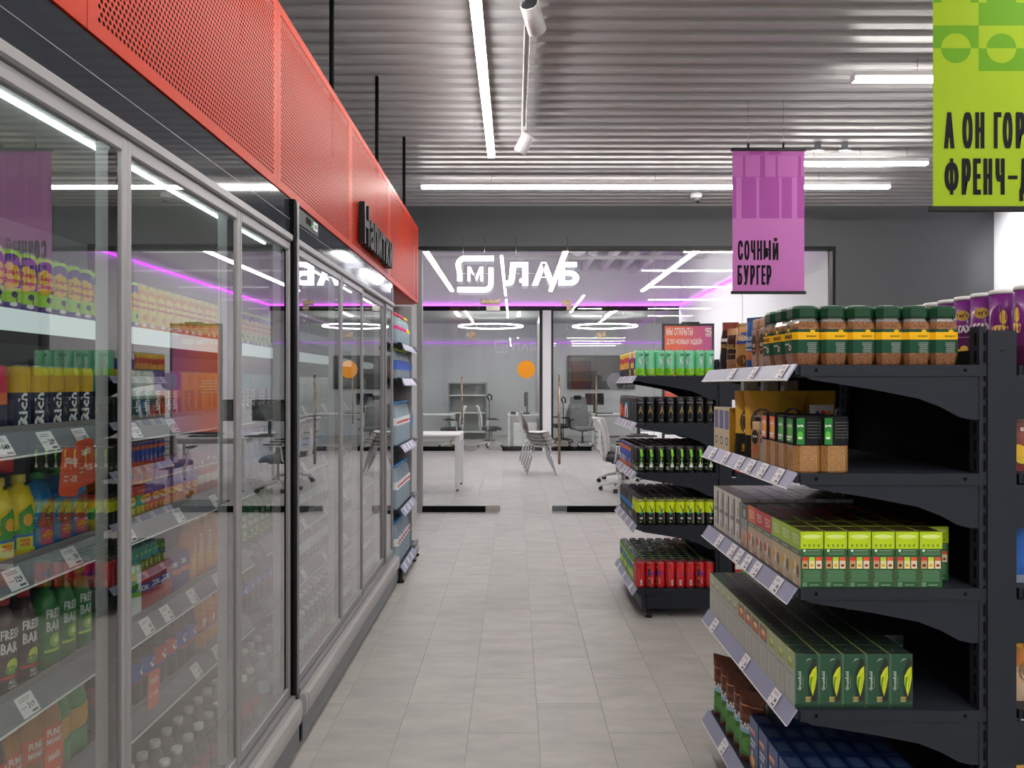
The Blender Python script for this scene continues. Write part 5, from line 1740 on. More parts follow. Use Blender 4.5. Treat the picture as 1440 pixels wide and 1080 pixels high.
# ================================================================== DRINK COOLERS
XGd = -0.90
CSZ = [1.65, 1.385, 1.105, 0.825, 0.572, 0.198]
CSN = ['top', 'second', 'third', 'fourth', 'fifth', 'bottom']
XRAIL = -1.055


def cooler(Ya, Yb, doors, lab, display=False):
    t = thing('display_cooler', lab, 'cooler', (0, 0, 0))
    MB().box(-1.78, Ya, 0.03, -1.72, Yb, 2.12).build('back_wall', COOLW, t)
    MB().box(-1.78, Ya, 2.06, -0.93, Yb, 2.235).build('top_box', FASC, t)
    MB().box(-1.72, Ya + 0.03, 2.05, -0.96, Yb - 0.03, 2.06).build('ceiling_liner', COOLW, t)
    MB().box(-1.78, Ya, 0.03, -0.875, Yb, 0.17).build('base_tank', ALUD, t)
    MB().box(-1.72, Ya + 0.03, 0.165, -0.95, Yb - 0.03, 0.18).build('floor_liner', COOLW, t)
    y = Ya if not display else Yb - 0.035
    MB().box(-1.78, y, 0.03, -0.90, y + 0.035, 2.20).build('side_wall', ALUD, t)
    y = Yb if not display else Ya - 0.02
    MB().box(-0.945, y - 0.01, 0.13, -0.885, y + 0.03, 2.235).build('joint_post', MATBLACK if not display else ALUD, t)
    # fascia boards
    MB().box(-0.93, Ya, 2.155, -0.905, Yb, 2.236).build('fascia', FASC, t)
    MB().box(-0.93, Ya, 2.094, -0.902, Yb, 2.1535).build('fascia', FASC, t)
    MB().box(-0.93, Ya, 2.1535, -0.9015, Yb, 2.155).build('fascia_trim', ALU, t)
    # channel above and below the doors
    ch = MB()
    ch.bbox(-0.945, Ya + 0.01, 2.062, -0.888, Yb - 0.01, 2.093, 0.006, G(.6, .6, .6))
    ch.build('door_channel', ALU, t)
    MB().box(-0.945, Ya + 0.01, 0.225, -0.880, Yb - 0.01, 0.243).build('door_channel', ALU, t)
    MB().box(-0.925, Ya + 0.01, 0.243, -0.918, Yb - 0.01, 0.252).build('door_track', ALU, t)
    # base panel and bumper
    MB().box(-0.93, Ya, 0.035, -0.868, Yb, 0.13).build('base_panel', ALUD, t)
    bm = MB()
    sec = [(-0.885, 0.135), (-0.862, 0.132), (-0.851, 0.145), (-0.848, 0.18), (-0.851, 0.212), (-0.862, 0.226), (-0.885, 0.224)]
    bm.prism(sec, 'y', Ya + 0.03, Yb - 0.03)
    bm.build('bumper', BUMP, t)
    for y0, y1 in ((Ya + 0.004, Ya + 0.03), (Yb - 0.03, Yb - 0.004)):
        MB().prism([(x + (0.002 if x < -0.86 else -0.004), z) for x, z in sec], 'y', y0, y1).build('bumper_cap', BUMP, t)
    MB().box(-1.7, Ya + 0.02, 0.0, -0.93, Yb - 0.02, 0.035).build('plinth', MATBLACK, t)
    # doors
    zb0, zb1, zt0, zt1 = 0.245, 0.285, 2.025, 2.060
    for i, (y0, y1, offs) in enumerate(doors):
        x = XGd + offs
        f = MB()
        sL, sR = 0.017, 0.019
        for a, b in ((y0, y0 + sL), (y1 - sR, y1)):
            f.bbox(x - 0.010, a, zb0, x + 0.006, b, zt1, 0.004, G(.6, .6, .6))
        f.bbox(x - 0.010, y0 + sL, zb0, x + 0.005, y1 - sR, zb1, 0.004, G(.6, .6, .6))
        f.bbox(x - 0.010, y0 + sL, zt0, x + 0.005, y1 - sR, zt1, 0.004, G(.6, .6, .6))
        d = f.build('door', ALU, t)
        MB().box(x - 0.008, y0 + sL - 0.003, zb1 - 0.003, x - 0.002, y1 - sR + 0.003, zt0 + 0.003).build('glass_pane', GLASSC, d)
        g = MB()
        g.box(x - 0.028, y1 - sR - 0.002, zb1, x - 0.0105, y1, zt0)
        g.build('gasket', MATBLACK, d)
        MB().box(x - 0.062, y1 - 0.012, zb1 - 0.03, x - 0.029, y1 + 0.012, zt0 + 0.03).build('inner_post', COOLW, d)
    # shelves
    yb_tags = Ya + 0.25
    for si, z in enumerate(CSZ):
        xs5 = -0.975 if si == 5 else XRAIL - 0.005
        sh = MB().box(-1.70, Ya + (0.04 if not display else 0.0), z - 0.022 if si < 5 else z - 0.012, xs5, Yb - (0.04 if display else -0.02), z).build('shelf', ALUD if si else COOLW, t)
        if si == 0:
            MB().prism([(XRAIL - 0.01, z + 0.002), (XRAIL + 0.012, z - 0.004), (XRAIL + 0.020, z - 0.022), (XRAIL + 0.012, z - 0.042), (XRAIL - 0.01, z - 0.046)], 'y', Ya + (0.05 if not display else 0.005), Yb - (0.05 if display else -0.02)).build('light_strip', STRIPM, sh)
        elif si == 5:
            MB().box(-0.974, Ya + 0.05, z - 0.012, -0.968, Yb - 0.05, z + 0.03).build('front_stop', RAILC, sh)
        else:
            MB().prism([(XRAIL - 0.005, z + 0.004), (XRAIL + 0.024, z - 0.046), (XRAIL + 0.021, z - 0.048), (XRAIL - 0.010, z)], 'y', Ya + 0.05, Yb - 0.05).build('price_rail', RAILC, sh)
            MB().prism([(XRAIL + 0.025, z - 0.043), (XRAIL + 0.027, z - 0.047), (XRAIL + 0.019, z - 0.050)], 'y', Ya + 0.05, Yb - 0.05).build('rail_lip', WHITE, sh)
            MB().box(XRAIL - 0.012, Ya + 0.05, z, XRAIL - 0.009, Yb - 0.05, z + 0.018).build('front_stop', ALU, sh)
            ys = {1: [1.52, 1.67, 1.80, 2.05, 2.28], 2: [1.56, 1.76, 2.02, 2.32, 2.6], 3: [1.60, 1.97, 2.12, 2.24, 2.42, 2.62], 4: [1.75, 2.45, 2.62, 2.78], 5: [2.05, 2.5]}[si]
            if Ya > 2:
                ys = [q for q in (3.4, 3.7, 4.1, 4.6, 5.0)]
            ys = [q for q in ys if Ya + 0.1 < q < Yb - 0.1]
            rail_tags(sh, XRAIL + 0.0105, z - 0.0205, ys, 1, math.atan2(0.029, 0.05), si * 3 + (7 if Ya > 2 else 0))
    MB().box(-0.99, Ya + 0.06, 2.0435, -0.9835, Yb - 0.06, 2.05).build('light_strip', LEDM, t)
    if display:
        MB().box(-0.9015, Ya + 0.03, 2.16, -0.898, Ya + 0.36, 2.225, b=0.001).build('control_panel', BLACK, t)
        MB().box(-0.898, Ya + 0.16, 2.185, -0.8965, Ya + 0.235, 2.212).build('digital_display', SCREEN, t)
        MB().box(-0.8975, Ya + 0.245, 2.186, -0.8960, Ya + 0.252, 2.194).build('indicator_light', GREENLED, t)
        sw = MB().box(-0.898, Ya + 0.27, 2.18, -0.894, Ya + 0.33, 2.215).build('rocker_switch', WHITE, t)
        MB().box(-0.8945, Ya + 0.28, 2.188, -0.8935, Ya + 0.32, 2.207).build('toggle', ALUD, t)
    return t


yx = lambda px, X=XGd: X * F / (px - VX)
yA = yx(175) + 0.012
cooler(0.30, 3.005, [(0.35, 1.04, -0.003), (1.044, yx(172) + 0.018, -0.003), (yx(172) + 0.022, yx(333) + 0.02, -0.003), (yx(333) + 0.024, 2.99, -0.003)], 'glass-door drink cooler at the front, full of colourful cans and bottles')
cooler(3.055, 5.53, [(3.09, yx(479) + 0.02, -0.003), (yx(479) + 0.024, 4.42, -0.003), (4.425, yx(542) + 0.02, -0.018), (yx(542) + 0.024, 5.5, -0.003)], 'glass-door drink cooler at the back with a small control panel', True)

# ------------------------------------------------------------------ drinks
HS, RS = 0.135, 0.0265
HL, RL = 0.148, 0.029


def flower(c1, c2, txt):
    E = []
    for i in range(8):
        a = 2 * pi * i / 8
        E.append(('d', 0.016 * cos(a), 0.075 + 0.020 * sin(a), 0.0085, c1, 0.010))
    E.append(('d', 0, 0.075, 0.018, c1, 0.022))
    E.append(('t', txt[0], -0.018, 0.076, 0.037, 0.015, c2, 0, 0.05))
    E.append(('t', txt[1], -0.018, 0.058, 0.037, 0.014, c2, 0, 0.05))
    return E


f_el = [('d', 0.002, 0.094, 0.027, '#5c3c98', 0.030), ('r', -0.026, 0.050, 0.028, 0.094, '#5c3c98')] + flower('#f2c218', '#c4202c', ('Chupa', 'Chups')) + [('d', 0.010, 0.035, 0.007, '#3a2a50', 0.007), ('r', 0.013, 0.02, 0.015, 0.03, '#3a2a50'), ('d', 0.008, 0.014, 0.008, '#eef0e8', 0.005)]
f_el2 = [('d', 0.002, 0.092, 0.020, '#f0a02c', 0.026), ('r', -0.020, 0.056, 0.020, 0.092, '#f0a02c')] + flower('#f7d95c', '#d8502c', ('Chupa', 'Chups')) + [('d', 0.010, 0.035, 0.008, '#f08a1c', 0.008), ('d', 0.008, 0.014, 0.008, '#eef0e8', 0.005)]
k_lime = can_mesh(RS, HS, [(0, '#5c3c98'), (0.07, '#a9dc3c'), (0.93, '#a9dc3c')], [(f_el, 0.15)])
k_mango = can_mesh(RS, HS, [(0, '#f08a2c'), (0.07, '#e9d05c'), (0.5, '#7aa83c'), (0.62, '#e9d05c')], [(f_el2, 0.15)])
k_orange = can_mesh(RS, HS, [(0, '#e8801c'), (0.75, '#2c7a3c')], [(flower('#f7c84c', '#d8502c', ('Chupa', 'Chups')) + [('d', -0.01, 0.03, 0.01, '#f4a02c')], 0.15)])


def rich(top, body, txt, tc='#eef0f2', mid=None):
    bands = [(0, body)] + ([(0.42, mid)] if mid else []) + [(0.62, top), (0.97, top)]
    E = [('t', txt, 0.006, 0.014, 0.072, 0.020, tc, 1, 0.03)]
    E2 = barcode(-0.006, 0.03, 0.014, 0.044, '#c8ccd0') + [('p', [(-0.012, 0.1), (0.006, 0.105), (0.014, 0.125), (-0.004, 0.12)], '#a8872c')]
    return can_mesh(RL, HL, bands, [(E, 0.25), (E2, -1.3), (E, 2.6)])


k_rich = rich('#d8ae1c', '#1d2a48', 'Rich')
k_richr = rich('#d42c50', '#1d2a48', 'Rich', mid='#e8702c')
k_teal = rich('#1f9c98', '#1d2a38', 'Rich')
k_laim = rich('#e0e4da', '#1f5660', 'Laimon', mid='#8ab8a8')
k_laim2 = rich('#6f4a94', '#8a3a22', 'Laimon', mid='#c87a4c')
k_laiy = rich('#d8a02c', '#c79a2c', 'Laimon', '#8a5a1c')
k_wht = can_mesh(RL, HL, [(0, '#c8d0d2'), (0.5, '#dfe4e4')], [(smallprint(-0.012, 0.03, 0.012, 0.11, 6, '#8a9aa0'), 0)])


def bottle(r, h, col, capc, els, m=PETC, neck=0.3, bands=None, rows=1, nm='bottle', labz=None, waist=0.0, n=14, labm=CAN):
    """body profile, cap and printed label"""
    b = MB()
    c = S(col)
    zs = h * (1 - neck)
    prof = [(r * 0.75, 0, c), (r * 0.96, 0.006, c), (r, 0.02, c), (r * (1 - waist), zs * 0.48, c), (r, zs * 0.86, c), (r * 0.94, zs, c), (r * 0.62, h - (h - zs) * 0.45, c), (r * 0.38, h - 0.030, c), (r * 0.36, h - 0.016, c)]
    b.lathe(prof, n)
    cap = MB().lathe([(r * 0.47, h - 0.019, S(capc)), (r * 0.47, h - 0.002, S(capc)), (r * 0.42, h, S(capc))], 12)
    parts = [(nm, b.mesh(nm, m)), ('cap', cap.mesh('bottle_cap', FOIL))]
    if labz or els:
        q = MB()
        if labz:
            z0_, z1_, lc = labz
            q.lathe([(r * 1.012, z0_, S(lc)), (r * 1.012, z1_, S(lc))], n, capb=False, capt=False)
        for E, ro in els:
            mp0 = cylmap(r * 1.013 / cos(pi / n) if False else r * 1.014)
            q.draw(E, (lambda u, v, e, g=ro, f=mp0: (lambda p: (p[0] * cos(g) - p[1] * sin(g), p[0] * sin(g) + p[1] * cos(g), p[2]))(f(u, v, e))), maxu=r * 0.22)
        parts.append(('label', q.mesh('bottle_label', labm)))
    return parts


kid = [('p', [(-0.024, 0.06), (-0.012, 0.068), (-0.014, 0.1), (0.012, 0.12), (0.02, 0.1), (0.022, 0.06), (0.0, 0.052)], '#4a9a3c'), ('d', 0.0, 0.038, 0.014, '#f0c01c', 0.010), ('r', -0.018, 0.02, 0.018, 0.048, '#c8d83c'), ('d', 0.0, 0.036, 0.013, '#f4cc2c', 0.009), ('t', 'ЧУПА', -0.011, 0.036, 0.022, 0.008, '#c4202c', 0, 0.05), ('t', 'ЧУПС', -0.011, 0.027, 0.022, 0.008, '#c4202c', 0, 0.05), ('d', 0.006, 0.085, 0.011, '#e8a83c', 0.014)]
kidb = [('p', [(-0.024, 0.06), (-0.014, 0.1), (0.012, 0.125), (0.022, 0.1), (0.022, 0.06), (0.0, 0.052)], '#a84a2c'), ('r', -0.018, 0.016, 0.018, 0.054, '#c85a78'), ('d', 0.0, 0.038, 0.013, '#f4cc2c', 0.010), ('t', 'ЧУПА', -0.011, 0.038, 0.022, 0.008, '#c4202c', 0, 0.05), ('t', 'ЧУПС', -0.011, 0.029, 0.022, 0.008, '#c4202c', 0, 0.05), ('d', 0.002, 0.088, 0.014, '#7a3a2c', 0.018)]
k_kidy = bottle(0.033, 0.185, '#ecd21c', '#d8c44c', [(kid, 0.1), (kid, -1.9)], FOIL, 0.32, labz=(0.022, 0.055, '#3f7cc0'), waist=0.12)
k_kidb = bottle(0.033, 0.185, '#1f86cc', '#3aa04c', [(kidb, 0.1), (kidb, -1.9)], FOIL, 0.32, labz=(0.022, 0.055, '#6a9ab0'), waist=0.12)
fb = [('t', 'FRESH', -0.02, 0.118, 0.044, 0.022, '#e8ecec', 0, 0.03), ('t', 'BAR', -0.02, 0.088, 0.036, 0.024, '#e8ecec', 0, 0.03), ('d', 0.004, 0.062, 0.013, '#c8d83c', 0.014), ('d', 0.0, 0.052, 0.012, '#5a9a2c', 0.010), ('r', -0.025, 0.034, 0.025, 0.040, '#c8382c'), ('t', 'ALL', -0.006, 0.022, 0.016, 0.009, '#e8ecec', 0, 0.03), ('t', 'COLA', -0.006, 0.012, 0.02, 0.008, '#e8ecec', 0, 0.03)]
fg = [('t', 'FRESH', -0.02, 0.118, 0.044, 0.022, '#e8ecec', 0, 0.03), ('t', 'BAR', -0.02, 0.088, 0.036, 0.024, '#e8ecec', 0, 0.03), ('d', 0.004, 0.066, 0.017, '#8fc43c', 0.017), ('d', 0.004, 0.066, 0.008, '#dfe8b0', 0.008), ('r', -0.025, 0.040, 0.025, 0.046, '#b8d83c')]
k_fcola = bottle(0.031, 0.208, '#3a1c18', '#c8242c', [(fb, 0.2), (fb, -1.9)], FOIL, 0.36)
k_fgrn = bottle(0.031, 0.208, '#1f7a34', '#2c9a44', [(fg, 0.2), (fg, -1.9)], FOIL, 0.36)
k_fteal = bottle(0.030, 0.19, '#3aa8b0', '#bfe0e4', [([('t', 'FRESH', -0.018, 0.095, 0.036, 0.018, '#f0f4f4', 0, 0.03), ('t', 'BAR', -0.018, 0.07, 0.03, 0.02, '#f0f4f4', 0, 0.03)], 0.2)], FOIL, 0.28, labz=(0.03, 0.06, '#2a5ca8'))
k_fpurp = bottle(0.030, 0.19, '#8c3a94', '#b87ac0', [([('t', 'FRESH', -0.018, 0.095, 0.036, 0.018, '#f0f4f4', 0, 0.03), ('t', 'BAR', -0.018, 0.07, 0.03, 0.02, '#f0f4f4', 0, 0.03)], 0.2)], FOIL, 0.28)
k_forg = bottle(0.032, 0.215, '#d8884c', '#e8c05c', [([('d', 0.0, 0.07, 0.018, '#f0b84c', 0.03), ('t', 'FRESH', 0.008, 0.07, 0.08, 0.014, '#f4ead8', 1, 0.03)], 0.2)], FOIL, 0.28, labz=(0.03, 0.045, '#f0a02c'))
fm = [('t', 'FUNKY', -0.022, 0.095, 0.044, 0.018, '#f4ece4', 0, 0.05), ('t', 'MONKEY', -0.023, 0.076, 0.046, 0.016, '#f4ece4', 0, 0.05)]
k_fmo = bottle(0.034, 0.225, '#b07a2c', '#e8882c', [(fm, 0.2), (fm, -1.9)], FOIL, 0.42, labz=(0.066, 0.12, '#e2632c'))
k_fmr = bottle(0.034, 0.225, '#4a2c20', '#c8342c', [(fm, 0.2), (fm, -1.9)], FOIL, 0.42, labz=(0.066, 0.12, '#d0442c'))
k_spr = bottle(0.034, 0.225, '#3f9a4c', '#2c8a3c', [([('p', [(-0.028, 0.06), (0.03, 0.08), (0.03, 0.125), (-0.028, 0.115)], '#e0a82c')], 0.2)], FOIL, 0.42, labz=(0.06, 0.12, '#2f8a44'))
cc = lambda ch, a: [('t', ch, -0.01, 0.078, 0.024, 0.03, '#f0ecec', 0, 0.06), ('p', [(-0.03, 0.06), (0.03, 0.07), (0.03, 0.076), (-0.03, 0.066)], a)]
k_colb = bottle(0.034, 0.225, '#332220', '#2a3a8a', [(cc('C', '#c8442c'), 0.2), (cc('C', '#c8442c'), -1.9)], FOIL, 0.42, labz=(0.066, 0.118, '#3a54b0'))
k_colr = bottle(0.034, 0.225, '#332220', '#c0302c', [(cc('C', '#3a54b0'), 0.2), (cc('C', '#3a54b0'), -1.9)], FOIL, 0.42, labz=(0.066, 0.118, '#c8443a'))
k_fan = bottle(0.034, 0.225, '#d8902c', '#e8882c', [(cc('F', '#3a54b0'), 0.2), (cc('F', '#3a54b0'), -1.9)], FOIL, 0.42, labz=(0.066, 0.118, '#e2732c'))
k_dark = bottle(0.034, 0.20, '#3c3430', '#e4e6e6', [], FOIL, 0.42, labz=(0.06, 0.11, '#b03a30'))
k_clr = bottle(0.033, 0.21, '#c9d4dc', '#e8ecee', [], PETC, 0.34, labz=(0.06, 0.11, '#c8d8e2'))
k_clb = bottle(0.033, 0.20, '#b8cfe0', '#3a7ac0', [], PETB, 0.34, labz=(0.06, 0.10, '#7fa8d0'))
k_sm = can_mesh(0.026, 0.10, [(0, '#e8882c'), (0.3, '#d83c64'), (0.7, '#7a4aa8')], [([('d', 0, 0.05, 0.014, '#f4cc2c', 0.012), ('t', 'ЧУПА', -0.011, 0.047, 0.022, 0.009, '#c4202c', 0, 0.05)], 0.1)])
k_sm2 = can_mesh(0.026, 0.10, [(0, '#d8c02c'), (0.3, '#3f9a4c'), (0.7, '#c83a2c')], [([('d', 0, 0.05, 0.014, '#f4cc2c', 0.012), ('t', 'ЧУПА', -0.011, 0.047, 0.022, 0.009, '#c4202c', 0, 0.05)], 0.1)])
k_sm3 = can_mesh(0.026, 0.10, [(0, '#b83c48'), (0.4, '#e0c8b0'), (0.8, '#c85a4c')], [])
k_jug = carton(0.06, 0.06, 0.15, '#dfe6ea', '#dfe6ea', '#c8d0d4', [('r', 0.0, 0.06, 0.06, 0.075, '#8ac43c'), ('d', 0.03, 0.105, 0.02, '#e8d04c', 0.024), ('d', 0.035, 0.09, 0.016, '#4a9a3c', 0.018), ('t', 'СИТРО', 0.008, 0.072, 0.044, 0.012, '#2a5ca8', 0, 0.03)], None, m=FOIL, name='juice_carton')
k_djr = carton(0.06, 0.06, 0.125, '#a82c34', '#a82c34', '#8a242c', [('r', 0.0, 0.06, 0.06, 0.085, '#3a3a94'), ('t', 'СОК', 0.012, 0.064, 0.036, 0.016, '#f0ecec', 0, 0.04)], None, m=FOIL, name='juice_carton')
k_djb = carton(0.06, 0.06, 0.125, '#4a2f7c', '#4a2f7c', '#3a2464', [('r', 0.0, 0.06, 0.06, 0.075, '#d8642c'), ('t', 'СОК', 0.012, 0.084, 0.036, 0.016, '#f0ecec', 0, 0.04)], None, m=FOIL, name='juice_carton')


def run(shelf, spec, name, cat, what, x, grp, second=False):
    """spec: (pr, colour words, y0, y1, pitch)"""
    n = 0
    for pr, colw, y0, y1, p in spec:
        y = y0
        while y < y1 - p * 0.4:
            n += 1
            where = 'front' if y < 3.0 else 'back'
            o = inst(pr, name, (x, y, CSZ[shelf]), pi / 2 - (0.75 if shelf < 2 else 0.4) + rnd.uniform(-0.25, 0.25), '%s %s on %s cooler shelf%s, %s from near end' % (colw, what, CSN[shelf], ', second row' if second else '', nth(n)), cat, grp)
            y += p


XP = -1.11
run(0, [(k_lime, 'lime and purple', 1.52, 2.20, 0.0565), (k_mango, 'yellow-orange', 2.20, 2.97, 0.0565), (k_lime, 'lime and purple', 2.99, 3.66, 0.0565)],
    'soda_can', 'can', 'slim drink can', XP, 'slim drink cans on the top cooler shelf')
run(0, [(k_clr, 'clear', 3.72, 5.45, 0.075)], 'table_water_bottle', 'bottle', 'bottle', XP, 'clear bottles on the top cooler shelf')
run(0, [(k_lime, 'lime and purple', 1.55, 2.22, 0.0565), (k_orange, 'orange and green', 2.25, 2.95, 0.0565)], 'soda_can', 'can', 'slim drink can', XP - 0.06, 'slim drink cans on the top cooler shelf', True)
run(1, [(k_richr, 'red-topped navy', 1.52, 1.66, 0.062), (k_rich, 'yellow-topped navy', 1.66, 1.98, 0.062), (k_teal, 'teal-topped navy', 1.98, 2.17, 0.062), (k_laim, 'white-topped teal', 2.17, 2.29, 0.062), (k_laim2, 'purple-topped brown', 2.29, 2.48, 0.062), (k_laiy, 'golden', 2.48, 2.97, 0.062), (k_teal, 'teal-topped navy', 3.0, 3.6, 0.062), (k_wht, 'white', 3.62, 5.45, 0.064)],
    'juice_can', 'can', 'tall drink can', XP, 'tall drink cans on the second cooler shelf')
run(2, [(k_kidy, 'yellow', 1.46, 1.73, 0.069), (k_kidb, 'blue', 1.735, 1.95, 0.069), (k_sm2, 'green and red', 1.97, 2.22, 0.054), (k_sm, 'pink and orange', 2.22, 2.60, 0.054), (k_sm3, 'pale red', 2.60, 2.97, 0.054), (k_clb, 'pale blue', 3.02, 5.45, 0.075)],
    'small_drink_bottle', 'bottle', 'drink bottle', XP, 'drink bottles on the third cooler shelf')
# small tray stacked on the little bottles
run(3, [(k_fcola, 'brown red-capped', 1.48, 1.76, 0.067), (k_fgrn, 'green', 1.76, 1.94, 0.067), (k_jug, 'lemon', 2.0, 2.19, 0.063), (k_djr, 'red', 2.19, 2.38, 0.063), (k_djb, 'purple', 2.38, 2.50, 0.063), (k_forg, 'peach', 2.52, 2.97, 0.068), (k_fgrn, 'green', 3.0, 3.5, 0.07), (k_clr, 'clear', 3.52, 5.45, 0.076)],
    'fruit_drink', 'drink', 'fruit drink', XP, 'fruit drinks on the fourth cooler shelf')
run(3, [(k_fpurp, 'purple', 2.02, 2.16, 0.064), (k_fteal, 'teal', 2.16, 2.50, 0.064)], 'fruit_drink', 'drink', 'fruit drink', XP - 0.075, 'fruit drinks on the fourth cooler shelf', True)
run(4, [(k_fmr, 'brown red-labelled', 1.50, 1.62, 0.072), (k_fmo, 'orange', 1.62, 1.80, 0.072), (k_spr, 'green', 1.80, 1.96, 0.072), (k_colr, 'red-labelled cola', 2.0, 2.15, 0.072), (k_colb, 'blue-labelled cola', 2.15, 2.3, 0.072), (k_colr, 'red-labelled cola', 2.3, 2.44, 0.072), (k_colb, 'blue-labelled cola', 2.44, 2.6, 0.072), (k_fan, 'orange', 2.6, 2.97, 0.072), (k_colb, 'blue-labelled cola', 3.0, 3.6, 0.074), (k_clr, 'clear', 3.62, 5.45, 0.076)],
    'soda_bottle', 'bottle', 'soda bottle', XP, 'soda bottles on the fifth cooler shelf')
run(5, [(k_dark, 'dark white-capped', 1.55, 2.97, 0.078), (k_clr, 'clear', 3.01, 5.45, 0.08)], 'table_water_bottle', 'bottle', 'bottle', -1.02, 'bottles on the bottom cooler shelf')
run(5, [(k_dark, 'dark white-capped', 1.59, 2.97, 0.078), (k_clr, 'clear', 3.05, 5.45, 0.08)], 'table_water_bottle', 'bottle', 'bottle', -1.105, 'bottles on the bottom cooler shelf', True)
# red tray fronts stacked on the small packs of the third shelf
for i, (y0, y1, c) in enumerate(((1.98, 2.22, '#b8602c'), (2.23, 2.48, '#7a3f9c'), (2.5, 2.9, '#a03038'))):
    b = MB().box(-1.15, y0, CSZ[2] + 0.1005, -1.075, y1, CSZ[2] + 0.155, S(c))
    els = []
    q = y0
    mpx = lambda u, v, e: (-1.075 + e, u, v)
    while q < y1 - 0.02:
        els += [('d', q + 0.015, CSZ[2] + 0.125 + 0.006 * ((int(q * 100)) % 3 - 1), 0.007, rnd.choice(['#f0b82c', '#3f9a4c', '#d83c64', '#f4e4d0', '#2c6ac0'])), ('r', q, CSZ[2] + 0.103, q + 0.02, CSZ[2] + 0.108, '#e8d8a0')]
        q += 0.026
    o = b.build('snack_carton', FOIL)
    MB().draw(els, mpx).build('label', FOIL, o)
    tag(o, '%s printed carton lying on the small packs of the third cooler shelf' % ('orange-brown', 'purple', 'dark red')[i], 'carton')


def promo(px, py, X, lab, w=0.075, h=0.11, tilt=0.2, rz=pi / 2, mir=False):
    Y = X * F / (px - VX)
    z = H + (VY - py) * Y / F
    b = MB()
    pts = []
    r = 0.014
    for cxs, czs, a0 in ((1, 1, 0), (-1, 1, pi / 2), (-1, -1, pi), (1, -1, 1.5 * pi)):
        for k in range(5):
            a = a0 + k * pi / 8
            pts.append((cxs * (w / 2 - r) + r * cos(a), czs * (h / 2 - r) + r * sin(a)))
    b.prism(pts, 'y', -0.001, 0.001, S('#e8603c'))
    E = [('t', 'комбо', -w * 0.32, h * 0.16, w * 0.62, h * 0.17, '#f6ece6', 0, 0.05), ('t', '-15%', -w * 0.02, -h * 0.2, w * 0.38, h * 0.14, '#f6ece6', 0, 0.04), ('r', -w * 0.34, -h * 0.12, -w * 0.1, -h * 0.08, '#f0c8b8'), ('r', -w * 0.34, -h * 0.2, -w * 0.14, -h * 0.16, '#f0c8b8')]
    o = b.build('promo_tag', FOIL, None, (X, Y, z), rz)
    o.rotation_euler = (0, tilt, rz)
    MB().draw(E, front(0.001)).build('print', FOIL, o)
    tag(o, lab, 'price tag')
    return o


promo(99, 664, -1.015, 'rounded orange promotion tag, lower one of the pair on the cooler rail', tilt=0.15)
promo(120, 650, -1.02, 'rounded orange promotion tag, upper one of the pair on the cooler rail', tilt=-0.1)
promo(216, 968, -1.0, 'small orange promotion tag hanging in front of the white-capped bottles', 0.065, 0.10, 0.1)
promo(75, 1078, -1.0, 'orange promotion tag on the lowest rail by the orange bottles', 0.065, 0.10, 0.1)

# ================================================================== WATER RACK beyond the coolers
t = thing('water_rack', 'black open rack of water bottles between cooler and glass room', 'rack', (0, 0, 0))
RZ = [1.80, 1.535, 1.03, 0.55, 0.125]
YA, YB, YC = 5.575, 6.30, 6.55
for y in (YA, YB, YC - 0.03):
    MB().box(-1.36, y, 0.03, -1.32, y + 0.03, 2.2).build('upright', DARK, t)
for y in (YB - 0.003,):
    MB().box(-1.32, y, 0.12, -0.87, y + 0.006, 2.15).build('divider_panel', ALU, t)
MB().box(-1.36, YA, 0.1, -1.34, YC, 2.2).build('back_panel', MATBLACK, t)
for si, z in enumerate(RZ):
    for a, b in ((YA + 0.005, YB - 0.005), (YB + 0.005, YC)):
        sh = MB().box(-1.33, a, z - 0.025, -0.86, b, z).build('shelf', DARK, t)
        if a < YB - 0.1:
            MB().prism([(-0.858, z + 0.004), (-0.822, z - 0.05), (-0.826, z - 0.053), (-0.862, z)], 'y', a + 0.02, b - 0.02).build('price_rail', RAIL, sh)
            rail_tags(sh, -0.8385, z - 0.0215, [a + 0.15, a + 0.32, a + 0.5], 1, math.atan2(0.036, 0.054), si)
        else:
            MB().box(-0.872, a, z - 0.02, -0.845, b, z + 0.01, b=0.003).build('shelf_clip', ALUD, sh)
for y in (YA + 0.05, YB, YC - 0.04):
    MB().lathe([(0.026, 0, G(0, 0, 0)), (0.03, 0.01, G(0, 0, 0)), (0.014, 0.025, G(0, 0, 0)), (0.012, 0.1, G(0, 0, 0))], 12, -0.86, y).build('foot', BLACK, t)
    MB().lathe([(0.02, 0, G(0, 0, 0)), (0.012, 0.025, G(0, 0, 0)), (0.012, 0.1, G(0, 0, 0))], 12, -1.32, y).build('foot', BLACK, t)
MB().box(-0.90, YB, 0.03, -0.84, YC, 0.095, b=0.01).build('kick_panel', ALU, t)
MB().box(-0.92, YA, 0.04, -0.875, YB, 0.1).build('kick_panel', DARK, t)
w_pink = bottle(0.040, 0.235, '#b4cfe0', '#e03c5c', [], PETB, 0.42, labz=(0.11, 0.135, '#d82c7c'))
w_yel = bottle(0.040, 0.235, '#b4cfe0', '#e8c41c', [], PETB, 0.42, labz=(0.11, 0.135, '#e8d41c'))
w_grn = bottle(0.040, 0.235, '#a8c8e4', '#b4d82c', [], PETB, 0.42, labz=(0.07, 0.14, '#3a64c8'))
w_red = bottle(0.042, 0.30, '#a0bcd0', '#4a8ac8', [], PETB, 0.26, labz=(0.15, 0.185, '#d8dce4'))
for v_ in (w_red,):
    pass
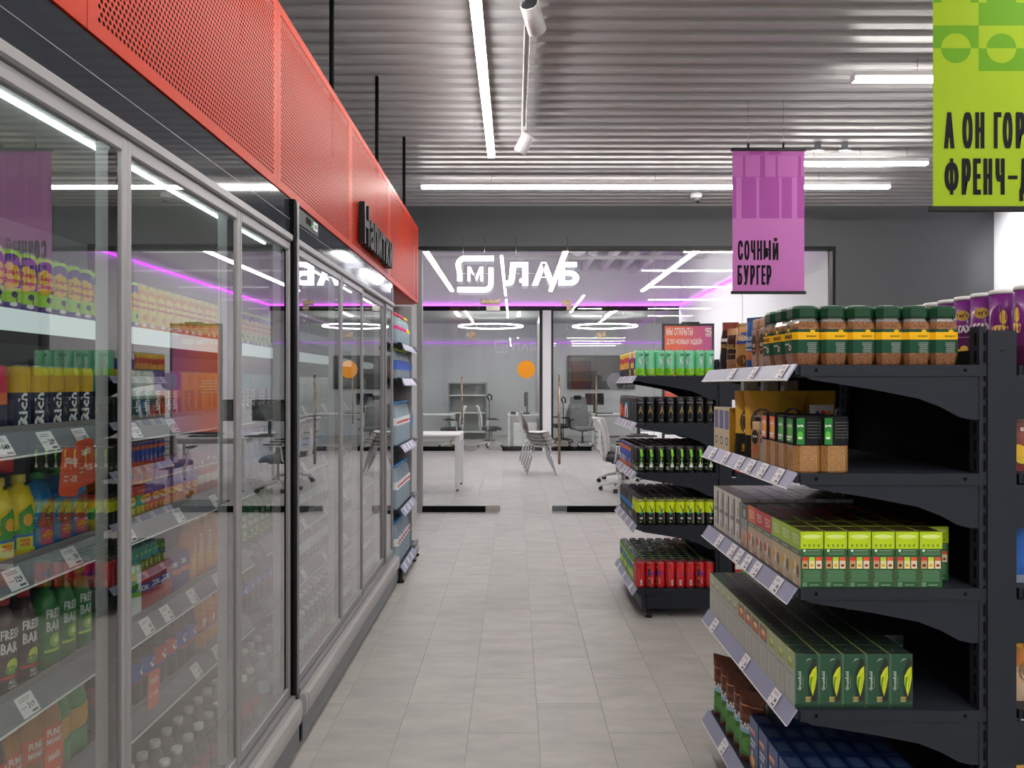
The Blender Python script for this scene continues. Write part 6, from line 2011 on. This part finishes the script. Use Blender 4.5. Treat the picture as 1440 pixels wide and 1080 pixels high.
w_red2 = bottle(0.043, 0.33, '#a0bcd0', '#4a8ac8', [([('p', [(-0.03, 0.165), (0.03, 0.18), (0.03, 0.195), (-0.03, 0.18)], '#c83a34')], 0), ([('p', [(-0.03, 0.165), (0.03, 0.18), (0.03, 0.195), (-0.03, 0.18)], '#c83a34')], 2)], PETB, 0.40, labz=(0.15, 0.21, '#d8dce4'))
w_big = bottle(0.055, 0.33, '#5aa8dc', '#2c7cc8', [], PETB, 0.26, labz=(0.10, 0.2, '#2c8ad8'))
w_sml = bottle(0.05, 0.23, '#5aa8dc', '#2c7cc8', [], PETB, 0.3, labz=(0.06, 0.13, '#2c8ad8'))
w_org = bottle(0.045, 0.33, '#e8862c', '#3a9a3c', [], FOIL, 0.3, labz=(0.14, 0.21, '#e04a2c'))
w_col = bottle(0.045, 0.32, '#241a1a', '#c02828', [([('r', -0.03, 0.13, 0.0, 0.22, '#c8302c')], 0)], FOIL, 0.3, labz=(0.13, 0.22, '#2c4ac0'))
wn = ['top', 'second', 'third', 'fourth', 'lowest']
for si, (pr, cw) in enumerate(((w_pink, 'pink-banded'), (w_grn, 'green-capped'), (w_red2, 'red-banded'), (w_red2, 'red-banded'), (w_red2, 'red-banded'))):
    n = 7
    for i in range(n):
        q = w_yel if si == 0 and i > 4 else pr
        inst(q, 'water_bottle', (-0.915, YA + 0.055 + 0.097 * i, RZ[si]), rnd.uniform(-0.2, 0.2) + pi / 2, '%s water bottle on %s rack shelf, %s from the cooler' % ('yellow-banded' if q is w_yel else cw, wn[si], nth(i + 1)), 'bottle', 'water bottles on the rack')
for si, (pr, cw) in enumerate(((w_big, 'large blue water bottle, highest in the narrow bay'), (w_big, 'large blue water bottle, second shelf of the narrow bay'), (w_big, 'large blue water bottle, middle shelf of the narrow bay'), (w_org, 'orange soda bottle in the narrow rack bay'), (w_col, 'dark cola bottle with red and blue label in the narrow bay'))):
    if si < 2:
        pr = w_sml
    inst(pr, 'soda_bottle' if si > 2 else 'water_bottle', (-0.94, YB + 0.07, RZ[si]), pi / 2, cw + ', nearer one', 'bottle', 'bottles in the narrow bay')
    inst(pr, 'soda_bottle' if si > 2 else 'water_bottle', (-0.94, YB + 0.185, RZ[si]), pi / 2, cw + ', farther one', 'bottle', 'bottles in the narrow bay')
# black clips on the rack edge
for i, z in enumerate((RZ[0] - 0.03, RZ[1] - 0.03)):
    o = MB().prism([(-0.868, z - 0.02), (-0.83, z - 0.02), (-0.84, z + 0.03), (-0.868, z + 0.04)], 'y', YA - 0.03, YA + 0.012).build('rail_clip', BLACK, t)

# ================================================================== LAB FURNITURE


def desk(x0, x1, y0, y1, z, lab, leg=0.06, frame=True, m=WHITE):
    t = thing('desk', lab, 'desk', ((x0 + x1) / 2, (y0 + y1) / 2, 0), 0, None)
    w, d = (x1 - x0) / 2, (y1 - y0) / 2
    MB().box(-w, -d, z - 0.028, w, d, z, b=0.003).build('top', m, t)
    for sx in (-1, 1):
        for sy in (-1, 1):
            x, y = sx * (w - leg / 2 - 0.005), sy * (d - leg / 2 - 0.01)
            l = MB().box(x - leg / 2, y - leg / 2, 0.02, x + leg / 2, y + leg / 2, z - 0.03, b=0.004)
            o = l.build('leg', WHITE, t)
            MB().lathe([(0.02, 0, G(0, 0, 0)), (0.02, 0.02, G(0, 0, 0))], 10, x, y).build('glide', BLACK, o)
        MB().box(sx * (w - leg - 0.005) if sx < 0 else w - leg - 0.005, -d + leg, z - 0.03 - leg, sx * w + 0.005 if sx < 0 else w - 0.005, d - leg, z - 0.0285).build('side_rail', WHITE, t) if frame else None
    MB().box(-w + leg, -d + 0.1, z - 0.09, w - leg, -d + 0.13, z - 0.03).build('cross_rail', WHITE, t)
    return t


def desk_chair(x, y, rz, lab, back=WHITE, seatm=SEATD, grp='white office chairs', base=WHITE, high=False, headrest=False, sy=1.0):
    t = thing('office_chair', lab, 'chair', (x, y, 0), rz, grp)
    # faces -Y; back at +Y
    for k in range(5):
        a = 2 * pi * k / 5 + 0.3
        q = MB().tube([(0, 0, 0.13), (0.16 * cos(a), 0.16 * sin(a), 0.115), (0.31 * cos(a), 0.31 * sin(a), 0.075)], [0.026, 0.022, 0.016], 8).build('base_arm', base, t)
        c = MB()
        for s_ in (-0.014, 0.014):
            cx_, cy_ = 0.31 * cos(a), 0.31 * sin(a)
            nx, ny = -sin(a), cos(a)
            secs = []
            for e_ in (-0.008, 0.008):
                ring = []
                for g in range(12):
                    b_ = 2 * pi * g / 12
                    ring.append((cx_ + nx * (s_ + e_) + cos(a) * 0.03 * cos(b_), cy_ + ny * (s_ + e_) + sin(a) * 0.03 * cos(b_), 0.03 + 0.03 * sin(b_)))
                secs.append(ring)
            c.loft(secs, [G(0, 0, 0)])
        c.build('caster', BLACK, q)
    MB().lathe([(0.026, 0.12, G(0, 0, 0)), (0.026, 0.26, G(0, 0, 0)), (0.016, 0.26, G(0, 0, 0)), (0.016, 0.40, G(0, 0, 0))], 12).build('gas_column', ALU if base is WHITE else BLACK, t)
    MB().box(-0.1, -0.12, 0.385, 0.1, 0.16, 0.42, b=0.01).build('mechanism', BLACK, t)
    s = MB()
    def rr(z, i, f=0.0):
        pts = []
        w, d, r = 0.245 - i, 0.235 - i, 0.08
        for sx, sy_, a0 in ((1, 1, 0), (-1, 1, pi / 2), (-1, -1, pi), (1, -1, 1.5 * pi)):
            for k in range(4):
                a = a0 + k * pi / 6
                yy = sy_ * (d - r) + r * sin(a)
                pts.append((sx * (w - r) + r * cos(a), yy, z - (0.02 * max(0, (-yy - 0.14) / 0.1) if f else 0)))
        return pts
    s.loft([rr(0.42, 0.02), rr(0.43, 0.0, 1), rr(0.475, 0.0, 1), rr(0.495, 0.03, 1)], [G(0, 0, 0)], smooth=True)
    s.build('seat', seatm, t)
    hb = 1.18 if high else 0.98
    # back: curved frame with mesh
    fr = MB()
    pts = []
    zb_ = 0.50 if not high else 0.47

    def bk(u, v):      # u -1..1, v 0..1
        ww = 0.215 * (1 - 0.12 * v) if not high else 0.225 * (1 - 0.18 * v * v)
        yy = 0.235 + 0.035 * sin(v * pi * 0.9) * -1 + 0.10 * v + 0.03 * (1 - u * u)
        return (u * ww, yy, zb_ + (hb - zb_) * v)
    loop = [bk(-1, v / 8) for v in range(9)] + [bk(u / 4, 1) for u in range(-3, 4)] + [bk(1, 1 - v / 8) for v in range(9)] + [bk(-u / 4, 0) for u in range(-3, 4)]
    loop.append(loop[0])
    fr.tube(loop, 0.017 if not high else 0.014, 8)
    fr.build('back_frame', back if not high else MESHG, t)
    ms = MB()
    nu, nv = 6, 10
    vs = [bk(-0.97 + 1.94 * i / nu, 0.01 + 0.98 * j / nv) for j in range(nv + 1) for i in range(nu + 1)]
    fs = [(j * (nu + 1) + i, j * (nu + 1) + i + 1, (j + 1) * (nu + 1) + i + 1, (j + 1) * (nu + 1) + i) for j in range(nv) for i in range(nu)]
    o_ = len(vs)
    vs2 = [(a, b + 0.006, c) for a, b, c in vs]
    ms.add(vs, fs, smooth=True).add(vs2, [f[::-1] for f in fs], smooth=True)
    ms.build('back_mesh', MESHG if back is not WHITE else plain('white_back_shell', '#d9d6d8', 0.5), t)
    if back is WHITE:
        # solid outer spine and vents
        sp = MB()
        sp.prism([(0.225, 0.40), (0.275, 0.42), (0.30, 0.6), (0.30, 0.9), (0.285, 0.9), (0.265, 0.6), (0.23, 0.46)], 'x', -0.05, 0.05)
        o = sp.build('spine', WHITE, t)
        for k in range(3):
            MB().box(-0.2, 0.262 + 0.012 * k, 0.58 + 0.09 * k, 0.2, 0.272 + 0.012 * k, 0.59 + 0.09 * k).build('vent_slot', BLACK, t)
    for sx in (-1, 1):
        a = MB().tube([(sx * 0.2, 0.12, 0.42), (sx * 0.275, 0.1, 0.45), (sx * 0.285, 0.08, 0.64), (sx * 0.285, -0.1, 0.66)], 0.014, 8).build('armrest', back if back is WHITE else BLACK, t)
        MB().box(sx * 0.285 - 0.03, -0.16, 0.66, sx * 0.285 + 0.03, 0.1, 0.68, b=0.008).build('arm_pad', BLACK, a)
    if headrest:
        MB().box(-0.1, bk(0, 1)[1] - 0.03, hb - 0.06, 0.1, bk(0, 1)[1] + 0.03, hb + 0.05, b=0.02).build('headrest', BLACK, t)
    return t


def monitor(x, y, z, rz, lab, w=0.54, h=0.32, zc=0.36):
    t = thing('monitor', lab, 'monitor', (x, y, z), rz)
    MB().box(-w / 2, -0.012, zc - h / 2, w / 2, 0.018, zc + h / 2, b=0.006).build('screen_shell', BLACK, t)
    MB().box(-w / 2 + 0.012, -0.0135, zc - h / 2 + 0.015, w / 2 - 0.012, -0.0121, zc + h / 2 - 0.012).build('screen', SCREEN, t)
    MB().box(-0.025, 0.018, 0.01, 0.025, 0.035, zc, b=0.004).build('stand', BLACK, t)
    MB().box(-0.12, -0.08, 0, 0.12, 0.09, 0.012, b=0.004).build('foot_plate', BLACK, t)


def keyboard(x, y, z, rz, lab):
    t = thing('keyboard', lab, 'keyboard', (x, y, z), rz)
    MB().box(-0.21, -0.065, 0, 0.21, 0.065, 0.016, b=0.004).build('case', BLACK, t)
    k = MB()
    for i in range(14):
        for j in range(5):
            k.box(-0.2 + i * 0.0287, -0.055 + j * 0.022, 0.016, -0.2 + i * 0.0287 + 0.024, -0.055 + j * 0.022 + 0.018, 0.021)
    stuff(k.build('keys', MATBLACK, t))


# left table just behind the glass
xr = at(647, 0, 10.45)[0]
desk(-2.2, xr, 10.45, 11.25, 0.79, 'white table with thick square legs behind the glass at left', 0.07)
# stack of shell chairs
for i in range(5):
    t = thing('stacking_chair', 'grey shell chair in the stack of five, %s' % ('lowest and foremost', 'second from below', 'middle of the stack', 'fourth from below', 'topmost and rearmost')[i], 'chair', (0.45 - 0.03 * i, 12.55, 0.056 * i), 0, 'stack of grey shell chairs')
    # seen from its side: faces +X
    sec = []
    prof = [(0.24, 0.455), (0.2, 0.465), (0.05, 0.445), (-0.10, 0.455), (-0.19, 0.50), (-0.235, 0.60), (-0.265, 0.75), (-0.285, 0.86)]
    b = MB()
    nw = 7
    vs = []
    for a, z in prof:
        for k in range(nw):
            u = -1 + 2 * k / (nw - 1)
            hw = 0.22 if z < 0.6 else 0.22 - 0.08 * (z - 0.6) / 0.26
            lift = 0.03 * u * u
            vs.append((a + (0.04 * u * u if z > 0.55 else 0), u * hw, z + (lift if z < 0.55 else 0)))
    fs = [(j * nw + k, j * nw + k + 1, (j + 1) * nw + k + 1, (j + 1) * nw + k) for j in range(len(prof) - 1) for k in range(nw - 1)]
    b.add(vs, fs, smooth=True)
    b.add([(x_, y_, z_ - 0.010) for x_, y_, z_ in vs], [f[::-1] for f in fs], smooth=True)
    n_ = len(vs)
    rim_ = [k for k in range(nw)] + [j * nw + nw - 1 for j in range(1, len(prof))] + [(len(prof) - 1) * nw + k for k in range(nw - 2, -1, -1)] + [j * nw for j in range(len(prof) - 2, 0, -1)]
    b.f += [(rim_[q], rim_[(q + 1) % len(rim_)], rim_[(q + 1) % len(rim_)] + n_, rim_[q] + n_) for q in range(len(rim_))]
    b.c += [G(0, 0, 0)] * len(rim_); b.m += [0] * len(rim_); b.sm += [False] * len(rim_)
    b.build('shell', SHELLG, t)
    MB().box(-0.14, -0.18, 0.46, 0.2, 0.18, 0.474, b=0.006).build('seat_pad', WHITE, t)
    for sx, sy_ in ((1, 1), (1, -1), (-1, 1), (-1, -1)):
        MB().tube([(sx * 0.12, sy_ * 0.14, 0.445), (sx * (0.23 if sx > 0 else 0.25), sy_ * 0.21, 0.0)], 0.0095, 8).build('leg', CHROME, t)
# work desk behind the gondola, white chairs and monitors
desk(1.95, 3.4, 10.35, 11.75, 0.75, 'white bench desk in the glass room behind the can shelving', 0.05)
desk_chair(1.52, 10.5, pi / 2 - 0.15, 'white office chair with dark seat beside the can shelving')
desk_chair(1.58, 11.5, pi / 2 + 0.3, 'white office chair half hidden behind the can shelving')
desk_chair(2.75, 9.85, pi, 'white office chair in front of the bench desk, closer to the side wall')
monitor(1.85, 11.1, 0.75, 0.2, 'black monitor on the bench desk, closer to the aisle')
monitor(2.65, 11.1, 0.75, -0.1, 'black monitor on the bench desk, closer to the side wall')
keyboard(1.8, 10.6, 0.75, 0.1, 'black keyboard on the bench desk, closer to the aisle')
keyboard(2.6, 10.6, 0.75, 0, 'black keyboard on the bench desk, closer to the side wall')
# offices beyond the second glass
desk(-2.9, at(637, 0, 18.2)[0], 18.2, 19.0, 0.76, 'white office desk behind the inner glass, nearest the shelf unit', 0.05)
desk_chair(-1.5, 17.55, -pi / 2 + 0.2, 'white office chair turned away in front of the shelf unit')
desk(at(714, 0, 18.0)[0], post0 + 0.0, 17.6, 19.4, 0.78, 'white office desk holding a row of monitors', 0.05)
desk_chair(-0.56, 17.75, pi / 2 + 0.1, 'white office chair facing the desk with monitors')
for k in range(3):
    monitor(0.26 + 0.02 * k, 17.95 + 0.52 * k, 0.78, -pi / 2 - 0.1, 'black monitor on the office desk, %s from the glass' % nth(k + 1), 0.5, 0.33)
for k in range(3):
    keyboard(-0.04, 17.95 + 0.5 * k, 0.78, pi / 2, 'black keyboard on the office desk, %s from the glass' % nth(k + 1))
o = thing('drawer_unit', 'white drawer unit under the office desk with monitors', 'drawers', (0.25, 17.75, 0))
MB().box(-0.28, -0.25, 0.03, 0.28, 0.25, 0.6, b=0.004).build('body', WHITE, o)
for k in range(3):
    d_ = MB().box(-0.27, -0.262, 0.05 + 0.18 * k, 0.27, -0.2505, 0.22 + 0.18 * k, b=0.003).build('drawer', WHITE, o)
    MB().box(-0.06, -0.27, 0.19 + 0.18 * k, 0.06, -0.262, 0.2 + 0.18 * k).build('handle', ALUD, d_)
for sx in (-0.22, 0.22):
    MB().lathe([(0.02, 0, G(0, 0, 0)), (0.02, 0.03, G(0, 0, 0))], 8, sx, -0.2).build('caster', BLACK, o)
# shelf unit
xa, xb = at(632, 0, 20.5)[0], at(684, 0, 20.5)[0]
o = thing('shelf_unit', 'grey open shelf unit against the office rear wall', 'shelving', ((xa + xb) / 2, 20.5, 0))
w = (xb - xa) / 2
for sx in (-1, 1):
    MB().box(sx * w - 0.02, -0.2, 0, sx * w + 0.02, 0.2, 1.55).build('side_panel', GREYF, o)
for k, z in enumerate((0.2, 0.72, 1.2, 1.53)):
    MB().box(-w + 0.02, -0.2, z - 0.015, w - 0.02, 0.2, z + 0.015).build('shelf', WHITE if k < 3 else GREYF, o)
MB().box(-w, 0.2, 0, w, 0.215, 1.55).build('back_panel', GREYF, o)
# right office: mesh chair, round-topped desk, wall screen
desk(at(832, 0, 18.6)[0], 3.4, 18.6, 19.5, 0.76, 'white office desk by the mesh chair, under the wall screen', 0.05)
desk_chair(at(819, 0, 17.75)[0], 17.75, 0.25, 'tall grey mesh office chair with black headrest behind the inner glass', MESHG, MESHG, None, CHROME, True, True)
desk_chair(at(795, 0, 18.9)[0] - 0.1, 18.95, -1.2, 'black framed mesh office chair behind the tall grey one', MESHG, SEATD, None, BLACK, False, False)
monitor(at(836, 0, 19.2)[0], 19.2, 0.76, 0.2, 'black monitor on the office desk under the wall screen', 0.5, 0.3)
keyboard(at(850, 0, 18.8)[0], 18.8, 0.76, 0.2, 'black keyboard on the desk beside the mesh chair')
xa, za = at(798, 547, 21.9)
xb, zb_ = at(893, 500, 21.9)
o = thing('wall_screen', 'large dark wall screen in the office behind the inner glass', 'screen', ((xa + xb) / 2, 21.93, (za + zb_) / 2))
w, h = (xb - xa) / 2, (zb_ - za) / 2
MB().box(-w, -0.03, -h, w, 0.065, h, b=0.008).build('frame', BLACK, o)
MB().box(-w + 0.03, -0.032, -h + 0.03, w - 0.03, -0.0305, h - 0.03).build('display', SCREEN, o)
# phone headset on the wall, coat hook like shapes
for px, py, Y, nm in ((688, 562, 19.9, 'beside the shelf unit'), (792, 566, 20.2, 'beside the mesh chair')):
    x, z = at(px, py, Y)
    t = thing('coat_stand', 'black slim coat stand ' + nm, 'stand', (x, Y, 0))
    MB().lathe([(0.17, 0, G(0, 0, 0)), (0.17, 0.015, G(0, 0, 0)), (0.02, 0.03, G(0, 0, 0))], 16).build('base', BLACK, t)
    MB().tube([(0, 0, 0.02), (0, 0, z)], 0.013, 8).build('pole', BLACK, t)
    MB().tube([(0, 0, z - 0.02), (-0.05, 0, z + 0.08), (0.0, 0, z + 0.15), (0.06, 0, z + 0.1), (0.06, 0, z - 0.02)], 0.022, 8).build('hook', BLACK, t)
# poster stand
xa, za = at(931, 0, 9.3)[0], 0
xb = at(1004, 0, 9.3)[0]
zt = at(0, 455, 9.3)[1]
cx_ = (xa + xb) / 2
t = thing('poster_stand', 'orange and magenta poster with white lettering in a black stand', 'poster', (cx_, 9.3, 0))
w = (xb - xa) / 2
zb = 0.9
for sx in (-1, 1):
    MB().box(sx * w - (0.03 if sx > 0 else 0), -0.015, 0.02, sx * w + (0.03 if sx < 0 else 0), 0.015, zt).build('frame_post', BLACK, t)
MB().box(-w + 0.03, -0.015, zt - 0.03, w - 0.03, 0.015, zt).build('frame_top', BLACK, t)
MB().box(-w + 0.03, -0.015, zb - 0.03, w - 0.03, 0.015, zb).build('frame_bottom', BLACK, t)
MB().box(-w, -0.25, 0, w, 0.25, 0.02, b=0.004).build('base_plate', BLACK, t)
MB().box(-0.08, -0.02, zt, 0.14, 0.02, zt + 0.02).build('clip', BLACK, t)
p = MB().box(-w + 0.028, -0.010, zb, w - 0.028, 0.010, zt - 0.03).build('poster', POSTER, t)
s = 9.3 / F
U = lambda px: at(px, 0, 9.3)[0] - cx_
V = lambda py: at(0, py, 9.3)[1]
E = [('t', 'МЫ ОТКРЫТЫ', U(937), V(471.5), 37 * s, 10.5 * s, '#f6e8e2', 0, 0.02), ('t', 'ДЛЯ НОВЫХ ИДЕЙ!', U(937), V(485.5), 50 * s, 10.5 * s, '#f6e8e2', 0, 0.02)]
E += [('t', 'М', U(993.5), V(467.5), 4.5 * s, 4 * s, '#f6e8e2', 0, 0.05), ('r', U(992), V(463), U(1000), V(461.6), '#f6e8e2'), ('r', U(991.5), V(470.5), U(999.5), V(469.2), '#f6e8e2'), ('r', U(991.5), V(466), U(992.6), V(462), '#f6e8e2'), ('r', U(998.8), V(470), U(1000), V(465), '#f6e8e2'), ('t', 'ЛАБ', U(992), V(473.2), 8 * s, 1.8 * s, '#f6e8e2', 0, 0.05)]
for k in range(5):
    E.append(('r', U(938), V(552 - k * 4), U(938 + (24, 18, 26, 20, 22)[k]), V(551 - k * 4), '#f2d8da'))
MB().draw(E, front(0.010)).build('print', PRINT, p)
# round hanging promo discs (wobblers) on the rails of the can shelving
x, z = at(862, 536, G2B - 0.1)
o = MB().lathe([(0.065, -0.0008, G(.8, .8, .8)), (0.065, 0.0008, G(.8, .8, .8))], 24).build('promo_disc', TRANS, None, (0.745, G2B - 0.1, SHZ[0] - 0.03))
o.rotation_euler = (pi / 2, 0, 0)
tag(o, 'clear round promotion disc on the top rail of the can shelving', 'disc')

dups = {k: v for k, v in LABELS.items() if len(v) > 1}
lw = [k for k in LABELS if len(k.split()) > 16]
import sys; sys.stderr.write('LONG %d %r\n' % (len(lw), lw[:8]))
if dups:
    sys.stderr.write('DUPS %d %r\n' % (len(dups), list(dups.items())[:5]))
